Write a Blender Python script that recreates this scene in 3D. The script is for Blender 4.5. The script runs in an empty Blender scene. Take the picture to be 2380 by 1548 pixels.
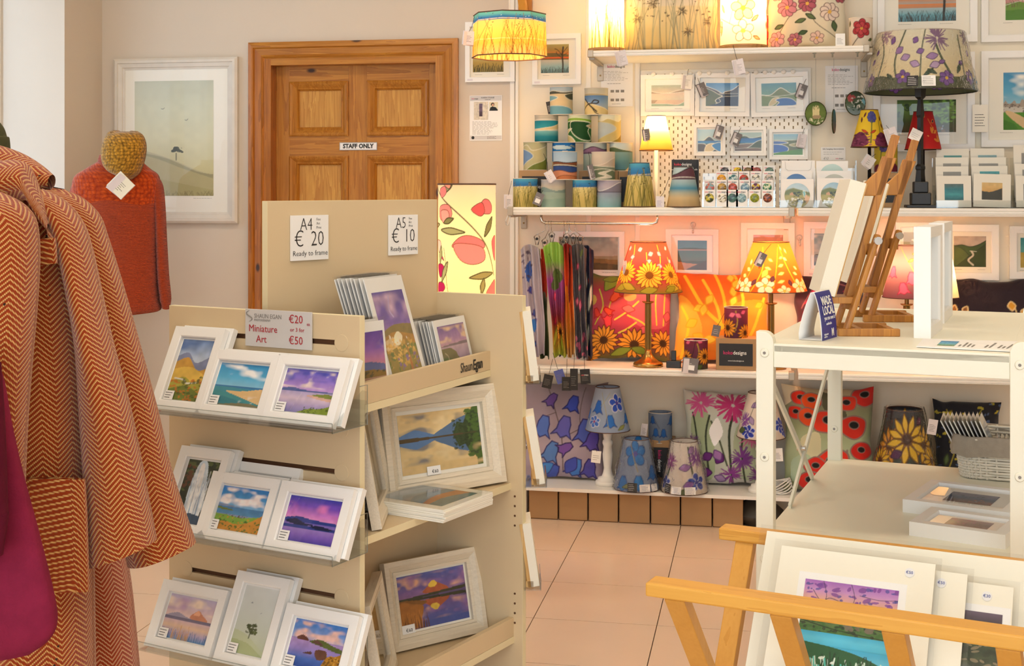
import bpy, math, random
import numpy as np
from mathutils import Vector, Matrix

# ------------------------------------------------------------------ camera
F, CX, CY, HC = 3055.0, 1190.0, 440.0, 1.38      # focal length in px, principal point, eye height
TH = math.radians(10.75)                          # camera turned to the left of the back wall's normal
COL = bpy.context.scene.collection
SC = bpy.context.scene
cam_d = bpy.data.cameras.new('camera'); cam_d.sensor_width = 36; cam_d.lens = 36 * F / 2380
cam_d.shift_y = (CY - 774.0) / 2380; cam_d.clip_start = 0.05
cam = bpy.data.objects.new('camera', cam_d); COL.objects.link(cam)
cam.location = (0, 0, HC); cam.rotation_euler = (math.pi / 2, 0, TH)
SC.camera = cam
# ------------------------------------------------------------------ world, daylight, exposure
W = bpy.data.worlds.new('overcast_sky'); SC.world = W; W.use_nodes = True
bg = W.node_tree.nodes['Background']; bg.inputs[0].default_value = (0.80, 0.90, 1.0, 1); bg.inputs[1].default_value = 1.2
SC.view_settings.view_transform = 'Standard'; SC.view_settings.look = 'None'
SC.view_settings.gamma = 1.0; SC.view_settings.use_curve_mapping = False
SC.view_settings.exposure = 0.30
cy = SC.cycles; cy.max_bounces = 6; cy.diffuse_bounces = 4; cy.glossy_bounces = 2; cy.transmission_bounces = 4; cy.transparent_max_bounces = 10
cy.caustics_reflective = False; cy.caustics_refractive = False; cy.adaptive_threshold = .05; cy.adaptive_min_samples = 12

def daylight(name, loc, rot, sx, sy, power, col=(.78, .90, 1.0)):
    d = bpy.data.lights.new(name, 'AREA'); d.shape = 'RECTANGLE'; d.size = sx; d.size_y = sy; d.energy = power; d.color = col
    o = bpy.data.objects.new(name, d); COL.objects.link(o); o.location = loc; o.rotation_euler = rot
    return o
WIN_L = (3.55, 5.38, 0.85, 2.45)        # window in the left wall: Y range, Z range
WIN_F = (-2.6, 1.9, 0.35, 2.65)         # shop window in the front wall: X range, Z range
ROOM = (-3.05, 2.6, -2.4, 5.72, 2.95)   # x0 x1 y0 y1 height
daylight('window_daylight_left', (ROOM[0] - .30, (WIN_L[0] + WIN_L[1]) / 2, (WIN_L[2] + WIN_L[3]) / 2), (0, -math.pi / 2, 0), WIN_L[3] - WIN_L[2], WIN_L[1] - WIN_L[0], 7, (.55, .74, 1.0))
daylight('window_daylight_front', ((WIN_F[0] + WIN_F[1]) / 2, ROOM[2] - .10, (WIN_F[2] + WIN_F[3]) / 2), (math.pi / 2, 0, 0), WIN_F[1] - WIN_F[0], WIN_F[3] - WIN_F[2], 100)
LAMP = 1.0                              # overall strength of the lit table lamps
CEIL = 8.0                             # strength of each ceiling fitting (W)

# ------------------------------------------------------------------ pixel -> place helpers (2380 x 1548 frame)
CT, ST = math.cos(TH), math.sin(TH)
def ray(px, py):
    u, v = (px - CX) / F, (CY - py) / F
    return (u * CT - ST, u * ST + CT, v)
def atY(px, py, Y):
    d = ray(px, py); t = Y / d[1]; return Vector((d[0] * t, Y, HC + d[2] * t))
def atX(px, py, X):
    d = ray(px, py); t = X / d[0]; return Vector((X, d[1] * t, HC + d[2] * t))
def atZ(px, py, Z):
    d = ray(px, py); t = (Z - HC) / d[2]; return Vector((d[0] * t, d[1] * t, Z))
def atT(px, py, t):
    d = ray(px, py); return Vector((d[0] * t, d[1] * t, HC + d[2] * t))
def rf(r, f, z=0.0):
    return Vector((r * CT - f * ST, r * ST + f * CT, z))
def xw(px, Y): return atY(px, 440, Y).x
def zw(px, py, Y): return atY(px, py, Y).z

# ------------------------------------------------------------------ materials
def lin(c):
    if not isinstance(c, str): return np.array(c[:3], float)
    c = c.lstrip('#')
    if len(c) == 3: c = ''.join(k + k for k in c)
    v = np.array([int(c[i:i + 2], 16) / 255 for i in (0, 2, 4)])
    return np.where(v <= 0.04045, v / 12.92, ((v + 0.055) / 1.055) ** 2.4)
MATS = {}
def newmat(name):
    m = bpy.data.materials.new(name); m.use_nodes = True; MATS[name] = m
    nt = m.node_tree; return m, nt, nt.nodes['Principled BSDF']
def N(nt, typ, **kw):
    n = nt.nodes.new(typ)
    for k, v in kw.items(): setattr(n, k, v)
    return n
def plain(name, col, rough=.5, metal=0., bump=0., bscale=200., var=0., vscale=6., spec=.5, stretch=None):
    """flat colour with a little procedural tone variation and fine relief"""
    m, nt, p = newmat(name); c = lin(col)
    p.inputs['Roughness'].default_value = rough; p.inputs['Metallic'].default_value = metal
    p.inputs['Specular IOR Level'].default_value = spec
    tc = N(nt, 'ShaderNodeTexCoord'); mp = N(nt, 'ShaderNodeMapping')
    nt.links.new(tc.outputs['Object'], mp.inputs[0])
    if stretch: mp.inputs['Scale'].default_value = stretch
    if var > 0:
        nz = N(nt, 'ShaderNodeTexNoise'); nz.inputs['Scale'].default_value = vscale; nz.inputs['Detail'].default_value = 4
        nt.links.new(mp.outputs[0], nz.inputs['Vector'])
        r = N(nt, 'ShaderNodeValToRGB')
        r.color_ramp.elements[0].color = (*(c * (1 - var)), 1); r.color_ramp.elements[1].color = (*np.minimum(c * (1 + var), 1), 1)
        r.color_ramp.elements[0].position = .3; r.color_ramp.elements[1].position = .7
        nt.links.new(nz.outputs[0], r.inputs[0]); nt.links.new(r.outputs[0], p.inputs['Base Color'])
    else:
        p.inputs['Base Color'].default_value = (*c, 1)
    if bump > 0:
        nb = N(nt, 'ShaderNodeTexNoise'); nb.inputs['Scale'].default_value = bscale; nb.inputs['Detail'].default_value = 3
        nt.links.new(mp.outputs[0], nb.inputs['Vector'])
        b = N(nt, 'ShaderNodeBump'); b.inputs['Strength'].default_value = bump; b.inputs['Distance'].default_value = .002
        nt.links.new(nb.outputs[0], b.inputs['Height']); nt.links.new(b.outputs[0], p.inputs['Normal'])
    return m
def painted(name, rough=.6, bump=0., bscale=300., translucent=0., spec=.3, sheen=0.):
    """colour comes from the printed pattern stored on the mesh (colour attribute 'print')"""
    m, nt, p = newmat(name)
    a = N(nt, 'ShaderNodeAttribute', attribute_name='print')
    p.inputs['Roughness'].default_value = rough; p.inputs['Specular IOR Level'].default_value = spec
    nt.links.new(a.outputs['Color'], p.inputs['Base Color'])
    if sheen: p.inputs['Sheen Weight'].default_value = sheen
    if bump > 0:
        tc = N(nt, 'ShaderNodeTexCoord'); nb = N(nt, 'ShaderNodeTexNoise'); nb.inputs['Scale'].default_value = bscale
        nt.links.new(tc.outputs['Object'], nb.inputs['Vector'])
        b = N(nt, 'ShaderNodeBump'); b.inputs['Strength'].default_value = bump; b.inputs['Distance'].default_value = .001
        nt.links.new(nb.outputs[0], b.inputs['Height']); nt.links.new(b.outputs[0], p.inputs['Normal'])
    if translucent > 0:
        t = N(nt, 'ShaderNodeBsdfTranslucent'); nt.links.new(a.outputs['Color'], t.inputs[0])
        mx = N(nt, 'ShaderNodeMixShader'); mx.inputs[0].default_value = translucent
        nt.links.new(p.outputs[0], mx.inputs[1]); nt.links.new(t.outputs[0], mx.inputs[2])
        nt.links.new(mx.outputs[0], nt.nodes['Material Output'].inputs[0])
    return m
def wood(name, c1, c2, rough=.4, scale=1., axis=2, knots=0., kcol='#3a1c08', contrast=1.):
    m, nt, p = newmat(name); p.inputs['Roughness'].default_value = rough
    tc = N(nt, 'ShaderNodeTexCoord'); mp = N(nt, 'ShaderNodeMapping'); s = [22 * scale] * 3; s[axis] = 1.3 * scale
    mp.inputs['Scale'].default_value = s; nt.links.new(tc.outputs['Object'], mp.inputs[0])
    # slow wobble of the grain
    nz = N(nt, 'ShaderNodeTexNoise'); nz.inputs['Scale'].default_value = 1.2; nz.inputs['Detail'].default_value = 5; nz.inputs['Distortion'].default_value = .6
    nt.links.new(mp.outputs[0], nz.inputs['Vector'])
    fine = N(nt, 'ShaderNodeTexNoise'); fine.inputs['Scale'].default_value = 6; fine.inputs['Detail'].default_value = 3
    nt.links.new(mp.outputs[0], fine.inputs['Vector'])
    mul = N(nt, 'ShaderNodeMath', operation='MULTIPLY'); mul.inputs[1].default_value = 5.0 * contrast
    nt.links.new(nz.outputs[0], mul.inputs[0])
    fr = N(nt, 'ShaderNodeMath', operation='FRACT'); nt.links.new(mul.outputs[0], fr.inputs[0])
    ad = N(nt, 'ShaderNodeMath', operation='MULTIPLY_ADD'); ad.inputs[1].default_value = .55; nt.links.new(fr.outputs[0], ad.inputs[0])
    f2 = N(nt, 'ShaderNodeMath', operation='MULTIPLY'); f2.inputs[1].default_value = .6; nt.links.new(fine.outputs[0], f2.inputs[0])
    nt.links.new(f2.outputs[0], ad.inputs[2])
    r = N(nt, 'ShaderNodeValToRGB'); r.color_ramp.elements[0].color = (*lin(c1), 1); r.color_ramp.elements[1].color = (*lin(c2), 1)
    r.color_ramp.elements[0].position = .15; r.color_ramp.elements[1].position = .85
    nt.links.new(ad.outputs[0], r.inputs[0]); out = r.outputs[0]
    if knots > 0:
        mk_ = N(nt, 'ShaderNodeMapping'); ks = [7.0] * 3; ks[axis] = 3.2; mk_.inputs['Scale'].default_value = ks
        nt.links.new(tc.outputs['Object'], mk_.inputs[0])
        vo = N(nt, 'ShaderNodeTexVoronoi'); vo.inputs['Scale'].default_value = 1.0; nt.links.new(mk_.outputs[0], vo.inputs['Vector'])
        kr = N(nt, 'ShaderNodeValToRGB'); kr.color_ramp.elements[0].position = knots * .5; kr.color_ramp.elements[0].color = (1, 1, 1, 1)
        kr.color_ramp.elements[1].position = knots; kr.color_ramp.elements[1].color = (0, 0, 0, 1)
        nt.links.new(vo.outputs['Distance'], kr.inputs[0])
        mx = N(nt, 'ShaderNodeMix', data_type='RGBA'); nt.links.new(kr.outputs[0], mx.inputs[0]); nt.links.new(out, mx.inputs[6])
        mx.inputs[7].default_value = (*lin(kcol), 1); out = mx.outputs[2]
    nt.links.new(out, p.inputs['Base Color'])
    return m
def glassy(name, rough=0., tint='#ffffff', ior=1.45, gain=1.0):
    m, nt, p = newmat(name); nt.nodes.remove(p)
    tr = N(nt, 'ShaderNodeBsdfTransparent'); tr.inputs[0].default_value = (*lin(tint), 1)
    gl = N(nt, 'ShaderNodeBsdfGlossy'); gl.inputs['Roughness'].default_value = rough
    fr = N(nt, 'ShaderNodeFresnel'); ge = N(nt, 'ShaderNodeNewGeometry'); ic = N(nt, 'ShaderNodeMapRange')   # same reflection seen from either side of a pane
    ic.inputs['To Min'].default_value = ior; ic.inputs['To Max'].default_value = 1 / ior
    nt.links.new(ge.outputs['Backfacing'], ic.inputs['Value']); nt.links.new(ic.outputs[0], fr.inputs[0])
    mu = N(nt, 'ShaderNodeMath', operation='MULTIPLY'); mu.inputs[1].default_value = gain; mu.use_clamp = True
    nt.links.new(fr.outputs[0], mu.inputs[0])
    mx = N(nt, 'ShaderNodeMixShader'); nt.links.new(mu.outputs[0], mx.inputs[0]); nt.links.new(tr.outputs[0], mx.inputs[1]); nt.links.new(gl.outputs[0], mx.inputs[2])
    nt.links.new(mx.outputs[0], nt.nodes['Material Output'].inputs[0])
    return m
def crinkly(name, ior=1.45, gain=1.4, scale=34.):
    """clear wrapping film with creases"""
    m = glassy(name, .02, '#f6f6f6', ior, gain); nt = m.node_tree
    tc = N(nt, 'ShaderNodeTexCoord'); nz = N(nt, 'ShaderNodeTexNoise'); nz.inputs['Scale'].default_value = scale; nz.inputs['Detail'].default_value = 2
    nz.inputs['Distortion'].default_value = 2.5
    nt.links.new(tc.outputs['Object'], nz.inputs['Vector'])
    b = N(nt, 'ShaderNodeBump'); b.inputs['Strength'].default_value = .9; b.inputs['Distance'].default_value = .012
    nt.links.new(nz.outputs[0], b.inputs['Height'])
    for n in nt.nodes:
        if n.type in ('BSDF_GLOSSY', 'FRESNEL'): nt.links.new(b.outputs[0], n.inputs['Normal'])
    return m
def emitter(name, col, strength):
    m, nt, p = newmat(name); p.inputs['Base Color'].default_value = (*lin(col), 1)
    p.inputs['Emission Color'].default_value = (*lin(col), 1); p.inputs['Emission Strength'].default_value = strength
    return m

plain('plaster', '#d6c8b6', .85, bump=.15, bscale=60, var=.02, vscale=2)
plain('plaster_cream', '#f0e6d2', .8, bump=.08, bscale=60, var=.015, vscale=2)
plain('plaster_ceiling', '#f2efe8', .9, bump=.1, bscale=60)
plain('white_paint', '#f1ece2', .45, bump=.03, bscale=120)
plain('shelf_white', '#f0ece4', .4, bump=.02)
plain('frame_white', '#f4f3f0', .42, bump=.04, bscale=90, var=.01)
plain('frame_cream', '#d9d0c2', .5, bump=.25, bscale=25, var=.05, vscale=14, stretch=(1, 1, 1))
plain('frame_limed', '#e4d8c2', .55, bump=.35, bscale=60, var=.07, vscale=20, stretch=(1, 12, 12))
plain('mount', '#f6f1e3', .8)
plain('mount_cream', '#faf4e0', .8, bump=.05)
plain('mount_white', '#fbfaf6', .8)
plain('paper', '#f3f1ee', .75)
plain('paper_lilac', '#e4dde0', .75)
plain('paper_grey', '#cfccca', .6)
plain('card_dark', '#2e2a2b', .5)
plain('tag_grey', '#77706f', .5)
plain('tag_cream', '#e8e0c8', .7)
plain('black', '#151414', .4)
plain('black_label', '#232122', .55)
plain('ink', '#26221f', .6)
plain('ink_grey', '#8b8680', .7)
plain('ink_red', '#b02a34', .6)
plain('ink_pink', '#d3266e', .6)
plain('ink_coral', '#e8485e', .6)
plain('ink_white', '#f4f2ee', .6)
plain('ink_blue', '#5560a8', .6)
plain('silver', '#b9b9b8', .3, metal=.6)
plain('chrome', '#cfcac2', .18, metal=1.)
plain('bracket_grey', '#b3a999', .4, metal=.35)
plain('brass', '#b08a4e', .28, metal=1., bump=.05, bscale=40)
plain('brass_dark', '#7d6238', .35, metal=1.)
plain('panel_beige', '#d9c29c', .5, bump=.06, bscale=150, var=.015, vscale=3)
plain('panel_edge', '#eadcb4', .45)
plain('groove', '#5c3a20', .7)
plain('slot_tan', '#7d6a4c', .8)
plain('unit_cream', '#efecd9', .45, bump=.03, bscale=120)
plain('cardboard', '#b08a60', .8, bump=.12, bscale=100, var=.04, vscale=5)
plain('cardboard_dark', '#6a4a2c', .85)
plain('canvas_cream', '#efe8d6', .8, bump=.25, bscale=350)
plain('string_black', '#1c1a1a', .8)
plain('thread', '#8a8580', .8)
plain('tile', '#e6cbb2', .22, var=.02, vscale=5, bump=.02, bscale=30)
plain('grout', '#5b4534', .9)
plain('wicker', '#e8dfcd', .55, bump=.1, bscale=80)
plain('linen_grey', '#a79a88', .95, bump=.5, bscale=260, var=.06, vscale=60)
plain('olive_wool', '#3d3d1c', .95, bump=.4, bscale=200)
plain('cable_white', '#dcd8d0', .5)
plain('plastic_dark', '#2c2a28', .35)
plain('bag_dark', '#3a342c', .5, bump=.6, bscale=18, var=.3, vscale=8)
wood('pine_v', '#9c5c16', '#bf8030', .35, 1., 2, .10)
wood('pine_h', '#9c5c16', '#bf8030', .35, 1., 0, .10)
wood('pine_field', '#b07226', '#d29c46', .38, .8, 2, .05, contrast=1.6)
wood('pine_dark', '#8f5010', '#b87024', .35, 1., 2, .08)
wood('beech', '#cc8f32', '#dba244', .38, 1.4, 0, 0, contrast=.35)
wood('beech_leg', '#c68a30', '#d49a42', .4, 1.4, 2, 0, contrast=.3)
wood('easel_wood', '#9c5f1e', '#c08230', .4, 1.3, 2, 0)
wood('bare_wood', '#b98a4a', '#d8b070', .6, 1.3, 2, .05)
wood('shelf_wood', '#9a7040', '#b98c55', .5, 1.2, 0, 0)
glassy('glass'); glassy('acrylic', .02, '#f8fafa', 1.49, 1.6); glassy('acrylic_edge', .25, '#dfe8ea', 1.6, 3.)
glassy('sleeve', .10, '#fcfcfc', 1.4, .75); crinkly('wrap_film')
painted('print'); painted('print_gloss', .25, spec=.5)
painted('fabric_print', .85, .25, 350, sheen=.2); painted('silk_print', .55, .1, 300, spec=.4)
painted('shade_print', .7, .12, 400, translucent=.62, spec=.2)
painted('shade_deep', .7, .12, 400, translucent=.34, spec=.2)
painted('lantern_print', .6, .08, 400, translucent=.25, spec=.3)
plain('shade_rim', '#5a3a28', .6); plain('shade_lining', '#d8cfc0', .8)
def bulb_mat():
    """glowing bulb glass that lets the light inside it through"""
    m, nt, p = newmat('bulb'); nt.nodes.remove(p); e = N(nt, 'ShaderNodeEmission'); e.inputs[0].default_value = (*lin('#ffdca0'), 1); e.inputs[1].default_value = 9.0
    tr = N(nt, 'ShaderNodeBsdfTransparent'); mx = N(nt, 'ShaderNodeMixShader'); mx.inputs[0].default_value = .25
    nt.links.new(tr.outputs[0], mx.inputs[1]); nt.links.new(e.outputs[0], mx.inputs[2]); nt.links.new(mx.outputs[0], nt.nodes['Material Output'].inputs[0])
bulb_mat()
# ------------------------------------------------------------------ mesh builders
class B:
    def __init__(s): s.v, s.f = [], []
    def add(s, vs, fs):
        o = len(s.v); s.v += [tuple(p) for p in vs]; s.f += [tuple(i + o for i in f) for f in fs]; return s
    def box(s, x0, x1, y0, y1, z0, z1):
        return s.add([(x0, y0, z0), (x1, y0, z0), (x1, y1, z0), (x0, y1, z0), (x0, y0, z1), (x1, y0, z1), (x1, y1, z1), (x0, y1, z1)],
                     [(0, 3, 2, 1), (4, 5, 6, 7), (0, 1, 5, 4), (1, 2, 6, 5), (2, 3, 7, 6), (3, 0, 4, 7)])
    def bar(s, a, b, w, h, up=(0, 0, 1)):
        a, b = Vector(a), Vector(b); d = (b - a).normalized(); x = d.cross(Vector(up)).normalized(); u = x.cross(d)
        q = [a + x * sx * w / 2 + u * sy * h / 2 for sx, sy in ((-1, -1), (1, -1), (1, 1), (-1, 1))]
        q += [p + (b - a) for p in q]
        return s.add(q, [(3, 2, 1, 0), (4, 5, 6, 7), (0, 1, 5, 4), (1, 2, 6, 5), (2, 3, 7, 6), (3, 0, 4, 7)])
    def prism(s, pts, a, b, axis='z'):
        """polygon extruded from a to b; pts are the two other coordinates"""
        n = len(pts)
        def P(p, k): return {'z': (p[0], p[1], k), 'y': (p[0], k, p[1]), 'x': (k, p[0], p[1])}[axis]
        return s.add([P(p, a) for p in pts] + [P(p, b) for p in pts],
                     [tuple(range(n))[::-1], tuple(range(n, 2 * n))] + [(i, (i + 1) % n, n + (i + 1) % n, n + i) for i in range(n)])
    def lathe(s, prof, n=32, c=(0, 0, 0), cap=True):
        o = []
        for r, z in prof:
            o += [(c[0] + r * math.cos(2 * math.pi * k / n), c[1] + r * math.sin(2 * math.pi * k / n), c[2] + z) for k in range(n)]
        fs = [(j * n + k, j * n + (k + 1) % n, (j + 1) * n + (k + 1) % n, (j + 1) * n + k) for j in range(len(prof) - 1) for k in range(n)]
        if cap: fs += [tuple(range(n))[::-1], tuple(range((len(prof) - 1) * n, len(prof) * n))]
        return s.add(o, fs)
    def tube(s, pts, r, n=8, closed=False):
        pts = [Vector(p) for p in pts]; m = len(pts); vs = []; up = Vector((0, 0, 1))
        rr = r if hasattr(r, '__len__') else [r] * m
        for i, p in enumerate(pts):
            d = (pts[(i + 1) % m] - pts[i - 1]) if closed else (pts[min(i + 1, m - 1)] - pts[max(i - 1, 0)])
            d.normalize(); a = d.cross(up)
            if a.length < 1e-3: a = d.cross(Vector((0, 1, 0)))
            a.normalize(); b = a.cross(d)
            vs += [p + (a * math.cos(2 * math.pi * k / n) + b * math.sin(2 * math.pi * k / n)) * rr[i] for k in range(n)]
        fs = [(j * n + k, j * n + (k + 1) % n, ((j + 1) % m) * n + (k + 1) % n, ((j + 1) % m) * n + k) for j in range(m if closed else m - 1) for k in range(n)]
        if not closed: fs += [tuple(range(n))[::-1], tuple(range((m - 1) * n, m * n))]
        return s.add(vs, fs)
    def moulding(s, w, h, prof):
        """rectangular frame; prof = [(inset, y)...] outside back -> front -> inside back; base at z=0, centred in x"""
        n = len(prof); vs = []
        for cx, cz in ((-1, 0), (1, 0), (1, 1), (-1, 1)):
            for ins, y in prof:
                vs.append((cx * (w / 2 - ins), y, ins if cz == 0 else h - ins))
        fs = [(c * n + i, c * n + i + 1, ((c + 1) % 4) * n + i + 1, ((c + 1) % 4) * n + i) for c in range(4) for i in range(n - 1)]
        fs += [(c * n + n - 1, c * n, ((c + 1) % 4) * n, ((c + 1) % 4) * n + n - 1) for c in range(4)]
        return s.add(vs, fs)
    def move(s, m):
        s.v = [tuple(m @ Vector(p)) for p in s.v]; return s
    def make(s, name, mat, parent=None, smooth=False, bevel=0., loc=None, rot=None, seg=2):
        me = bpy.data.meshes.new(name); me.from_pydata(s.v, [], s.f); me.update()
        return link(name, me, mat, parent, smooth, bevel, loc, rot, seg)
def link(name, me, mat, parent=None, smooth=False, bevel=0., loc=None, rot=None, seg=2):
    if mat: me.materials.append(MATS[mat] if isinstance(mat, str) else mat)
    o = bpy.data.objects.new(name, me); COL.objects.link(o)
    if parent: o.parent = parent
    if loc: o.location = loc
    if rot: o.rotation_euler = rot
    if smooth: me.polygons.foreach_set('use_smooth', np.ones(len(me.polygons), bool))
    if bevel:
        b = o.modifiers.new('edge', 'BEVEL'); b.width = bevel; b.segments = seg; b.limit_method = 'ANGLE'; b.angle_limit = .6
    return o
def tag(o, label, cat, group=None, kind=None):
    o['label'] = label; o['category'] = cat
    if group: o['group'] = group
    if kind: o['kind'] = kind
    return o
def thing(name, label, cat, loc=(0, 0, 0), rz=0., group=None, rot=None):
    o = bpy.data.objects.new(name, None); COL.objects.link(o); o.empty_display_size = .05
    o.location = loc; o.rotation_euler = rot or (0, 0, rz)
    return tag(o, label, cat, group)
def struct(o): o['kind'] = 'structure'; return o
def text(body, size, mat, parent, loc, rot=(math.pi / 2, 0, 0), align='CENTER', name='lettering', bold=0., width=None, shear=0., ls=1.):
    c = bpy.data.curves.new(name, 'FONT'); c.body = body; c.size = size; c.align_x = align; c.align_y = 'CENTER'
    c.resolution_u = 2; c.offset = bold; c.shear = shear; c.space_character = ls; c.extrude = .0002
    c.materials.append(MATS[mat]); o = bpy.data.objects.new(name, c); COL.objects.link(o); o.parent = parent
    o.location = loc; o.rotation_euler = rot
    if width: o.scale = (width, 1, 1)
    return o
def scribble(parent, w, h, z0, rows, mat='ink_grey', y=-.0006, x0=None, seed=0, name='printed_lines', th=.0009, fill=.85):
    """rows of small illegible print: one thin bar per row, broken into words"""
    rnd = random.Random(seed); b = B(); x0 = -w / 2 if x0 is None else x0
    for i in range(rows):
        z = z0 + h * (1 - (i + .5) / rows); x = x0; end = x0 + w * rnd.uniform(fill - .25, fill + .13)
        while x < end:
            l = w * rnd.uniform(.06, .16); b.box(x, min(x + l, end), y - .0002, y, z - th / 2, z + th / 2); x += l + w * .03
    o = b.make(name, mat, parent); o['kind'] = 'stuff'; return o

# ------------------------------------------------------------------ painted patterns (drawn into a colour attribute)
def vnoise(h, w, sy, sx, seed):
    r = np.random.RandomState(seed); gy, gx = max(2, int(sy) + 2), max(2, int(sx) + 2); g = r.rand(gy, gx)
    y = np.linspace(0, gy - 1.001, h); x = np.linspace(0, gx - 1.001, w); yi, xi = y.astype(int), x.astype(int)
    fy, fx = (y - yi)[:, None], (x - xi)[None]; fy, fx = fy * fy * (3 - 2 * fy), fx * fx * (3 - 2 * fx)
    a = g[yi][:, xi]; b = g[yi][:, xi + 1]; c = g[yi + 1][:, xi]; d = g[yi + 1][:, xi + 1]
    return (a * (1 - fx) + b * fx) * (1 - fy) + (c * (1 - fx) + d * fx) * fy
def smooth_pts(p, closed=False, k=5):
    p = [np.array(q, float) for q in p]; n = len(p); out = []
    if n < 3: return p
    for i in range(n if closed else n - 1):
        p0 = p[i - 1] if (closed or i) else p[0]; p1 = p[i]; p2 = p[(i + 1) % n]; p3 = p[(i + 2) % n] if (closed or i + 2 < n) else p[-1]
        for j in range(k):
            t = j / k; out.append(.5 * (2 * p1 + (p2 - p0) * t + (2 * p0 - 5 * p1 + 4 * p2 - p3) * t * t + (3 * p1 - p0 - 3 * p2 + p3) * t ** 3))
    if not closed: out.append(p[-1])
    return out
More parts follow.
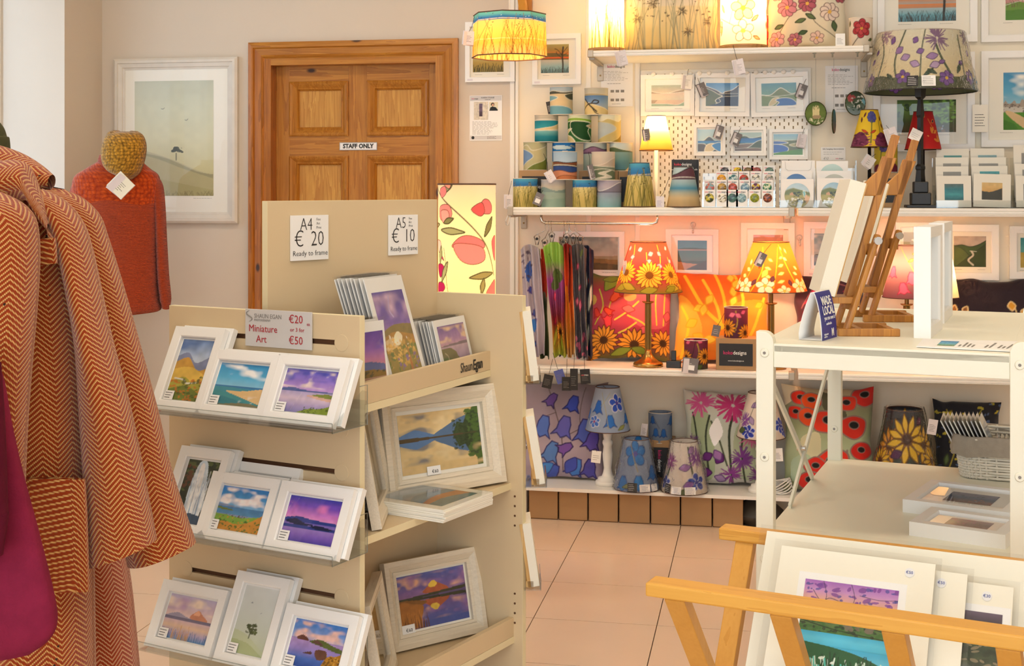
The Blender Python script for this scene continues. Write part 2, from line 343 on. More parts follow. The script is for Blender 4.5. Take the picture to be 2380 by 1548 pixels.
class Cv:
    """small colour canvas; x in 0..1 (scaled by asp), y in 0..1 upwards; radii and line widths in units of the height"""
    def __init__(s, w, h, asp=None, base='fff', cmd=None):
        s.w, s.h = int(w), int(h); s.asp = asp or w / h; s.X, s.Y = np.meshgrid(np.linspace(0, s.asp, s.w), np.linspace(0, 1, s.h))
        s.a = np.empty((s.h, s.w, 3)); s.a[:] = lin(base); s.px = 1.0 / s.h
        if cmd: s.run(cmd)
    def win(s, x0, x1, y0, y1):
        a = max(0, int(x0 / s.asp * (s.w - 1)) - 1); b = min(s.w, int(x1 / s.asp * (s.w - 1)) + 3)
        c = max(0, int(y0 * (s.h - 1)) - 1); d = min(s.h, int(y1 * (s.h - 1)) + 3)
        return (slice(c, d), slice(a, b)) if b > a and d > c else None
    def blend(s, sl, al, col):
        al = al[..., None]; s.a[sl] = s.a[sl] * (1 - al) + lin(col) * al
    def ppoly(s, p, col, edge=None, ew=.012, al=1.):
        p = np.array(p); sl = s.win(p[:, 0].min(), p[:, 0].max(), p[:, 1].min(), p[:, 1].max())
        if sl is None: return
        x, y = s.X[sl], s.Y[sl]; m = np.zeros(x.shape, bool); n = len(p)
        for i in range(n):
            (x0, y0), (x1, y1) = p[i], p[(i + 1) % n]
            if y0 == y1: continue
            m ^= ((y0 > y) != (y1 > y)) & (x < (x1 - x0) * (y - y0) / (y1 - y0) + x0)
        s.blend(sl, m * al, col)
        if edge: s.pline(list(p) + [p[0]], ew, edge)
    def pline(s, p, w, col, al=1.):
        if not hasattr(w, '__len__'): w = [w] * len(p)
        for i in range(len(p) - 1):
            (x0, y0), (x1, y1) = p[i], p[i + 1]; ww = (w[i] + w[i + 1]) / 2; r = ww / 2 + s.px
            sl = s.win(min(x0, x1) - r, max(x0, x1) + r, min(y0, y1) - r, max(y0, y1) + r)
            if sl is None: continue
            x, y = s.X[sl], s.Y[sl]; dx, dy = x1 - x0, y1 - y0; L = dx * dx + dy * dy + 1e-12
            t = np.clip(((x - x0) * dx + (y - y0) * dy) / L, 0, 1); d = np.hypot(x - x0 - t * dx, y - y0 - t * dy)
            s.blend(sl, np.clip((ww / 2 - d) / s.px + .5, 0, 1) * al, col)
    def pell(s, cx, cy, rx, ry, rot, col, edge=None, ew=.012, al=1.):
        t = np.linspace(0, 2 * math.pi, 18)[:-1]; c, q = math.cos(rot), math.sin(rot)
        s.ppoly([(cx + rx * math.cos(k) * c - ry * math.sin(k) * q, cy + rx * math.cos(k) * q + ry * math.sin(k) * c) for k in t], col, edge, ew, al)
    def leaf(s, x, y, L, wd, ang, col, edge=None, ew=.01, al=1.):
        c, q = math.cos(ang), math.sin(ang); P = [(0, 0), (.2, .55), (.5, 1), (.8, .6), (1, 0), (.8, -.6), (.5, -1), (.2, -.55)]
        s.ppoly(smooth_pts([(x + a * L * c - b * wd / 2 * q, y + a * L * q + b * wd / 2 * c) for a, b in P], True, 3), col, edge, ew, al)
    def bell(s, x, y, z, ang, col, edge=None, ew=.012):
        c, q = math.cos(ang), math.sin(ang); P = [(0, .16), (.35, .3), (.7, .32), (1.05, .52), (.92, .25), (1.1, 0), (.92, -.25), (1.05, -.52), (.7, -.32), (.35, -.3), (0, -.16)]
        s.ppoly([(x + a * z * c - b * z * q, y + a * z * q + b * z * c) for a, b in P], col, edge, ew)
    def run(s, cmd):
        A = s.asp
        def pts(tok): return [(float(q.split(',')[0]) * A, float(q.split(',')[1])) for q in tok]
        for line in cmd.replace('\n', ';').split(';'):
            t = line.split()
            if not t: continue
            k, t = t[0], t[1:]
            if k == 'g':                                   # gradient over the whole height, top first
                n = len(t); st = np.linspace(1, 0, n); C = np.array([lin(q) for q in t])
                for ch in range(3): s.a[..., ch] = np.interp(s.Y, st[::-1], C[::-1, ch])
            elif k == 'v':                                 # gradient in a band: ytop ybot cols
                y1, y0 = float(t[0]), float(t[1]); C = np.array([lin(q) for q in t[2:]]); st = np.linspace(y1, y0, len(C)); m = (s.Y <= y1) & (s.Y >= y0)
                for ch in range(3): s.a[..., ch] = np.where(m, np.interp(s.Y, st[::-1], C[::-1, ch]), s.a[..., ch])
            elif k in 'uU':                                # fill below a curve
                ed = None
                if k == 'U': col, ed, ew, q = t[0], t[1], float(t[2]), pts(t[3:])
                else: col, q = t[0], pts(t[1:])
                q = smooth_pts(q); s.ppoly(list(q) + [(A, -.02), (0, -.02)], col)
                if ed: s.pline(q, ew, ed)
            elif k in 'pP':
                if k == 'P': s.ppoly(smooth_pts(pts(t[3:]), True), t[0], t[1], float(t[2]))
                else: s.ppoly(smooth_pts(pts(t[1:]), True), t[0])
            elif k == 'q': s.ppoly(pts(t[1:]), t[0])        # sharp polygon
            elif k == 'e': s.pell(float(t[1]) * A, float(t[2]), float(t[3]), float(t[4]), math.radians(float(t[5])) if len(t) > 5 else 0, t[0])
            elif k == 'l': s.pline(smooth_pts(pts(t[2:])), float(t[1]), t[0])
            elif k == 'n': s.a *= (1 + float(t[0]) * (vnoise(s.h, s.w, float(t[1]), float(t[1]) * A, int(t[2])) - .5))[..., None]
            elif k == 'c':                                 # cloud: col ytop ybot scale thr seed
                y1, y0, sc, th, sd = map(float, t[1:6]); nz = .6 * vnoise(s.h, s.w, sc, sc * A * .5, int(sd)) + .4 * vnoise(s.h, s.w, sc * 2.6, sc * A * 1.3, int(sd) + 1)
                fade = np.clip((s.Y - y0) / .06, 0, 1) * np.clip((y1 - s.Y) / .06, 0, 1)
                s.blend((slice(None), slice(None)), np.clip((nz - th) * 4, 0, 1) * fade, t[0])
            elif k == 'm':                                 # mirror what is above y into the water below
                y0, dk = float(t[0]), float(t[1]); i0 = int(y0 * (s.h - 1))
                for i in range(i0): s.a[i] = s.a[min(s.h - 1, 2 * i0 - i)] * dk
            elif k == 't':                                 # dabs: col n x0 x1 y0 y1 size seed
                r = random.Random(int(t[7])); n = int(t[1]); x0, x1, y0, y1, z = map(float, t[2:7])
                for _ in range(n): s.pell(r.uniform(x0, x1) * A, r.uniform(y0, y1), z * r.uniform(.5, 1.5), z * r.uniform(.3, .9), r.uniform(-.5, .5), t[0], al=.8)
            elif k == 's':                                 # grass: col n x0 x1 y0 len w lean seed
                r = random.Random(int(t[8])); n = int(t[1]); x0, x1, y0, L, w, ln = map(float, t[2:8])
                for _ in range(n):
                    x = r.uniform(x0, x1) * A; l = L * r.uniform(.5, 1.1); d = r.uniform(-ln, ln)
                    s.pline([(x, y0), (x + d * l * .35, y0 + l * .55), (x + d * l, y0 + l)], [w, w, w * .5], t[0])
            elif k == 'd':                                 # daisy: petal edge centre x y r n
                x, y, r_, n = float(t[3]) * A, float(t[4]), float(t[5]), int(t[6])
                for j in range(n): s.leaf(x + r_ * .2 * math.cos(j * 6.283 / n), y + r_ * .2 * math.sin(j * 6.283 / n), r_ * .8, r_ * .3, j * 6.283 / n, t[0], t[1], r_ * .045)
                s.pell(x, y, r_ * .24, r_ * .24, 0, t[2], t[1], r_ * .05)
            elif k == 'f':                                 # round petals: petal edge centre x y r n
                x, y, r_, n = float(t[3]) * A, float(t[4]), float(t[5]), int(t[6])
                for j in range(n): a = j * 6.283 / n + .4; s.pell(x + r_ * .55 * math.cos(a), y + r_ * .55 * math.sin(a), r_ * .45, r_ * .36, a, t[0], t[1], r_ * .06)
                s.pell(x, y, r_ * .2, r_ * .2, 0, t[2])
            elif k == 'a':                                 # burst: col x y r n
                x, y, r_, n = float(t[1]) * A, float(t[2]), float(t[3]), int(t[4]); r = random.Random(n + int(x * 99))
                for j in range(n):
                    a = r.uniform(0, 6.283); q = r_ * r.uniform(.45, 1); s.pline([(x + .25 * q * math.cos(a), y + .25 * q * math.sin(a)), (x + q * math.cos(a), y + q * math.sin(a))], [r_ * .03, r_ * .12], t[0])
            elif k == 'b': s.bell(float(t[2]) * A, float(t[3]), float(t[4]), math.radians(float(t[5])), t[0], t[1])
            elif k == 'h': s.leaf(float(t[2]) * A, float(t[3]), float(t[4]), float(t[5]), math.radians(float(t[6])), t[0], None if t[1] == '-' else t[1])
            elif k == 'o':                                 # poppy: col edge x y r
                x, y, r_ = float(t[2]) * A, float(t[3]), float(t[4]); r = random.Random(int(x * 997))
                P = [(x + r_ * r.uniform(.85, 1.15) * math.cos(a), y + r_ * r.uniform(.7, .95) * math.sin(a)) for a in np.linspace(0, 6.283, 9)[:-1]]
                s.ppoly(smooth_pts(P, True), t[0], t[1], r_ * .1); s.pell(x, y + r_ * .12, r_ * .36, r_ * .28, 0, '1c1a18', t[1], r_ * .06)
        return s
def color_mesh(me, cols):
    at = me.color_attributes.new('print', 'FLOAT_COLOR', 'POINT'); c = np.ones((len(me.vertices), 4), np.float32); c[:, :3] = np.clip(cols, 0, 1)
    at.data.foreach_set('color', c.ravel())
def grid_faces(nu, nv, wrap=False):
    i = np.arange(nv - 1)[:, None] * nu + np.arange(nu if wrap else nu - 1)[None]; j = (np.arange(nu if wrap else nu - 1)[None] + 1) % nu + np.arange(nv - 1)[:, None] * nu
    return np.stack([i, j, j + nu, i + nu], -1).reshape(-1, 4)
def grid_obj(name, P, cols, mat, parent=None, wrap=False, smooth=True, loc=None, rot=None):
    """P: (nv, nu, 3) points, cols: (nv, nu, 3)"""
    nv, nu = P.shape[:2]; f = grid_faces(nu, nv, wrap); me = bpy.data.meshes.new(name)
    me.vertices.add(nu * nv); me.vertices.foreach_set('co', P.reshape(-1).astype(np.float32))
    me.loops.add(f.size); me.loops.foreach_set('vertex_index', f.ravel().astype(np.int32)); me.polygons.add(len(f))
    me.polygons.foreach_set('loop_start', np.arange(0, f.size, 4, dtype=np.int32))
    me.update(calc_edges=True); me.validate()
    if cols is not None: color_mesh(me, cols.reshape(-1, 3))
    return link(name, me, mat, parent, smooth, loc=loc, rot=rot)
def picture(name, w, h, C, parent, loc=(0, 0, 0), mat='print', rot=None):
    """printed sheet w x h in the local XZ plane, facing -y, base centred at loc"""
    x, z = np.meshgrid(np.linspace(-w / 2, w / 2, C.w), np.linspace(0, h, C.h))
    return grid_obj(name, np.stack([x, 0 * x, z], -1), C.a, mat, parent, smooth=False, loc=loc, rot=rot)
def drum(name, r0, r1, h, C, parent, mat='shade_print', z0=0., reps=2, phase=-math.pi / 2, sq=0, loc=(0, 0, 0)):
    """lampshade wall: bottom radius r0, top radius r1; canvas repeated reps times round, centred on the -y side"""
    nu, nv = C.w * reps, C.h; cols = np.concatenate([C.a] * reps, 1)
    u = (np.arange(nu) + .5) / nu * 2 * math.pi - math.pi / reps + phase; v = np.linspace(0, 1, nv); r = r0 + (r1 - r0) * v
    k = np.ones(nu)
    if sq: s_ = 2 * math.pi / sq; k = math.cos(s_ / 2) / np.cos((u % s_) - s_ / 2)
    x = r[:, None] * (np.cos(u) * k)[None]; y = r[:, None] * (np.sin(u) * k)[None]; z = np.repeat((z0 + h * v)[:, None], nu, 1)
    return grid_obj(name, np.stack([x, y, z], -1), cols, mat, parent, wrap=True, smooth=not sq, loc=loc)
def ring(name, r, z, th, mat, parent, n=40, flat=1.):
    return B().tube([(r * math.cos(6.28319 * k / n), r * math.sin(6.28319 * k / n), z) for k in range(n)], th, 6, True).make(name, mat, parent, True)
def pillow(name, w, h, T, C, parent, back='#8a8078', mat='fabric_print', seed=1, wr=.006):
    nu, nv = C.w, C.h; u, v = np.meshgrid(np.linspace(-1, 1, nu), np.linspace(-1, 1, nv))
    th = T * np.clip((1 - np.abs(u) ** 2.6) * (1 - np.abs(v) ** 2.6), 0, 1) ** .55
    wrk = (vnoise(nv, nu, 7, 7, seed) - .5) * wr * 2 * np.clip(th / T * 2, 0, 1)
    X = w / 2 * u * (1 - .07 * (1 - v ** 2) * np.abs(u) ** 3) + (vnoise(nv, nu, 5, 2, seed + 3) - .5) * .012 * np.abs(u) ** 4
    Z = h / 2 * v * (1 - .07 * (1 - u ** 2) * np.abs(v) ** 3) + h / 2 + (vnoise(nv, nu, 2, 5, seed + 4) - .5) * .014 * np.abs(v) ** 4
    grid_obj(name, np.stack([X, -th - wrk, Z], -1), C.a, mat, parent)
    s = max(1, nu // 28); q = (slice(None, None, s), slice(None, None, s)); bc = np.empty(X[q].shape + (3,)); bc[:] = lin(back)
    return grid_obj('back_cover', np.stack([X[q], (th - wrk)[q] * .8, Z[q]], -1)[:, ::-1], bc, mat, parent)
# ------------------------------------------------------------------ recurring things
def framed(name, label, cat, w, h, C, loc, rz=0., rx=0., bd=.022, mb=.0, dep=.016, frame='frame_white', mount='mount', style='flat', glass=True, group=None, pw=None, ph=None, price=None, lift=0., ry=0.):
    t = thing(name, label, cat, loc, group=group, rot=(rx, ry, rz))
    if style == 'flat': prof = [(0, 0), (0, -dep), (bd * .12, -dep), (bd * .9, -dep * .94), (bd, -dep * .8), (bd, 0)]
    elif style == 'step': prof = [(0, 0), (0, -dep * .75), (bd * .2, -dep), (bd * .42, -dep), (bd * .46, -dep * .8), (bd * .8, -dep * .66), (bd * .84, -dep * .5), (bd, -dep * .42), (bd, 0)]
    else: prof = [(0, 0), (0, -dep), (bd * .35, -dep), (bd * .75, -dep * .6), (bd * .78, -dep * .72), (bd, -dep * .66), (bd, 0)]
    B().moulding(w, h, prof).make('frame_moulding', frame, t)
    y = -dep * .25 if style != 'step' else -dep * .3
    B().box(-w / 2 + bd * .5, w / 2 - bd * .5, y, y + .002, bd * .5, h - bd * .5).make('mount_board', mount, t)
    pw = pw or w - 2 * (bd + mb); ph = ph or h - 2 * (bd + mb)
    picture('print_sheet', pw, ph, C, t, (0, y - .0008, (h - ph) / 2 + lift))
    if glass: B().add([(-w / 2 + bd, y - .003, bd), (w / 2 - bd, y - .003, bd), (w / 2 - bd, y - .003, h - bd), (-w / 2 + bd, y - .003, h - bd)], [(0, 1, 2, 3)]).make('glass_pane', 'glass', t)
    if price:
        x0, z0, pw_, ph_ = price[:4]; B().box(x0, x0 + pw_, y - .0045, y - .0038, z0, z0 + ph_).make('price_label', 'paper', t)
        if len(price) > 4: text(price[4], ph_ * .55, 'ink', t, (x0 + pw_ * .58, y - .0048, z0 + ph_ * .36), name='price_text')
        else: scribble(t, pw_ * .8, ph_ * .8, z0 + ph_ * .1, 3, 'ink', y - .0046, x0 + pw_ * .1, th=ph_ * .07)
    return t
def swing_tag(label, loc, rz, w=.045, h=.06, mat='tag_grey', tilt=0., fold=False, cord=None, lines='ink_white', sticker=False, group=None, name='price_tag', txt=None):
    """card tag hanging from its top edge at loc; cord = list of world offsets above it"""
    t = thing(name, label, 'price tag', loc, group=group, rot=(0, tilt, rz))
    B().box(-w / 2, w / 2, -.0005, .0005, -h, 0).make('card', mat, t)
    if fold: B().box(-w / 2, w / 2, -.0005, .0005, -h, 0).make('back_card', 'paper_lilac', t, rot=(0, 0, .5), loc=(.002, .004, -.004))
    scribble(t, w * .7, h * .5, -h * .82, 5 if h > .05 else 3, lines, -.0007, seed=int(abs(loc[0]) * 1e4) % 999, th=h * .022)
    if sticker: B().box(-w * .3, w * .28, -.0012, -.0008, -h * .82, -h * .5).make('sticker', 'paper', t)
    if txt: txt(t)
    if cord: B().tube([(0, 0, -.004)] + [tuple(c) for c in cord], .0009, 5).make('cord', 'string_black', t)
    return t
def koko(parent, width, loc, rot=(math.pi / 2, 0, 0), c1='ink_pink', c2='ink_white'):
    """two-tone shop lettering, centred, about `width` wide"""
    M = Matrix.Rotation(rot[2], 3, 'Z') @ Matrix.Rotation(rot[1], 3, 'Y') @ Matrix.Rotation(rot[0], 3, 'X'); d = M @ Vector((1, 0, 0)); size = width / 5.0; p = Vector(loc) - d * size * .55
    text('koko', size, c1, parent, p - d * size * .02, rot, 'RIGHT', bold=size * .006, width=.86)
    text('designs', size, c2, parent, p + d * size * .02, rot, 'LEFT', bold=size * .006, width=.86)
# ================================================================== the room
YW = 5.72
X0, X1, Y0, Y1, HT = ROOM
dxa, dxb = xw(612, YW), xw(1030, YW); dzt = zw(820, 128, YW)      # door opening
fl = struct(B().box(X0 - .5, X1 + .2, Y0 - .3, Y1 + .4, -.10, -.006).make('floor', 'grout'))
tile_me = None; P_ = .396; gx0, gy0 = -.7215, 4.963
for i in range(-6, 9):
    for j in range(-10, 3):
        xa, ya = gx0 + i * P_, gy0 + j * P_
        if xa + P_ < X0 or xa > X1 or ya > Y1: continue
        if tile_me is None:
            b = B().box(.0015, P_ - .0015, .0015, P_ - .0015, -.02, 0); o = b.make('floor_tile', 'tile', fl, bevel=.001); tile_me = o.data
        else:
            o = bpy.data.objects.new('floor_tile', tile_me); COL.objects.link(o); o.parent = fl
        o.location = (xa, ya, 0)
o = B().box(X0, X1, Y0, gy0 - 10 * P_, -.02, 0).make('tiled_floor_near', 'tile', fl)
b = B().box(X0 - .5, dxa, Y1, Y1 + .2, 0, HT).box(dxb, xw(1203, Y1), Y1, Y1 + .2, 0, HT).box(dxa, dxb, Y1, Y1 + .2, dzt, HT); struct(b.make('wall_back', 'plaster')); struct(B().box(xw(1203, Y1), X1 + .2, Y1, Y1 + .2, 0, HT).make('wall_back_right', 'plaster_cream'))
wa, wb, wc, wd = WIN_L
b = B().box(X0 - .42, X0, wb, Y1, 0, HT).box(X0 - .42, X0, Y0 - .2, wa, 0, HT).box(X0 - .42, X0, wa, wb, 0, wc).box(X0 - .42, X0, wa, wb, wd, HT); struct(b.make('wall_left', 'plaster'))
struct(B().box(X1, X1 + .2, Y0 - .2, Y1, 0, HT).make('wall_right', 'plaster'))
fa, fb, fc, fd = WIN_F
b = B().box(X0, fa, Y0 - .2, Y0, 0, HT).box(fb, X1, Y0 - .2, Y0, 0, HT).box(fa, fb, Y0 - .2, Y0, 0, fc).box(fa, fb, Y0 - .2, Y0, fd, HT); struct(b.make('wall_front', 'plaster'))
struct(B().box(X0 - .5, X1 + .2, Y0 - .3, Y1 + .2, HT, HT + .1).make('ceiling', 'plaster_ceiling'))
# windows
w1 = bpy.data.objects.new('window_1', None); COL.objects.link(w1); struct(w1)
b = B()
for k in range(4): y = wa + (wb - wa) * k / 3; b.box(X0 - .37, X0 - .31, y - .03, y + .03, wc, wd)
b.box(X0 - .37, X0 - .31, wa, wb, wc, wc + .05).box(X0 - .37, X0 - .31, wa, wb, wd - .05, wd); b.make('window_frame', 'white_paint', w1)
B().box(X0 - .3, X0 + .03, wa, wb, wc, wc + .025).make('window_sill', 'white_paint', w1)
B().add([(X0 - .34, wa, wc), (X0 - .34, wb, wc), (X0 - .34, wb, wd), (X0 - .34, wa, wd)], [(0, 1, 2, 3)]).make('window_pane', 'glass', w1)
w2 = bpy.data.objects.new('window_2', None); COL.objects.link(w2); struct(w2)
b = B()
for k in range(5): x = fa + (fb - fa) * k / 4; b.box(x - .03, x + .03, Y0 - .14, Y0 - .08, fc, fd)
b.box(fa, fb, Y0 - .14, Y0 - .08, fc, fc + .06).box(fa, fb, Y0 - .14, Y0 - .08, fd - .06, fd); b.make('window_frame', 'white_paint', w2)
B().add([(fa, Y0 - .11, fc), (fb, Y0 - .11, fc), (fb, Y0 - .11, fd), (fa, Y0 - .11, fd)], [(0, 1, 2, 3)]).make('window_pane', 'glass', w2)
# ceiling fittings (real lamps above and behind the picture's edge)
def ceiling_light(x, y, label):
    t = thing('ceiling_light', label, 'ceiling light', (x, y, HT), group='ceiling fittings')
    B().box(-.62, .62, -.09, .09, -.05, 0).make('housing', 'white_paint', t, bevel=.005)
    B().box(-.6, .6, -.075, .075, -.06, -.05).make('diffuser', 'tube_glow', t)
    d = bpy.data.lights.new('tube', 'AREA'); d.shape = 'RECTANGLE'; d.size = 1.2; d.size_y = .15; d.energy = CEIL; d.color = (1, .86, .66)
    o = bpy.data.objects.new('tube', d); COL.objects.link(o); o.parent = t; o.location = (0, 0, -.064)
emitter('tube_glow', '#ffe6c0', 3.0)
for x, y, l in ((-1.6, 4.2, 'strip light on the ceiling before the door'), (.6, 4.0, 'strip light on the ceiling above the white unit'), (-1.0, 2.2, 'strip light on the ceiling above the print stand'), (1.0, 1.8, 'strip light on the ceiling above the print browser'), (-.4, .2, 'strip light on the ceiling behind the viewer')): ceiling_light(x, y, l)
# ---------------------------------------------------------------- door
d1 = bpy.data.objects.new('door_1', None); COL.objects.link(d1); struct(d1)
def zd(py): return zw(820, py, YW)
ca, cb, ct = xw(577, YW - .02), xw(1064, YW - .02), zd(95)
cw = xw(625, YW) - xw(577, YW)
prof = [(0, 0), (0, -.022), (.016, -.026), (.024, -.026), (.03, -.016), (.058, -.012), (.066, -.018), (.074, -.01), (.082, -.008), (.082, 0)]
def casing(a, b, m, name):  # one length of architrave from a to b; inner side given by m
    a, b = Vector(a), Vector(b); d = b - a; n = len(prof); vs = []
    for e, (p, sgn) in enumerate(((a, 1), (b, -1))):
        for ins, y in prof:
            q = Vector(p) + Vector(m) * ins + d.normalized() * (ins * sgn if e in name[1] else 0); vs.append((q.x, YW + y, q.z))
    B().add(vs, [(i, i + 1, n + i + 1, n + i) for i in range(n - 1)] + [tuple(range(n))[::-1], tuple(range(n, 2 * n))]).make('architrave', name[0], d1)
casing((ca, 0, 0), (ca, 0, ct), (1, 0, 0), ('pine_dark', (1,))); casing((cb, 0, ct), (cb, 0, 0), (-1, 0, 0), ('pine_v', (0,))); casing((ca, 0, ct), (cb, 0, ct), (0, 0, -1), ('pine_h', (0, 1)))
ja, jb, jz = ca + .075, cb - .075, ct - .075
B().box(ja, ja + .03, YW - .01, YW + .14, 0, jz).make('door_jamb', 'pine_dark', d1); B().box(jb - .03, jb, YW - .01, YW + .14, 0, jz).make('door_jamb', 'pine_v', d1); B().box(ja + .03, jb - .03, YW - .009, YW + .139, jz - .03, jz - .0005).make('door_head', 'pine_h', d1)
la, lb, lz, ly = ja + .03, jb - .03, jz - .03, YW + .06        # leaf
dY = ly
def dx(px): return xw(px, dY)
def dz(py): return zw(830, py, dY)
xs = [la, dx(673), dx(810), dx(853), dx(997), lb]
zs = [.01, .2, .72, .92, dz(362), dz(316), dz(188), lz]
# zs: bottom rail, lower panels .2-.72, lock rail .72-.92, middle panels .92-362, frieze rail, top panels, top rail
for a, b_, m in ((xs[0], xs[1], 'pine_v'), (xs[4], xs[5], 'pine_v'), (xs[2], xs[3], 'pine_v')): B().box(a, b_, dY, dY + .04, zs[0], zs[7]).make('door_stile', m, d1, bevel=.001)
for a, b_ in ((zs[0], zs[1]), (zs[2], zs[3]), (zs[4], zs[5]), (zs[6], zs[7])):
    B().box(xs[1], xs[2], dY, dY + .04, a, b_).make('door_rail', 'pine_h', d1); B().box(xs[3], xs[4], dY, dY + .04, a, b_).make('door_rail', 'pine_h', d1)
for xa, xb in ((xs[1], xs[2]), (xs[3], xs[4])):
    for za, zb in ((zs[1], zs[2]), (zs[3], zs[4]), (zs[5], zs[6])):
        cx, w, h = (xa + xb) / 2, xb - xa, zb - za
        B().box(xa, xb, dY + .02, dY + .03, za, zb).make('door_panel', 'pine_field', d1)
        B().moulding(w, h, [(0, .01), (0, -.008), (.006, -.012), (.016, -.006), (.03, .006), (.034, .004), (.042, .016), (.042, .02), (0, .02)]).make('panel_moulding', 'pine_v', d1, loc=(cx, dY, za))
t = thing('door_sign', 'small white STAFF ONLY sign on the pine door', 'sign', atY(833, 349, dY - .001))
ws = xw(876, dY) - xw(789, dY); hs = zw(833, 331, dY) - zw(833, 349, dY)
B().box(-ws / 2, ws / 2, -.003, -.0005, 0, hs).make('plate', 'silver', t); B().box(-ws / 2 + .003, ws / 2 - .003, -.0034, -.003, .003, hs - .003).make('face', 'paper', t)
text('STAFF ONLY', hs * .78, 'ink', t, (0, -.0042, hs * .5), bold=.0011, width=.93)
# wall panel edge / shelving uprights
struct(B().box(xw(1199, YW), xw(1206, YW), YW - .012, YW, 0, HT).make('trim_1', 'white_paint', bevel=.002))
struct(B().box(xw(1196, YW) - .02, xw(1196, YW), YW - .006, YW, 0, HT).make('trim_2', 'white_paint', bevel=.002))
for n, px in enumerate((1368, 1482, 2034)):
    struct(B().box(xw(px, YW) - .011, xw(px, YW) + .011, YW - .005, YW, .7, HT).make('trim_%d' % (n + 3), 'white_paint', bevel=.002))
# ---------------------------------------------------------------- wall shelves
YF = 5.38; ZM, ZL, ZB, ZT = 1.306, .645, .140, 1.952
def wall_shelf(label, xa, xb, ztop, th, lip=True, caps=(True, True), brs=(), mat='shelf_white'):
    t = thing('wall_shelf', label, 'shelf', ((xa + xb) / 2, YW, ztop)); w = (xb - xa) / 2
    B().box(-w, w, YF - YW + .012, 0, -th, 0).make('board', mat, t)
    if lip:
        y = YF - YW; pr = [(y + .012, 0), (y + .003, -.001), (y, -.004), (y, -.010), (y + .003, -.012), (y, -.014), (y, -.021), (y + .003, -.023), (y, -.025), (y + .004, -th - .001), (y + .012, -th - .001)]
        B().prism(pr, -w, w, 'x').make('front_lip', mat, t)
    for sgn, on in ((-1, caps[0]), (1, caps[1])):
        if on: B().box(sgn * w - .012, sgn * w + .012, YF - YW - .004, YF - YW + .05, -th - .004, .002).make('end_cap', 'bracket_grey', t, bevel=.003)
    for bx in brs:
        x = bx - (xa + xb) / 2
        B().box(x - .014, x + .014, -.006, 0, -.10, -th).box(x - .012, x + .012, YF - YW + .04, 0, -th - .012, -th).make('bracket', 'bracket_grey', t, bevel=.003)
        B().lathe([(.004, 0), (.004, .002), (0.001, .002)], 10).move(Matrix.Translation((x, -.006, -.075)) @ Matrix.Rotation(math.pi / 2, 4, 'X')).make('screw', 'brass_dark', t)
    return t
xj = xw(1840, YF)
wall_shelf('high white wall shelf carrying two lit lamps and floral cushions', xw(1372, YF), xw(2014, YF), ZT, .024, brs=(xw(1380, YW) + .03, xw(2008, YW)))
wall_shelf('middle white wall shelf with the lantern pyramid, badges and round cards', xw(1186, YF), xj, ZM, .032, brs=(xw(1218, YW), xw(1840, YW) - .02))
wall_shelf('middle white wall shelf on the right under the large violet flower lamp', xj + .026, xw(2500, YF), ZM, .032, caps=(False, False), brs=())
wall_shelf('low white wall shelf with the red and orange lit lamps', xw(1228, YF), xj, ZL, .026, caps=(False, True))
wall_shelf('low white wall shelf on the right behind the white unit', xj + .026, xw(2500, YF), ZL, .026, caps=(False, False))
wall_shelf('bottom white shelf with blue lampshades just above the cardboard boxes', xw(1222, YF), xw(2500, YF), ZB, .014, lip=False, caps=(False, False))
for n, px in enumerate((1225,)):
    struct(B().box(xw(px, 5.5) - .01, xw(px, 5.5) + .01, 5.42, YW, 0, ZB - .014).make('trim_%d' % (n + 8), 'white_paint'))
# ================================================================== print stand (slatted panel, tall sign board, side panel, shelves)
TA = -math.radians(29.1) + TH                      # stand's x axis (to the right along the slatted panel)
O_ = rf(-.342, 2.95)                               # right near foot of the slatted panel
def st(x, y, z): c, s = math.cos(TA), math.sin(TA); return Vector((O_.x + x * c - y * s, O_.y + x * s + y * c, z))
def loc2(r, f):                                    # camera-plan metres -> stand's own axes
    p = rf(r, f) - O_; c, s = math.cos(TA), math.sin(TA); return (p.x * c + p.y * s, -p.x * s + p.y * c)
stand = thing('print_stand', 'tall beige shop stand with slatted panel, shelves and price boards', 'display stand', (O_.x, O_.y, 0), TA)
LA, ZA = .572, 1.094
sl = [1.032, .836, .739, .541, .456, .262]; xg0, xg1 = -.505, -.062
B().box(-LA, 0, .009, .018, 0, ZA).make('panel_core', 'groove', stand)
sk = B(); zz = [0]
for z in reversed(sl): zz += [z - .006, z + .006]
zz.append(ZA)
for i in range(len(zz) - 1):
    if i % 2 == 0: sk.box(-LA, 0, 0, .009, zz[i], zz[i + 1])
    else: sk.box(-LA, xg0, 0, .009, zz[i], zz[i + 1]).box(xg1, 0, 0, .009, zz[i], zz[i + 1])
sk.make('slatted_panel', 'panel_beige', stand)
B().box(0, .0012, 0, .018, 0, ZA).box(-LA, 0, 0, .018, ZA, ZA + .0012).make('panel_edging', 'panel_edge', stand)
disc = None
for z in sl:
    for x in (xg0, xg1):
        n = 28; b = B(); b.lathe([(.0195, 0), (.0195, -.0008), (.0185, -.0012), (0.0005, -.0012)], n)
        b.move(Matrix.Translation((x + (.012 if x == xg1 else -.012), 0, z)) @ Matrix.Rotation(math.pi / 2, 4, 'X') @ Matrix.Scale(-1, 4, (0, 0, 1)))
        b.make('slot_plug', 'panel_beige', stand)
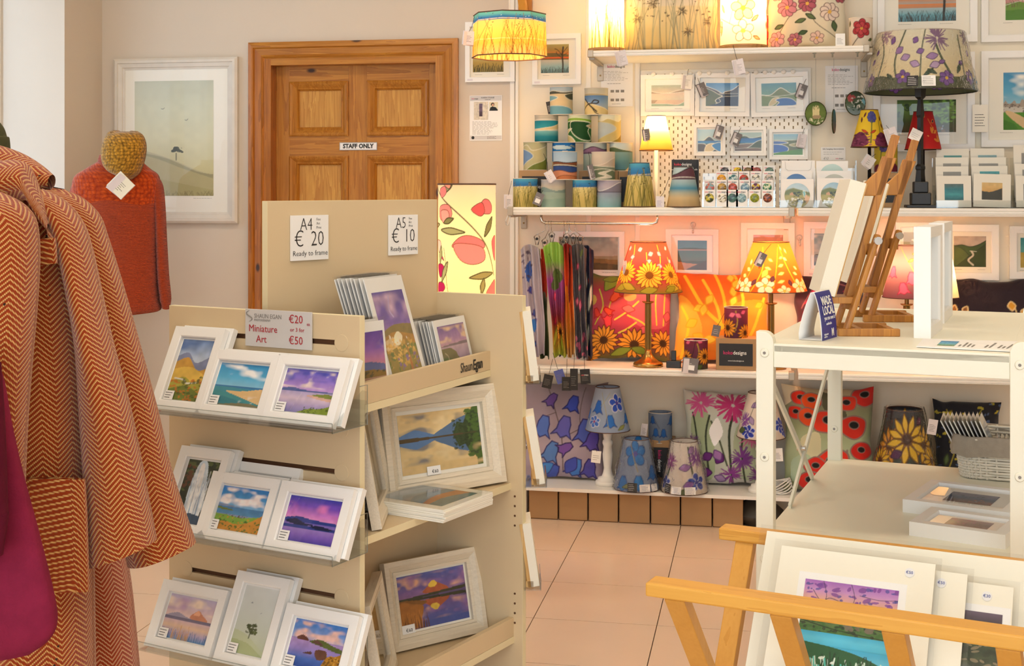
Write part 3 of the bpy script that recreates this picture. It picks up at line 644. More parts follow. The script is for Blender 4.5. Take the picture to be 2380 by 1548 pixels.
# side panel (right) and tall back board
def slab(name, p0, p1, z0, z1, th, mat, side=1):
    a, b = Vector((*p0, 0)), Vector((*p1, 0)); d = (b - a).normalized(); n = Vector((-d.y, d.x, 0)) * th * side
    return B().prism([tuple(q.xy) for q in (a, b, b + n, a + n)], z0, z1).make(name, mat, stand)
bn, bf = loc2(.0277, 3.5), loc2(-.207, 3.63)
slab('side_panel', bn, bf, 0, 1.0955, .018, 'panel_beige', -1)
d = (Vector(bn) - Vector(bf)).normalized()
slab('side_panel_edging', (bn[0] + d.x * .0008, bn[1] + d.y * .0008), bn, 0, 1.0957, .018, 'panel_edge', -1); slab('side_panel_edging', bn, bf, 1.0955, 1.0966, .018, 'panel_edge', -1)
for k in range(8):
    p = Vector(bn) + (Vector(bf) - Vector(bn)) * .085; z = .56 - k * .026 if k < 4 else .30 - (k - 4) * .026
    B().lathe([(.003, 0), (.003, .001), (.0005, .001)], 8).move(Matrix.Translation((p.x, p.y - .0002, z)) @ Matrix.Rotation(math.pi / 2, 4, 'X')).make('shelf_pin_hole', 'groove', stand)
cl, cr = loc2(-.585, 3.145), bf
slab('back_board', cl, cr, 0, 1.351, .018, 'panel_beige', 1)
d = (Vector(cr) - Vector(cl)).normalized(); slab('back_board_edging', (cl[0] - d.x * .001, cl[1] - d.y * .001), cl, 0, 1.3514, .018, 'panel_edge', 1); slab('back_board_edging', cl, cr, 1.351, 1.352, .018, 'panel_edge', 1)
# inner shelves, polygon between the three panels
def shelf(z, fr_r, th=.018, fl=(.0, .02), lip=0., name='shelf'):
    q = [fl, fr_r, (bf[0] - .0, bf[1] - .002), (cl[0] + .25 * (cr[0] - cl[0]), cl[1] + .25 * (cr[1] - cl[1]) - .002), (-.20, .02)]
    B().prism(q, z - th, z).make(name, 'panel_beige', stand)
    a, b = Vector((*fl, 0)), Vector((*fr_r, 0)); d = (b - a).normalized(); n = Vector((d.y, -d.x, 0))
    B().prism([tuple(v.xy) for v in (a, b, b + n * .001, a + n * .001)], z - th, z).make(name + '_edging', 'panel_edge', stand)
    if lip:
        B().prism([tuple(v.xy) for v in (a, b, b - n * .014, a - n * .014)], z + .0005, z + lip).make('tray_lip', 'panel_beige', stand)
    return a, b, d, n
tr_r = loc2(-.0578 - .001, 3.5476); s2_r = loc2(.0058, 3.536); s3_r = loc2(.006, 3.515)
ta_, tb_, td, tn = shelf(.893, tr_r, lip=.05, name='print_tray')
shelf(.594, s2_r); s3a, s3b, s3d, s3n = shelf(.186, s3_r, lip=.05, name='bottom_tray')
ang = math.atan2(td.y, td.x); p = ta_ + td * ((tb_ - ta_).length - .11) + tn * .0015
text('Shaun', .036, 'ink', stand, (p.x + td.x * .003, p.y + td.y * .003, .917), (math.pi / 2, 0, ang), 'RIGHT', width=.8)
text('Egan', .038, 'ink', stand, (p.x + td.x * .006, p.y + td.y * .006, .917), (math.pi / 2, 0, ang), 'LEFT', bold=.0009, width=.8)
# price boards on the tall board
ca_ = TA + math.atan2(cr[1] - cl[1], cr[0] - cl[0])
def on_board(px, py): # where a pixel meets the back board's front face
    a, b = st(*cl, 0), st(*cr, 0); n = Vector((-(b - a).y, (b - a).x, 0)); dd = Vector(ray(px, py)); t = (a - Vector((0, 0, 0))).dot(n) / Vector((dd.x, dd.y, 0)).dot(n)
    return Vector((dd.x * t, dd.y * t, HC + dd.z * t))
def price_board(label, x0, x1, y0, y1, l1, l2, shift=0):
    a, b, c = on_board(x0, y1), on_board(x1, (y1 * 2 - 5) / 2), on_board(x0, y0)
    w, h = (b - a).xy.length, c.z - a.z; m = (a + b) / 2; n = Vector((math.sin(ca_), -math.cos(ca_), 0)) * .0012
    t = thing('price_board', label, 'price sign', (m.x + n.x, m.y + n.y, a.z), ca_)
    B().box(-w / 2, w / 2, -.006, 0, 0, h).make('board', 'paper', t, bevel=.0006); y = -.0066
    text(l1, h * .40, 'ink', t, (-.11 * w, y, h * .79), width=.82, bold=-h * .007); 
    for k, s in enumerate(('Fine', 'Art', 'Print')): text(s, h * .088, 'ink', t, (.16 * w, y, h * (.905 - .092 * k)), align='LEFT', width=.9, bold=-h * .002)
    text('€', h * .50, 'ink', t, (-.30 * w, y, h * .46), width=.95, bold=-h * .008); text(l2, h * .48, 'ink', t, (.19 * w, y, h * .465), width=.86, bold=-h * .008)
    text('Ready to frame', h * .165, 'ink', t, (0, y, h * .155), width=.86 * w / (.80 * h) * .86, bold=-h * .002)
price_board('white A4 price board reading 20 euro on the tall beige board', 673, 759, 501, 607, 'A4', '20')
price_board('white A5 price board reading 10 euro on the tall beige board', 901, 967, 500, 594, 'A5', '10')
# miniature sign on the slatted panel
def on_A(px, py, y=0.):
    a = st(0, y, 0); n = Vector((-math.sin(TA), math.cos(TA), 0)); dd = Vector(ray(px, py)); t = a.dot(n) / Vector((dd.x, dd.y, 0)).dot(n)
    p = Vector((dd.x * t, dd.y * t, 0)) - Vector((O_.x, O_.y, 0)); return (p.x * math.cos(TA) + p.y * math.sin(TA), HC + dd.z * t)
(xa, za), (xb, zb) = on_A(571, 803, -.006), on_A(725, 726, -.006)
ws, hs = xb - xa, zb - za; c = st((xa + xb) / 2, -.0035, za)
t = thing('price_board', 'silver-grey Miniature Art price sign at the top of the slatted panel', 'price sign', c, TA); B().box(-ws / 2, ws / 2, -.004, 0, 0, hs).make('board', 'paper_grey', t, bevel=.0006); y = -.0046
text('SHAUN EGAN', hs * .165, 'ink_grey', t, (-.36 * ws, y, hs * .82), align='LEFT', width=.9); text('PHOTOGRAPHY', hs * .085, 'ink_grey', t, (-.36 * ws, y, hs * .71), align='LEFT', width=.9)
text('Miniature', hs * .27, 'ink_red', t, (-.225 * ws, y, hs * .48), width=.95); text('Art', hs * .27, 'ink_red', t, (-.25 * ws, y, hs * .20), width=.95)
text('€20', hs * .30, 'ink_red', t, (.27 * ws, y, hs * .78), width=.95); text('ea', hs * .13, 'ink_red', t, (.455 * ws, y, hs * .68), width=.9); text('or 3 for', hs * .15, 'ink_red', t, (.29 * ws, y, hs * .51)); text('€50', hs * .30, 'ink_red', t, (.27 * ws, y, hs * .22), width=.95)
sw = [(.055 * math.sin(k * .35) * .16 - .435 * ws, y, hs * (.66 + .30 * k / 18)) for k in range(19)]
B().tube(sw, [.0004 + .0012 * math.sin(math.pi * k / 18) for k in range(19)], 5).make('swirl_logo', 'ink_grey', t)
# acrylic ledges and the miniature frames
MINI = {
 'valley': (60, 90, .68, 'g 6f8fc4 b9c7dc e6dfd0 dcc98c; c 5a78b0 1 .72 3 .45 4; u 7d86a8 0,.72 .3,.78 .6,.62 1,.74; u c9973c 0,.62 .35,.70 .7,.5 1,.55; u e0b84e 0,.5 .5,.55 1,.42; u a7a13a .0,.3 .4,.38 .7,.28 1,.34; u 6f7d2a 0,.16 .5,.24 1,.12; l e9e6da .02 .1,.35 .4,.33 .5,.28 .8,.3; t c26f1c 40 0 1 0 .35 .03 3; t 4c5a1c 30 .3 1 0 .4 .03 5; n .35 12 3'),
 'beach': (84, 60, 1.42, 'g 2f95d0 56b4e0 9fd3ea cfe3ee; c ffffff 1 .62 4 .5 7; v .46 .40 2a6fa8 3f8fb8; u 3f8fa0 0,.44 .5,.42 1,.36; u e3bf86 .28,.30 .6,.36 1,.40; p e3bf86 .25,.33 .6,.35 1,.42 1,.1 .75,.2; u 3d8f95 0,.34 .3,.3 .6,.2 1,.06; u 2f7f8c 0,.25 .5,.14 .9,0; c ffffff .26 .02 9 .62 3; u 7a7556 0,.0 .2,.02 .7,.08 1,.03; n .12 9 3'),
 'dusk_beach': (84, 60, 1.42, 'g 5a58c0 8f74cc c39ad8 f2d0c8 f5e0c8; c fbe6d2 1 .55 5 .42 2; c 4c50b8 1 .7 4 .55 9; v .52 0 a79cc8 c9b2cf b8a2c0 8f86b0; u 54629c 0,.54 .2,.57 .4,.53 .7,.52 1,.50 ; v .48 0 b0a2cc d2bccf a897c2 7f7ab0; p d9ae9c .5,.40 .8,.42 1,.36 1,.3 .8,.32; p 7f8a3c .6,.42 .85,.46 1,.44 1,.36 .8,.38; u 7f9234 .35,-.02 .6,.10 .8,.12 1,.20; t 4c5c20 30 .5 1 .0 .14 .02 4; n .2 10 6'),
 'fall': (60, 90, .68, 'g 33402c 26301f 1c2a30; t 5d6a3a 40 0 1 .5 1 .04 3; t 6a3f2a 20 0 .3 .55 .9 .04 8; p cfe0ee .35,.95 .6,.97 .75,.6 .8,.2 .35,.12 .25,.5; p ffffff .42,.92 .55,.9 .6,.5 .62,.2 .5,.2 .4,.5; s 6f93b8 26 .3 .75 .1 .6 .012 .12 4; s f6fbff 26 .3 .78 .14 .7 .012 .1 8; u 35506c 0,.10 .5,.16 1,.1; n .4 16 2'),
 'headland': (84, 60, 1.42, 'g 1f7fd0 4fa3dc a9cdea f0dcd8; c fff4f4 1 .55 5 .42 4; u 8091b4 0,.60 .3,.57 .6,.53 1,.5; v .54 .36 3f7cb4 4f8cb8; p 6b7c3c .0,.52 .2,.50 .4,.46 .1,.46; u 7fa83c 0,.36 .3,.34 .6,.32 1,.40; u c98b34 .0,.12 .25,.2 .5,.16 .75,.24 1,.44; t 3f6a24 50 .0 1 0 .25 .03 3; t 5a3f24 26 .2 .7 .3 .36 .016 6; t d28f2c 26 .1 1 0 .3 .03 8; n .25 12 3'),
 'violet_sea': (84, 60, 1.42, 'g 4344b4 7a4fc4 d27fce f0a3c8 6f5cc0 5a4fb4; c e07fc8 .9 .58 3 .5 5; v .48 0 7a62b8 9a6cc0 5f4aa8 35308c; u 2f3f8c .0,.50 .25,.55 .5,.52 .8,.5 1,.49; v .44 .36 6a5cb4 8a70bc; p 22264c .02,.42 .2,.5 .4,.42 .6,.40 .3,.36; p 1f2448 .5,.36 .7,.40 .95,.34 .7,.31; v .30 0 9a7cc4 7f5fbc 4f3fa0; n .18 12 4'),
 'pastel': (84, 60, 1.42, 'g c3b8d8 e3c6cc f2d2bc e8bfae; c f6e0cf 1 .6 4 .45 2; c b890c0 1 .62 3 .6 8; u a59cb4 0,.5 .25,.6 .5,.52 1,.48; p cf8a6c .52,.52 .66,.72 .74,.66 .9,.5; p f0b08c .58,.6 .66,.72 .72,.62; v .50 .44 6f6a86 7f748c; v .44 0 d8b8c4 e6c4a8 b8a8c8 5f8fc0; s 3f6fa0 40 0 1 0 .2 .012 .25 5; s d29a4c 24 .2 .6 0 .3 .012 .2 9; n .15 10 3'),
 'mist': (60, 90, .68, 'g dfe3e0 d9dfd8 cfd6c6 bcc7a4; u c3cca8 0,.34 .4,.28 1,.06; u b2bd8c 0,.2 .5,.16 1,.0; l 4a5430 .02 .47,.24 .48,.33; t 46522c 34 .36 .6 .32 .44 .03 3; t 5a6638 14 .5 .68 .3 .36 .02 6; l 6a7480 .006 .28,.75 .3,.76 .32,.75; l 6a7480 .006 .62,.62 .65,.63; n .06 8 2'),
 'rocks': (84, 60, 1.42, 'g 3f7fd0 8fa8dc e2b6c4 b89ccf; c f0c3b8 1 .55 5 .42 4; c 4f86d0 1 .75 4 .55 9; u 9f86bc 0,.60 1,.60; v .58 0 b392c8 9a86c8 4f6fbc 2f4f9c; p 6a3f34 .1,.58 .2,.68 .34,.58; p 5f6a34 .35,.56 .55,.64 .8,.56 1,.50 1,.42 .6,.5; p 6a4a40 .42,.56 .5,.62 .62,.52; p 5a3c34 .28,.3 .42,.36 .44,.3; p 6a4638 .5,.4 .7,.42 .72,.26 .56,.22; p b07a28 .68,.02 .74,.3 .9,.36 1,.38 1,-.1; t 6a4a1c 30 .7 1 0 .34 .03 4; t d8a03c 20 .7 1 .1 .36 .02 6; n .25 12 3')}
def mcv(k): w, h, a, c = MINI[k]; return Cv(w, h, a, 'fff', c)
def acrylic_ledge(z, label, x0, x1):
    t = thing('acrylic_ledge', label, 'display ledge', st((x0 + x1) / 2, -.001, z), TA, 'clear acrylic ledges on the slatted panel'); w = (x1 - x0) / 2
    B().box(-w, w, -.128, 0, -.003, 0).make('base', 'acrylic', t); B().box(-w, w, -.131, -.128, -.003, .018).make('front_lip', 'acrylic', t); B().box(-w, w, -.003, 0, 0, .05).make('back_strip', 'acrylic', t)
    B().prism([(-.131, -.003), (0, -.003), (0, .07), (-.02, .075), (-.128, .012)], w - .001, w + .002, 'x').make('end_cheek', 'acrylic', t)
    B().tube([(w + .001, -.131, .018), (w + .001, -.131, -.003), (w + .001, -.002, -.003), (w + .001, -.002, .085), (w + .001, -.03, .085)], .0013, 5).make('bright_edge', 'acrylic_edge', t)
    B().tube([(-w, -.131, .018), (w, -.131, .018)], .0012, 5).make('bright_edge', 'acrylic_edge', t)
rows = [(.858, 'clear acrylic ledge holding the top row of miniature frames', [('valley', 350, 465, .155, .205, 'small white frame with a golden valley photo, upright, top left of the stand'), ('beach', 455, 608, .2, .155, 'small white frame with a turquoise beach photo on the top ledge'), ('dusk_beach', 605, 775, .2, .155, 'small white frame with a violet cloudy beach photo at the right of the top ledge')]),
        (.572, 'clear acrylic ledge holding the middle row of miniature frames', [('fall', 372, 470, .155, .205, 'small white frame with a waterfall photo on the middle ledge beside the tweed sleeve'), ('headland', 450, 612, .2, .155, 'small white frame with a green headland photo on the middle ledge'), ('violet_sea', 612, 785, .2, .155, 'small white frame with a purple sea and islands photo on the middle ledge')]),
        (.296, 'clear acrylic ledge holding the bottom row of miniature frames', [('pastel', 333, 490, .2, .155, 'small white frame with a pastel mountain reflection photo on the bottom ledge'), ('mist', 495, 620, .155, .205, 'small white upright frame with a lone tree in mist on the bottom ledge'), ('rocks', 622, 800, .2, .155, 'small white frame with a rocky coast photo at the right of the bottom ledge')])]
LEAN = .42
for ri, (z, lab, fr) in enumerate(rows):
    acrylic_ledge(z, lab, -.545, .022)
    for k, (key, a, b, w, h, l) in enumerate(fr):
        x = (on_A(a, 1000, -.118)[0] + on_A(b, 1000, -.118)[0]) / 2
        y0 = -.124; lean = math.radians(26)
        f = framed('miniature_frame', l, 'picture frame', w, h, mcv(key), st(x, y0 + .016, z + .001), TA, -lean, bd=.024, mb=.004, dep=.016, mount='mount_white', group='miniature frames on the slatted panel', price=(-w / 2 + .026, .026, .028, .022))
        # a second and third frame standing behind
        for j in range(1 if h > .17 else (2 if ri == 1 and k == 1 else 1)):
            hh = h + (.02 if (ri == 1 and k == 1 and j == 1) else 0); zz_ = z + .001
            g = thing('miniature_frame', ('white spare frame standing directly behind the ' + {'valley': 'golden valley', 'beach': 'turquoise beach', 'dusk_beach': 'violet beach', 'fall': 'waterfall', 'headland': 'green headland', 'violet_sea': 'purple sea', 'pastel': 'pastel mountain', 'mist': 'misty tree', 'rocks': 'rocky coast'}[key] + ' photo') + (', further back' if j else ''), 'picture frame', st(x + .010 + .012 * j, y0 + .016 + .0195 * (j + 1), zz_), group='spare frames behind the miniatures', rot=(-lean, 0, TA))
            B().moulding(w, hh, [(0, 0), (0, -.016), (.003, -.016), (.021, -.015), (.024, -.012), (.024, 0)]).make('frame_moulding', 'frame_white', g); B().box(-w / 2 + .02, w / 2 - .02, -.006, -.003, .02, hh - .02).make('mount_board', 'mount_white', g)
# ---- things on the stand's shelves
LAKE = 'g e8c88c f0d8a0 d8c49c; c 8f8a86 1 .55 5 .5 4; c f4dca8 1 .55 6 .5 8; u 5f86b8 0,.64 .18,.72 .3,.68 .45,.60 .6,.58 1,.58; u 4f74a4 .35,.56 .45,.58 .6,.72 .75,.84 1,.9; p 5a7aa0 .42,.57 .6,.74 .8,.86 1,.88 1,.57; q 5a4a30 0,.60 .3,.59 .42,.575 1,.585 1,.56 0,.56; q 3c5230 .66,.58 .72,.78 .8,.74 .86,.92 .92,.96 1,1.02 1,.56; t 4f7030 60 .84 1 .6 1 .04 3; t 2f4426 40 .66 .9 .58 .8 .025 6; m .565 .86; c e0c08c .4 .0 5 .55 3; n .12 14 5'
ERRIG = 'g 4f5fa8 7a5f9c c98a8c e0a878; c e8b090 1 .62 5 .45 4; c 9a6fa8 1 .62 4 .55 9; u 6a5580 .5,.60 .8,.62 1,.68; u 5f4f78 0,.56 .4,.58 .7,.6 1,.64; p b8603c .36,.62 .46,.76 .52,.82 .58,.78 .74,.62; p f0c84c .44,.74 .52,.83 .58,.76 .52,.7; q 3f3f2c 0,.58 .4,.60 1,.64 1,.58 .4,.56 0,.52; m .56 .85; p 8a5a24 0,.54 .2,.53 .4,.47 .3,.40 .1,.38 0,.38; p a86a2a 0,.5 .2,.46 .34,.40 .3,.2 .2,.02 0,-.02; s c07a30 50 0 .3 .02 .3 .012 .2 5; s 6a3f1c 40 0 .4 .0 .24 .012 .2 9; n .25 14 3'
def on_shelf(px, py, z): return atZ(px, py, z)
a, b = atZ(895, 1166, .595), atZ(1163, 1119, .595); ag = math.atan2(b.y - a.y, b.x - a.x); m = (a + b) / 2; wl = (b - a).length
framed('framed_photo', 'large limed frame with a mountain lake reflection photo priced at 60 euro', 'picture frame', wl, .262, Cv(150, 104, 1.55, 'fff', LAKE), m, ag, -math.radians(11), bd=.045, mb=.01, dep=.03, frame='frame_limed', mount='mount', style='scoop', price=(-.055, .047, .042, .022, '€60'))
a, b = atZ(905, 1517, .187), atZ(1123, 1465, .187); ag2 = math.atan2(b.y - a.y, b.x - a.x); m = (a + b) / 2; wl = (b - a).length
framed('framed_photo', 'limed frame with a sunlit pink mountain and lake photo priced at 60 euro', 'picture frame', wl, .222, Cv(130, 84, 1.75, 'fff', ERRIG), m, ag2, -math.radians(14), bd=.036, mb=.006, dep=.026, frame='frame_limed', mount='mount', style='scoop', price=(-wl / 2 + .036, .036, .042, .022, '€60'))
# frames standing on edge behind the slatted panel, seen almost end-on
for z, r_, f0, f1, hh, l in ((.595, -.322, 3.02, 3.31, .275, 'pale limed frame leaning edge-on beside the lake photo'), (.187, -.31, 3.02, 3.30, .235, 'pale limed frame leaning edge-on beside the sunlit mountain photo')):
    framed('framed_photo', l, 'picture frame', f1 - f0, hh, Cv(40, 30, 1.3, '8a7a50', 'g b09a5c 7a6a48; n .5 6 3'), rf(r_, (f0 + f1) / 2, z), TH + math.pi / 2, -math.radians(10), bd=.036, mb=.004, dep=.024, frame='frame_limed', style='scoop', mount='brass')
# low stack of mounted prints on the shelf
q = [atZ(*p, .598) for p in ((888, 1188), (1003, 1200), (1103, 1166), (990, 1152))]
u_ = (q[1] - q[0]); w_ = (q[3] - q[0]); c = (q[0] + q[1] + q[2] + q[3]) / 4; an = math.atan2(w_.y, w_.x); L1, L2 = .178, .235
for k in range(7):
    p = thing('mounted_print', 'topmost mounted print of a blue hillside on the low shelf stack' if k == 6 else 'mounted print in the low flat stack under the blue hillside print', 'mounted print', (c.x + .001 * (k % 3), c.y - .001 * (k % 2), .5945 + .0044 * k), an + .012 * ((k * 7) % 3 - 1), 'stack of mounted prints on the stand shelf')
    B().box(-L1 / 2 - .02, L1 / 2 + .02, -L2 / 2, L2 / 2, 0, .004).make('mount_board', 'mount', p)
    if k == 6:
        C = Cv(60, 84, .71, 'fff', 'g c8d0d8 8aa0b0 c09070 6f6a50; u 6f8a9c 0,.5 .4,.62 1,.5; u b8784c 0,.3 .5,.4 1,.34; u 5f7a80 0,.2 .5,.24 1,.1; n .3 8 3'); picture('print_sheet', L1 - .02, L2 - .05, C, p, (0, -L2 / 2 + .025, .0046), rot=(-math.pi / 2, 0, 0))
        B().box(-L1 / 2 - .021, L1 / 2 + .021, -L2 / 2 - .001, L2 / 2 + .001, .0052, .0056).make('sleeve', 'sleeve', p)
# packs of sleeved prints leaning in the top tray
def pack(base, w, h, n, C, ang, lean, lab, lab2, step, marg=(.02, .02, .02), group=''):
    """front print first; the others stand behind it"""
    d = Vector((-math.sin(ang), math.cos(ang), 0))
    for k in range(n):
        p = base + d * step * k; rnd = random.Random(k + int(w * 1000))
        t = thing('sleeved_print', lab if k == 0 else lab2, 'mounted print', (p.x + rnd.uniform(-.002, .002), p.y, base.z + .0), group=group, rot=(-lean - .006 * k, 0, ang))
        B().box(-w / 2, w / 2, 0, .003, 0, h - rnd.uniform(0, .004)).make('mount_board', 'mount_white', t)
        if k == 0: picture('print_sheet', w - marg[0] * 2, h - marg[1] - marg[2], C, t, (0, -.0006, marg[1]), mat='print_gloss')
        B().box(-w / 2 - .004, w / 2 + .004, -.0014, -.0011, -.001, h + .006).make('sleeve', 'sleeve', t)
        if k: B().box(-w / 2 - .003, w / 2 + .003, .0032, .0036, 0, h + .004).make('sleeve_back', 'sleeve', t)
zt = .894
nrm = Vector((-math.sin(TA + ang), math.cos(TA + ang), 0))
def tray_pt(px):   # point on the tray floor just behind the lip, under a pixel column
    a, b = st(ta_.x, ta_.y, zt), st(tb_.x, tb_.y, zt); a, b = a + nrm * .018, b + nrm * .018; n = Vector((-(b - a).y, (b - a).x, 0)); dd = Vector(ray(px, 0)); dd.z = 0
    t = Vector((a.x, a.y, 0)).dot(n) / dd.dot(n); return Vector((dd.x * t, dd.y * t, zt))
an = TA + ang
VIOLET = 'g 5f3fa4 8f5fb8 d88fa0 f0b070 e0a070; c f4c090 1 .55 4 .5 3; c 6a4fb0 1 .72 5 .5 8; u 5f6a9c 0,.5 .4,.56 1,.5; u 8a6a2c 0,.42 .5,.44 1,.40; v .32 0 c89c80 9a7f80 5f5570; t 4c4a2c 30 0 1 .34 .42 .02 4; n .2 12 3'
LIGHTH = 'g 4f3fa0 7f5fb4 d8a8c4 f0c8a8; c e8c0d8 1 .66 4 .5 6; l c8b0e0 .02 .5,.95 .42,.8 .5,.72; u 8f7a3c 0,.56 .3,.62 .6,.64 1,.62; u b8862c 0,.50 .4,.56 1,.5; p e8c890 .0,.46 .3,.5 .6,.48 .4,.38 .1,.34; u a08a34 0,.36 .4,.40 .6,.46 1,.4; t d8a848 40 .0 .9 .2 .46 .03 3; t 6a7a2c 50 0 1 0 .4 .03 5; t 8f6a9c 40 .3 1 0 .3 .025 7; p c07a2c .62,.02 .68,.3 .66,.46 .72,.3 .72,.0; p fff0c8 .34,.50 .5,.56 .62,.5 .5,.42 .36,.42; t fff4dc 14 .2 .8 .4 .55 .018 12; t f0c060 30 .1 .9 .24 .5 .022 14; n .3 16 3'
BAY = 'g 6f4fa8 b88ab8 f0c090 e8b090; c f0c8a8 1 .6 4 .45 4; c 6f5fa8 1 .65 5 .55 2; u 7f6a78 0,.55 .4,.58 1,.60; v .53 0 c8a8b8 a890b0 8f86b0; u 6f6a38 0,.5 .3,.5 .5,.4 .55,.3 .65,.2 .8,.1 1,.14; u 4f6a2c .0,.3 .25,.28 .5,.14 .7,.06 1,.2; l c8b890 .02 .1,.4 .2,.3 .15,.1; n .25 12 3'
pack(st(-.022, .088, zt), .122, .182, 10, Cv(50, 70, .7, 'fff', VIOLET), TA + math.radians(86), math.radians(7), 'sleeved violet sunset print, front of the low pack behind the slatted panel', 'sleeved print standing in the pack behind the violet sunset print', .020, (.008, .0, .026), 'pack of prints behind the slatted panel')
p = tray_pt(961) + nrm * .006; pack(p, .178, .286, 8, Cv(100, 140, .72, 'fff', LIGHTH), an, math.radians(17), 'tall sleeved photo print of a lighthouse headland in the top tray', 'sleeved print standing behind the lighthouse headland print', .010, (.016, .014, .04), 'pack of tall prints in the top tray')
p = tray_pt(1076) + nrm * .006; pack(p, .175, .152, 8, Cv(84, 62, 1.35, 'fff', BAY), an, math.radians(14), 'small sleeved photo print of a violet bay at the right of the top tray', 'small sleeved print standing behind the violet bay print', .0095, (.014, .016, .018), 'pack of small prints in the top tray')
# canvases on the far side of the side panel, seen from behind at the edge
for x0, x1, y0, y1, l in ((1217, 1256, 716, 876, 'pale canvas back leaning on the far side of the stand beside the scarves'), (1218, 1270, 957, 1112, 'wooden canvas back with a hook on the stand, before the bluebell cushion'), (1216, 1257, 1202, 1346, 'wooden canvas back low on the far side of the stand above the floor')):
    a = atT(x0 - 4, y1, 3.56); t = thing('canvas_print', l, 'canvas', a, group='canvases on the far side of the stand'); zt_ = atT(x0, y0, 3.56).z - a.z; w = (x1 - x0) / F * 3.56
    t.rotation_euler = (0, math.radians(0), TH)
    ln = w * .5
    q = [(w, 0), (w - ln, zt_), (w - ln - .022, zt_ - .004), (w - .022, -.004)]
    B().prism(q, -.06, .06, 'y').make('canvas_edge', 'canvas_cream', t)
    q2 = [(w - .022, -.004), (w - ln - .022, zt_ - .004), (w - ln - .03, zt_ - .006), (w - .03, -.006)]
    B().prism(q2, -.06, -.036, 'y').prism([(p_[0], p_[1]) for p_ in q2], .036, .06, 'y').make('stretcher_bar', 'bare_wood', t)
    B().bar((w - .026, -.06, .004), (w - .026, .06, .004), .02, .016).make('bottom_bar', 'bare_wood', t)
    B().tube([(w - .034 - ln * .5, -.02 + .008 * math.cos(k), zt_ * .5 + .008 * math.sin(k)) for k in np.linspace(0, 6.2, 12)], .0014, 5).make('hanging_ring', 'chrome', t)
    b = B().box(.006, w + .004, -.075, .075, -.009, -.006).box(w + .001, w + .004, -.075, .075, -.006, .02); b.make('acrylic_rest', 'acrylic', t)
# ================================================================== garments and left wall pictures
def herringbone(name, c1, c2, colw=.027, per=.0085, slope=.8):
    m, nt, p = newmat(name); p.inputs['Roughness'].default_value = .95; p.inputs['Specular IOR Level'].default_value = .1; p.inputs['Sheen Weight'].default_value = .35
    at = N(nt, 'ShaderNodeAttribute', attribute_name='weave'); sx = N(nt, 'ShaderNodeSeparateXYZ'); nt.links.new(at.outputs['Vector'], sx.inputs[0])
    def M(op, a, b=None, c=None):
        n = N(nt, 'ShaderNodeMath', operation=op)
        for i, q in enumerate((a, b, c)):
            if q is None: continue
            if isinstance(q, (int, float)): n.inputs[i].default_value = q
            else: nt.links.new(q, n.inputs[i])
        return n.outputs[0]
    wob = N(nt, 'ShaderNodeTexNoise'); wob.inputs['Scale'].default_value = 30; nt.links.new(at.outputs['Vector'], wob.inputs['Vector'])
    u = M('MULTIPLY_ADD', wob.outputs[0], .004, sx.outputs[0])
    tri = M('PINGPONG', u, colw)                                     # zig-zag of the columns
    s = M('DIVIDE', M('MULTIPLY_ADD', tri, slope, sx.outputs[1]), per)
    # short yarn floats along each stripe
    yarn = M('SINE', M('MULTIPLY', M('SUBTRACT', u, M('MULTIPLY', sx.outputs[1], .55)), 6.28318 / .0034))
    saw = M('ADD', M('SINE', M('MULTIPLY', s, 6.28318)), M('MULTIPLY', yarn, .42))
    fz = N(nt, 'ShaderNodeTexNoise'); fz.inputs['Scale'].default_value = 900; nt.links.new(at.outputs['Vector'], fz.inputs['Vector'])
    saw = M('ADD', saw, M('MULTIPLY_ADD', fz.outputs[0], 1.2, -.6))
    r = N(nt, 'ShaderNodeValToRGB'); r.color_ramp.elements[0].position = .53; r.color_ramp.elements[1].position = .86
    r.color_ramp.elements[0].color = (*lin(c1), 1); r.color_ramp.elements[1].color = (*lin(c2), 1)
    nt.links.new(M('MULTIPLY_ADD', saw, .32, .5), r.inputs[0])
    # dark neps
    vo = N(nt, 'ShaderNodeTexVoronoi'); vo.inputs['Scale'].default_value = 26; nt.links.new(at.outputs['Vector'], vo.inputs['Vector'])
    mx = N(nt, 'ShaderNodeMix', data_type='RGBA'); nt.links.new(M('LESS_THAN', vo.outputs['Distance'], .055), mx.inputs[0]); nt.links.new(r.outputs[0], mx.inputs[6]); mx.inputs[7].default_value = (*lin('#3a2418'), 1)
    nt.links.new(mx.outputs[2], p.inputs['Base Color'])
    b = N(nt, 'ShaderNodeBump'); b.inputs['Strength'].default_value = .5; b.inputs['Distance'].default_value = .0015; nt.links.new(saw, b.inputs['Height']); nt.links.new(b.outputs[0], p.inputs['Normal'])
    return m
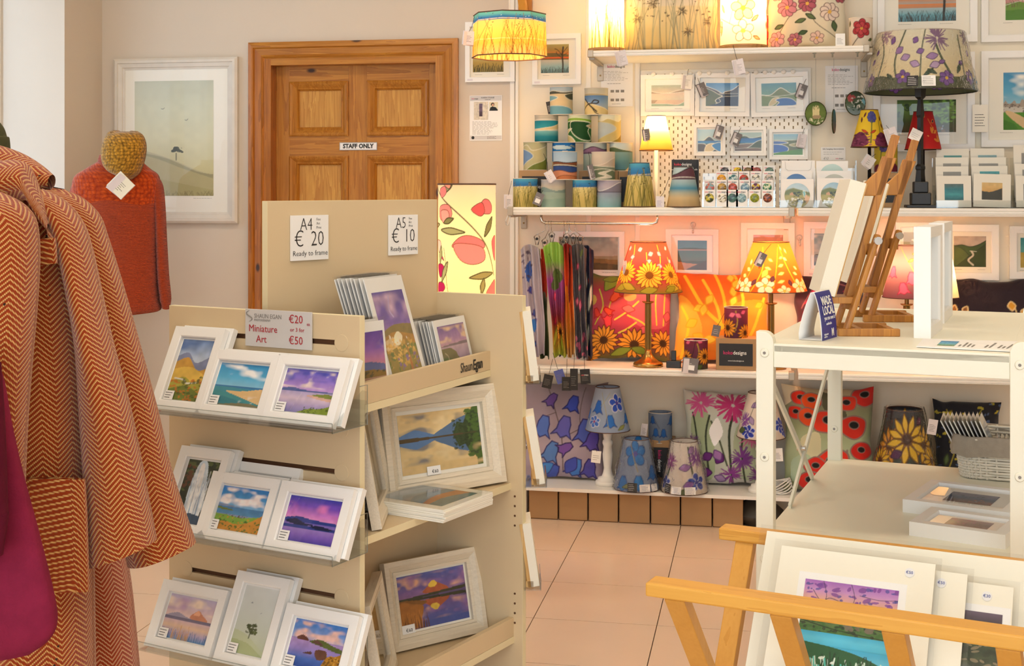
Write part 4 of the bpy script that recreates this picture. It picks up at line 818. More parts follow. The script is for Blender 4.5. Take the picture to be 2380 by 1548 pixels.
def knit(name, c1, c2, mode='rib', per=.006):
    m, nt, p = newmat(name); p.inputs['Roughness'].default_value = .95; p.inputs['Specular IOR Level'].default_value = .1; p.inputs['Sheen Weight'].default_value = .3
    at = N(nt, 'ShaderNodeAttribute', attribute_name='weave')
    nz = N(nt, 'ShaderNodeTexNoise'); nz.inputs['Scale'].default_value = 160; nz.inputs['Detail'].default_value = 4; nt.links.new(at.outputs['Vector'], nz.inputs['Vector'])
    if mode == 'rib':
        w = N(nt, 'ShaderNodeTexWave'); w.bands_direction = 'Y'; w.inputs['Scale'].default_value = .314 / per; w.inputs['Distortion'].default_value = .8; w.inputs['Detail Scale'].default_value = 6
        nt.links.new(at.outputs['Vector'], w.inputs['Vector']); ht = w.outputs['Fac']
    else:
        w = N(nt, 'ShaderNodeTexVoronoi'); w.inputs['Scale'].default_value = 1 / per; w.inputs['Randomness'].default_value = .45; nt.links.new(at.outputs['Vector'], w.inputs['Vector'])
        inv = N(nt, 'ShaderNodeMath', operation='SUBTRACT'); inv.inputs[0].default_value = 1; nt.links.new(w.outputs['Distance'], inv.inputs[1]); ht = inv.outputs[0]
    mixf = N(nt, 'ShaderNodeMath', operation='MULTIPLY'); nt.links.new(ht, mixf.inputs[0]); nt.links.new(nz.outputs[0], mixf.inputs[1])
    r = N(nt, 'ShaderNodeValToRGB'); r.color_ramp.elements[0].position = .08; r.color_ramp.elements[1].position = .5; r.color_ramp.elements[0].color = (*lin(c1), 1); r.color_ramp.elements[1].color = (*lin(c2), 1)  # tone varies with noise; shade in the gaps between stitches is coloured in
    nt.links.new(mixf.outputs[0], r.inputs[0]); nt.links.new(r.outputs[0], p.inputs['Base Color'])
    b = N(nt, 'ShaderNodeBump'); b.inputs['Strength'].default_value = .9; b.inputs['Distance'].default_value = .004; nt.links.new(ht, b.inputs['Height']); nt.links.new(b.outputs[0], p.inputs['Normal'])
    return m
herringbone('tweed', '#943406', '#dcae68'); herringbone('tweed_lower', '#9c3814', '#deb488')
knit('knit_red', '#962c06', '#cc5010'); knit('knit_yoke', '#8a2606', '#cc5012', 'bobble', .017); knit('knit_mustard', '#5c3e0c', '#d09630', 'bobble', .013)
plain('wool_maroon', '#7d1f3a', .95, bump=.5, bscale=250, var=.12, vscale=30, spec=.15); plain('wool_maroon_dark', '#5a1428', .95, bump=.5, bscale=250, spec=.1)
def cloth(name, rows, mat, parent, n=36, folds=None, power=1., sub=6, cap=False, uoff=0.):
    """closed garment tube; rows = (xl, yl, xr, yr, half depth, distance): left and right outline in picture px at a real distance"""
    R = np.array(rows, float); t = np.arange(len(R)); tt = np.linspace(0, len(R) - 1, (len(R) - 1) * sub + 1); S = []
    for k in range(6):
        y = R[:, k]; i = np.clip(tt.astype(int), 0, len(R) - 2); f = tt - i; p0 = y[np.maximum(i - 1, 0)]; p1 = y[i]; p2 = y[i + 1]; p3 = y[np.minimum(i + 2, len(R) - 1)]
        S.append(.5 * (2 * p1 + (p2 - p0) * f + (2 * p0 - 5 * p1 + 4 * p2 - p3) * f ** 2 + (3 * p1 - p0 - 3 * p2 + p3) * f ** 3))
    S = np.array(S).T; ph = np.linspace(0, 2 * math.pi, n + 1)[:-1]; P = np.zeros((len(S), n, 3)); Wv = np.zeros((len(S), n, 3)); fw = Vector((-ST, CT, 0)); vlen = 0; prev = None
    for j, (xl, yl, xr, yr, b, d) in enumerate(S):
        Lp, Rp = atT(xl, yl, d), atT(xr, yr, d); c = (Lp + Rp) / 2; h = (Rp - Lp) / 2
        if prev is not None: vlen -= (c - prev).length
        prev = c; a = h.length; peri = math.pi * (a + b)
        for k, q in enumerate(ph):
            cs, sn = math.cos(q), math.sin(q); cs = math.copysign(abs(cs) ** power, cs); sn = math.copysign(abs(sn) ** power, sn)
            fd = 1 + (folds[0] * math.sin(folds[1] * q + folds[2] * j / len(S) * 3) * min(1, j / len(S) * 2 + .2) if folds else 0)
            p = c + h * cs - fw * (b * sn * fd); P[j, k] = p; Wv[j, k] = (uoff + q / (2 * math.pi) * peri, vlen, 0)
    o = grid_obj(name, P, None, mat, parent, wrap=True)
    at = o.data.attributes.new('weave', 'FLOAT_VECTOR', 'POINT'); at.data.foreach_set('vector', Wv.reshape(-1).astype(np.float32))
    return o
# the rail they hang on stands just outside the left edge of the picture
rail = thing('clothes_rail', 'chrome clothes rail carrying the tweed coats at the left edge', 'clothes rail', atZ(-150, 1500, 0))
pa, pb = atT(-330, 200, 1.7), atT(-60, 240, 2.75); base = Vector(rail.location)
b = B().tube([pa - base, pb - base], .014, 12); b.make('rail_bar', 'chrome', rail, True)
for q in (pa, pb): B().tube([q - base, Vector((q.x, q.y, 0.02)) - base], .014, 10).make('upright', 'chrome', rail, True); B().box(q.x - base.x - .2, q.x - base.x + .2, q.y - base.y - .02, q.y - base.y + .02, 0, .03).make('foot', 'chrome', rail, bevel=.004)
c2 = thing('tweed_coat', 'rust herringbone tweed coat hanging behind the nearer one, sleeve furthest right', 'coat', atT(250, 1800, 2.42), group='herringbone coats on the rail'); c2l = Vector(c2.location)
c1 = thing('tweed_coat', 'rust herringbone tweed coat in front, with collar, pocket and turned-in sleeve', 'coat', atT(80, 1800, 2.2), group='herringbone coats on the rail'); c1l = Vector(c1.location)
def hang(o, root):
    o.location = -Vector(root.location); return o
hang(cloth('body', [(-40, 410, 150, 440, .03, 2.42), (-60, 480, 215, 490, .07, 2.44), (-60, 600, 225, 610, .09, 2.46), (-60, 800, 240, 800, .10, 2.48), (-60, 1050, 262, 1050, .11, 2.48), (-60, 1290, 290, 1290, .115, 2.48), (-60, 1420, 308, 1420, .118, 2.48), (-60, 1700, 335, 1700, .12, 2.48)], 'tweed_lower', c2, 60, (.10, 7, 2)), c2)
hang(cloth('sleeve', [(88, 440, 150, 442, .02, 2.33), (92, 462, 190, 460, .045, 2.33), (120, 505, 229, 500, .055, 2.33), (150, 560, 248, 552, .056, 2.33), (170, 640, 273, 630, .056, 2.33), (198, 760, 309, 754, .057, 2.33), (230, 965, 364, 955, .06, 2.33), (255, 1110, 398, 1100, .062, 2.33), (300, 1312, 453, 1264, .064, 2.33)], 'tweed', c2, 44, (.07, 3, 1)), c2)
hang(cloth('collar', [(-40, 334, -40, 440, .05, 2.36), (0, 338, 0, 440, .05, 2.36), (50, 356, 46, 442, .045, 2.36), (92, 381, 86, 446, .035, 2.35), (122, 406, 118, 440, .02, 2.34)], 'tweed', c2, 30, uoff=.3), c2)
hang(cloth('body', [(-40, 430, 80, 440, .03, 2.18), (-60, 480, 140, 490, .06, 2.19), (-60, 560, 165, 570, .08, 2.2), (-60, 700, 190, 705, .09, 2.21), (-60, 900, 205, 905, .10, 2.21), (-60, 1120, 210, 1120, .10, 2.21), (-60, 1400, 214, 1400, .105, 2.21), (-60, 1700, 218, 1700, .11, 2.21)], 'tweed', c1, 60, (.05, 6, 2), uoff=.11), c1)
hang(cloth('sleeve', [(70, 428, 96, 440, .015, 2.17), (88, 462, 150, 468, .04, 2.17), (118, 520, 190, 520, .05, 2.17), (140, 590, 210, 582, .052, 2.17), (160, 690, 232, 684, .053, 2.17), (178, 800, 257, 796, .054, 2.17), (188, 960, 300, 950, .056, 2.17), (198, 1120, 334, 1110, .058, 2.17), (211, 1312, 362, 1256, .06, 2.17)], 'tweed', c1, 44, (.06, 3, 2)), c1)
hang(cloth('sleeve', [(-90, 440, 0, 446, .03, 2.02), (-90, 470, 46, 470, .05, 2.02), (-90, 502, 74, 500, .06, 2.02), (-90, 540, 85, 537, .062, 2.02), (-90, 610, 88, 605, .062, 2.02), (-90, 720, 82, 715, .06, 2.02), (-90, 870, 68, 865, .06, 2.02), (-90, 1010, 58, 1005, .058, 2.02), (-90, 1180, 50, 1170, .06, 2.02)], 'tweed', c1, 44, (.05, 3, 1), uoff=.05), c1)
hang(cloth('collar', [(-50, 372, -50, 500, .06, 2.13), (0, 373, 0, 482, .055, 2.13), (34, 371, 40, 470, .05, 2.13), (60, 382, 70, 470, .04, 2.12), (76, 420, 100, 520, .03, 2.12), (98, 470, 128, 560, .02, 2.12), (112, 520, 124, 600, .012, 2.12)], 'tweed', c1, 30, uoff=.2), c1)
hang(cloth('pocket_flap', [(88, 556, 128, 552, .006, 2.108), (88, 580, 131, 576, .007, 2.108), (88, 617, 133, 612, .006, 2.108)], 'tweed', c1, 20, power=.4, uoff=.5), c1)
hang(cloth('patch_pocket', [(40, 1110, 198, 1113, .006, 2.100), (40, 1180, 202, 1180, .008, 2.099), (44, 1300, 206, 1300, .008, 2.097), (70, 1376, 208, 1374, .006, 2.096)], 'tweed', c1, 24, power=.4, uoff=.013), c1)
mj = thing('wool_jacket', 'plain maroon wool jacket hanging nearest at the left edge', 'jacket', atT(0, 1800, 1.9))
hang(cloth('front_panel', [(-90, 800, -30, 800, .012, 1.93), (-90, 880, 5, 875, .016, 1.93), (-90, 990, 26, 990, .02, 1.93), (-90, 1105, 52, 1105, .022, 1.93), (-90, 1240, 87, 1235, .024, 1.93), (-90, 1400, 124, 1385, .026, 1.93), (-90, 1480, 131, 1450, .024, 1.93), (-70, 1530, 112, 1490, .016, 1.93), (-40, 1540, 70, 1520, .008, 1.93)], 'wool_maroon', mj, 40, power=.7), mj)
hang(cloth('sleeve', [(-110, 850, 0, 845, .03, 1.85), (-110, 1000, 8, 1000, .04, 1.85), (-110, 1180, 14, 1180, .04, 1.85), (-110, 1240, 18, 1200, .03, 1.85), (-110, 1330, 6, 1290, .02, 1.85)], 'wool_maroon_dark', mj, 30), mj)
og = thing('olive_garment', 'dark olive garment shoulder behind the tweed coats at the left edge', 'garment', atT(-40, 1500, 2.62))
hang(cloth('shoulder', [(-120, 240, -40, 250, .03, 2.62), (-120, 285, 0, 288, .05, 2.62), (-120, 320, 12, 318, .06, 2.62), (-120, 350, 20, 345, .06, 2.62), (-120, 600, 30, 600, .07, 2.62), (-120, 1400, 60, 1400, .09, 2.62)], 'olive_wool', og, 30), og)
# red jumper and mustard hat by the wall
tj = 5.62
jm = thing('knitted_jumper', 'rust red knitted jumper with bobble yoke hanging by the left wall', 'jumper', atT(280, 740, tj))
hang(cloth('body', [(236, 372, 322, 372, .05, tj), (200, 395, 346, 393, .075, tj), (178, 412, 364, 408, .09, tj), (172, 440, 370, 436, .10, tj), (178, 500, 368, 500, .105, tj), (184, 600, 366, 600, .105, tj), (190, 690, 368, 690, .105, tj), (196, 722, 374, 716, .10, tj), (215, 738, 366, 724, .085, tj)], 'knit_red', jm, 48, (.03, 4, 1), .85), jm)
hang(cloth('sleeve', [(330, 408, 366, 410, .03, tj), (350, 432, 378, 430, .04, tj), (360, 480, 383, 478, .045, tj), (364, 560, 387, 560, .045, tj), (367, 640, 392, 640, .043, tj), (372, 690, 397, 694, .042, tj), (378, 716, 392, 719, .03, tj)], 'knit_red', jm, 24), jm)
hang(cloth('sleeve', [(180, 412, 214, 410, .03, tj), (166, 436, 195, 436, .04, tj), (160, 480, 186, 482, .045, tj), (156, 560, 184, 560, .045, tj), (150, 640, 180, 640, .043, tj), (146, 700, 172, 704, .042, tj)], 'knit_red', jm, 24), jm)
hang(cloth('yoke', [(228, 376, 330, 376, .058, tj), (198, 394, 348, 392, .080, tj), (175, 411, 367, 407, .095, tj), (169, 440, 373, 436, .107, tj), (173, 464, 371, 460, .107, tj), (180, 484, 368, 480, .098, tj)], 'knit_yoke', jm, 48, power=.85), jm)
hang(cloth('roll_neck', [(232, 360, 322, 360, .055, tj - .01), (228, 380, 326, 384, .062, tj - .02), (240, 404, 318, 408, .06, tj - .03)], 'knit_red', jm, 30), jm)
pj = atT(232, 520, tj); o = B().tube([(pj.x, pj.y, pj.z), (pj.x, pj.y + .03, pj.z + .05), (pj.x, YW, pj.z + .06)], .006, 8).make('wall_hanger', 'brass_dark', jm); o.location = -Vector(jm.location)
hat = thing('knitted_hat', 'mustard bobble-knit hat perched on the red jumper', 'hat', atT(290, 418, tj - .12))
hang(cloth('hat', [(268, 306, 312, 306, .02, tj - .10), (248, 314, 330, 312, .05, tj - .11), (239, 334, 339, 332, .07, tj - .12), (236, 360, 339, 355, .08, tj - .12), (240, 382, 334, 378, .078, tj - .12), (252, 398, 327, 397, .07, tj - .12), (274, 410, 318, 408, .05, tj - .12), (288, 418, 306, 417, .02, tj - .12)], 'knit_mustard', hat, 40), hat)
hang(cloth('top_fold', [(262, 302, 276, 303, .015, tj - .09), (250, 309, 286, 311, .035, tj - .10), (246, 322, 290, 326, .04, tj - .105)], 'knit_mustard', hat, 20), hat); hang(cloth('top_fold', [(304, 304, 320, 305, .015, tj - .09), (292, 312, 332, 314, .035, tj - .10), (290, 326, 336, 328, .04, tj - .105)], 'knit_mustard', hat, 20), hat)
p = atT(298, 417, tj - .215); t = swing_tag('cream diamond price tag below the mustard hat', p, TH, .083, .083, 'tag_cream', 0, True, lines='ink'); t.rotation_euler = (0, math.radians(45), TH)
p = atT(275, 425, tj - .215)
t.location = atT(297, 414, tj - .22)
# pictures on the left part of the back wall
def wallpic(label, x0, y0, x1, y1, cmd, pic=None, bd=.03, dep=.018, res=None, style='flat', frame='frame_white', mount='mount', Y=YW, name='framed_picture', sign=True, group=None, price=None, rx=0., ry=0., asp=None):
    a, b = atY(x0, y1, Y - dep), atY(x1, y1, Y - dep); zt_ = zw((x0 + x1) / 2, y0, Y - dep); w, h = b.x - a.x, zt_ - a.z
    if pic:
        pa, pb = atY(pic[0], pic[3], Y - .006), atY(pic[2], pic[3], Y - .006); pw, ph = pb.x - pa.x, zw((pic[0] + pic[2]) / 2, pic[1], Y - .006) - pa.z; lift = pa.z + ph / 2 - (a.z + h / 2); off = (pa.x + pb.x) / 2 - (a.x + b.x) / 2
    else: pw, ph, lift, off = w - 2 * bd, h - 2 * bd, 0, 0
    if not res: q = F / 5.5; res = (max(24, int(pw * q * .75)), max(20, int(ph * q * .75)))
    t = framed(name, label, 'picture', w, h, Cv(res[0], res[1], pw / ph, 'fff', cmd), ((a.x + b.x) / 2, Y - .0005, a.z), 0, rx, bd=bd, dep=dep, frame=frame, mount=mount, style=style, pw=pw, ph=ph, lift=lift, group=group, ry=ry)
    for c in t.children:
        if c.name.startswith('print_sheet'): c.location.x += off
    if sign: scribble(t, pw * .25, .006, (h - ph) / 2 + lift - .014, 1, 'ink_grey', -dep * .3 - .0004, -pw / 2, th=.0012); scribble(t, pw * .25, .006, (h - ph) / 2 + lift - .014, 1, 'ink_grey', -dep * .3 - .0004, pw * .22, th=.0012)
    if price: B().box(price * w / 2 - .012, price * w / 2 + .012, -dep - .0006, -dep, .006, .014).make('price_sticker', 'paper_lilac', t)
    return t
wallpic('large pale framed print of a lone tree in mist beside the pine door', 262, 134, 550, 518, 'g c6c8b2 d2d2b6 d8d4b0 d0c898 c4b888; u c0b890 0,.42 .2,.38 .5,.31 .8,.22 1,.18; u a39c76 .0,.40 .15,.37 .3,.345 .45,.315 .6,.27 .8,.21 1,.185; u b8ae80 0,.37 .3,.32 .6,.24 1,.15; u b0a674 0,.2 .5,.12 1,.05; s 8a8258 60 0 1 .0 .04 .004 .8 4; l 4a4a3c .008 .53,.31 .53,.37; e 4c4e40 .53 .408 .030 .022; e 4c4e40 .50 .392 .026 .014 10; e 4c4e40 .565 .392 .030 .013 -12; e 4c4e40 .60 .382 .018 .009 -15; t 6a6c58 8 .48 .6 .38 .42 .006 5; l 5a5a50 .003 .34,.76 .36,.755 .38,.765; l 5a5a50 .003 .64,.66 .66,.655 .68,.668; n .07 20 3', (314, 188, 497, 455), bd=.052, dep=.03, style='step', frame='frame_cream', mount='mount', price=None)
p = atY(495, 487, YW - .011); t = None
wallpic('white framed picture of dune grass, half hidden by the hanging lamp', 1081, 50, 1196, 191, 'g 3f8fb8 9ac8d0 d8c890 b89a4c 9a8440; s 2f3424 40 0 1 0 .22 .012 .3 4', (1099, 80, 1170, 168), bd=.022, price=-.8)
wallpic('white framed picture of a bare tree at sunset beside the hanging lamp', 1237, 78, 1350, 197, 'g a89a5c 9a7a3c c8642c b89a8c 8fb0b0 6f9aa0; u 6a5a34 0,.66 .4,.7 1,.64; v .56 .5 d8642c c8502c; v .46 .0 c8c0b0 8fb4b8 5f8a90; l 2c2018 .05 .78,-.02 .79,.3 .77,.6 .8,.9; l 2c2018 .02 .78,.6 .6,.8 .5,.84; l 2c2018 .02 .79,.7 .95,.9; l 2c2018 .015 .78,.5 .6,.64 .55,.74; l 2c2018 .015 .79,.6 .95,.7; s 3a4a48 40 0 1 0 .2 .012 .5 4', (1257, 103, 1322, 170), bd=.024, price=-.8)
# artist's information sheet
def sheet(label, x0, y0, x1, y1, Y=YW):
    a, b = atY(x0, y1, Y), atY(x1, y1, Y); h = zw((x0 + x1) / 2, y0, Y) - a.z; w = b.x - a.x
    t = thing('notice', label, 'notice', ((a.x + b.x) / 2, Y - .0012, a.z)); B().box(-w / 2, w / 2, -.0008, 0, 0, h).make('sheet', 'paper', t); return t, w, h
t, w, h = sheet("printed artist notice with a lamp photo and portrait, beside the door", 1092, 222, 1167, 327)
B().box(-w / 2 + .002, w / 2 - .002, -.001, -.0008, h * .885, h * .99).make('header_band', 'paper_grey', t); B().box(-w / 2 + .002, w / 2 - .002, -.001, -.0008, h * .02, h * .11).make('footer_band', 'paper_grey', t)
text("KAREN O'KANE", h * .042, 'ink', t, (w * .06, -.0014, h * .95)); koko(t, w * .24, (-w * .33, -.0014, h * .93), c2='ink'); text('textile artist', h * .026, 'ink', t, (w * .06, -.0014, h * .908))
picture('lamp_photo', w * .44, h * .40, Cv(40, 46, None, 'd8cdb8', 'g cfc4b0 e0d6c4; q 6a5a70 .36,.2 .36,.9 .6,.9 .6,.2; v .45 .2 5a4a5c 4a3c48; q d6ccba 0,0 .36,0 .36,1 0,1; q dcd2c0 .6,0 1,0 1,1 .6,1; n .4 12 3'), t, (-w * .15, -.0012, h * .46))
picture('portrait_photo', w * .27, h * .19, Cv(24, 24, None, 'e0d0b0', 'g e8d8b4 d8dcc8; e 2a1c18 .4 .72 .2 .22; e d8a888 .42 .66 .13 .17; q 26282c .0,0 .15,.4 .4,.5 .75,.4 1,.1 1,0'), t, (w * .24, -.0012, h * .66))
scribble(t, w * .84, h * .30, h * .13, 11, 'ink_grey', -.0011, seed=4, th=.0013); B().lathe([(.007, 0), (.007, .0004), (.0005, .0004)], 16).move(Matrix.Translation((-w * .4, -.0010, h * .065)) @ Matrix.Rotation(math.pi / 2, 4, 'X')).make('round_logo', 'ink', t)
scribble(t, w * .36, h * .07, h * .03, 3, 'ink', -.0012, w * .04, seed=9, th=.0012)
# hanging octagonal lamp before the wall
tP = 5.25; c = atT(1184, 133, tP); rp = 87 / F * tP; zt_ = atT(1184, 27, tP - .1).z
pl = thing('pendant_lamp', 'octagonal hanging lamp with blue sky and golden grasses, lit', 'lamp', (c.x, c.y, c.z))
hp = zt_ - c.z
GR = 'v 1 .80 6fc0b8 5fb0bc 2f6fb4 2458a8; v .80 .0 f6d27a f0c25c e8b048 e8b878; l f8ecd0 .012 0,.80 .5,.83 1,.80; l fae6b8 .006 0,.38 .5,.36 1,.38; s 8a5c1c 30 0 1 0 .9 .009 .22 3; s 4a3014 22 0 1 0 .86 .008 .35 7; s 9a6824 34 0 1 -.05 .5 .008 .5 5; t 2c2010 36 .02 .98 .55 .95 .012 6; t f4f6f8 16 .05 .95 .80 .9 .008 2'
drum('shade', rp * 1.02, rp * .98, hp, Cv(150, 84, 1.9, 'e8b048', GR), pl, 'shade_deep', sq=8)
for z in (0, hp): B().tube([(rp * (1.02 if z == 0 else .98) * math.cos(k * math.pi / 4), rp * (1.02 if z == 0 else .98) * math.sin(k * math.pi / 4), z) for k in range(8)], .0025, 6, True).make('shade_rim', 'shade_rim', pl)
B().tube([(0, 0, hp * .45), (0, 0, HT - c.z)], .0028, 6).make('cable', 'cable_white', pl); B().lathe([(.02, .45 * hp), (.02, .62 * hp), (.008, .7 * hp)], 16).make('lamp_holder', 'cable_white', pl, True); B().lathe([(.004, .22 * hp), (.024, .28 * hp), (.028, .34 * hp), (.018, .45 * hp)], 16).make('bulb', 'bulb', pl, True)
b = B()
for k in range(3): b.tube([(0, 0, hp * .97), (rp * .95 * math.cos(k * 2.094), rp * .95 * math.sin(k * 2.094), hp * .97)], .0015, 5)
b.make('spider', 'cable_white', pl)
def bulb_light(parent, z, power, col=(1, .66, .26), r=.025, name='bulb_light', loc=None):
    d = bpy.data.lights.new(name, 'POINT'); d.energy = power * LAMP; d.color = col; d.shadow_soft_size = r
    o = bpy.data.objects.new(name, d); COL.objects.link(o); o.parent = parent; o.location = loc or (0, 0, z)
bulb_light(pl, hp * .34, 4.5, (1, .60, .24))
swing_tag('handwritten white tag hanging at the left of the octagonal lamp', atT(1090, 72, tP), TH, .046, .055, 'paper_lilac', .1, True, [(.01, 0, .02), (.016, 0, .06)], 'ink')
t = thing('lamp_bracket', 'wooden wall arm behind the octagonal hanging lamp', 'bracket', (xw(1203, YW - .2), YW, 2.12)); B().bar((0, 0, .3), (0, -.42, .34), .04, .045).make('arm', 'pine_v', t); B().bar((0, -.005, -.02), (0, -.3, .33), .032, .035).make('brace', 'beech_leg', t); B().box(-.03, .03, -.02, 0, -.06, .42).make('wall_plate', 'pine_v', t)
# tall sweet-pea column lamp behind the stand
tc_ = 4.55; c = atT(1085, 440, tc_); r_ = 67 / F * tc_; zb, zt_ = .10, atT(1085, 428, tc_).z
cl_ = thing('column_lamp', 'tall cylindrical floor lamp with pink sweet peas, lit behind the stand', 'lamp', (c.x, c.y, 0))
SP = 'g fbf4dc faf0cc f8ecc0; l 6a6a58 .012 .05,1 .25,.88 .45,.76 .66,.60 .82,.44 .95,.2; l 6a7468 .007 .37,0 .33,.12 .31,.3 .28,.44; P ea7c8c 5a4a44 .006 .76,.86 .84,.86 .9,.8 .86,.74 .7,.76; P e6606e 5a4a44 .006 .62,.78 .74,.84 .78,.76 .72,.72; P f090a0 5a4a44 .006 .2,.80 .35,.82 .40,.74 .34,.67 .2,.70; P f4a4b0 5a4a44 .006 .22,.76 .34,.77 .36,.7 .27,.66; P e8788a 5a4a44 .006 .4,.46 .5,.54 .62,.55 .76,.5 .76,.44 .5,.44; P ec8494 5a4a44 .006 .42,.47 .6,.48 .76,.44 .78,.34 .64,.30 .5,.34; P e06a7c 5a4a44 .006 .9,.5 1,.54 1,.34 .94,.36; P e6707e 5a4a44 .006 .8,.04 .98,.16 1,-.02; P a02468 5a4048 .006 .13,.28 .24,.30 .295,.25 .205,.18; P a02468 5a4048 .006 .13,.12 .26,.14 .295,.08 .145,.02; P b02a70 5a4048 .006 .205,.4 .26,.36 .28,.33 .225,.36; P f0c4d0 5a4a54 .006 .09,.5 .205,.5 .225,.44 .16,.4; h 98a284 4c5040 .55 .58 .26 .06 176; h 7a7a58 4c5040 .78 .54 .2 .06 60; h 98a284 4c5040 .2 .30 .16 .05 82; h 98a284 4c5040 .24 .14 .2 .05 66; h 8f8a64 4c5040 .92 .22 .26 .06 188; h 98a284 4c5040 .3 .92 .16 .06 55; h 7a8460 4c5040 .42 .70 .12 .05 200; h 8f8a64 4c5040 .74 .04 .14 .05 80; h a0a880 4c5040 .04 .63 .12 .035 8; P f090a0 5a4a44 .005 .2,.95 .3,.98 .32,.92 .24,.88; P f4b0a8 5a4a44 .005 .28,1 .38,1 .36,.96; P f2848c 5a4a44 .005 .04,.92 .12,.9 .08,.86'
C = Cv(150, 290, 1.6 / 3.05, 'f6e49c'); hl = zt_ - zb
C = Cv(130, 240, math.pi * r_ / .39, 'f6e49c', SP); C.a = np.concatenate([C.a[::-1][:0], np.tile(C.a, (1, 1, 1))], 0)
n2 = int(round(hl / .46)); 
drum('shade', r_, r_, .39, C, cl_, z0=zt_ - .39)
low = Cv(60, 60, 1, 'f2d880', 'g f2d880 ecd070; l 6a7468 .01 .4,0 .5,.5 .45,1; P e4606a 5a4a44 .01 .5,.3 .7,.5 .8,.3; h 8a9470 4c5040 .4 .6 .3 .08 150'); drum('lower_shade', r_, r_, zt_ - .39 - zb, low, cl_, z0=zb)
B().lathe([(r_ + .02, 0), (r_ + .02, .03), (r_, .035), (r_, zb)], 40).make('base', 'shelf_wood', cl_, True); ring('shade_rim', r_, zt_, .003, 'shade_rim', cl_)
B().lathe([(.03, .6), (.03, 1.2)], 16).make('tube_bulb', 'bulb', cl_)
for z in (.55, .95, 1.25): bulb_light(cl_, z, .55, loc=(.06 if z < 1 else 0, .045, z))
# ================================================================== goods on the wall shelves
def lantern(label, x0, x1, yt, yb, Y, cmd, res=(52, 46), cord=None, group='painted silk lanterns', z=None):
    c = atY((x0 + x1) / 2, yb, Y); r = (xw(x1, Y) - xw(x0, Y)) / 2; h = zw((x0 + x1) / 2, yt, Y) - c.z; z = c.z if z is None else z
    t = thing('lantern', label, 'lantern', (c.x, Y, z), group=group)
    drum('shade', r, r, h, Cv(res[0], res[1], math.pi * r / h, 'ccc', cmd), t, 'lantern_print'); ring('rim', r, h, .0016, 'shade_lining', t, 28); ring('rim', r, .001, .0016, 'shade_lining', t, 28)
    B().lathe([(r * .96, .002), (r * .96, .005)], 24).make('base', 'shelf_white', t)
    return t
def box_crate(label, x0, x1, yt, yb, Y, dep=.14, side='front', group=None, z=None, txt=True):
    a, b = atY(x0, yb, Y), atY(x1, yb, Y); h = zw((x0 + x1) / 2, yt, Y) - a.z; w = b.x - a.x
    t = thing('gift_box', label, 'box', ((a.x + b.x) / 2, Y, a.z if z is None else z), group=group)
    if z is not None: h += a.z - z
    B().box(-w / 2, w / 2, 0, dep, 0, h).make('carton', 'cardboard', t, bevel=.002); B().box(-w * .42, w * .42, -.0008, -.0001, h * .14, h * .84).make('label_panel', 'black_label', t)
    if side == 'front':
        koko(t, w * .68, (0, -.0014, h * .55)); text('www.kokodesigns.ie', h * .06, 'ink_white', t, (0, -.0014, h * .3))
    elif side == 'up': koko(t, h * .6, (0, -.0014, h * .5), (math.pi / 2, math.pi / 2, 0))
    return t
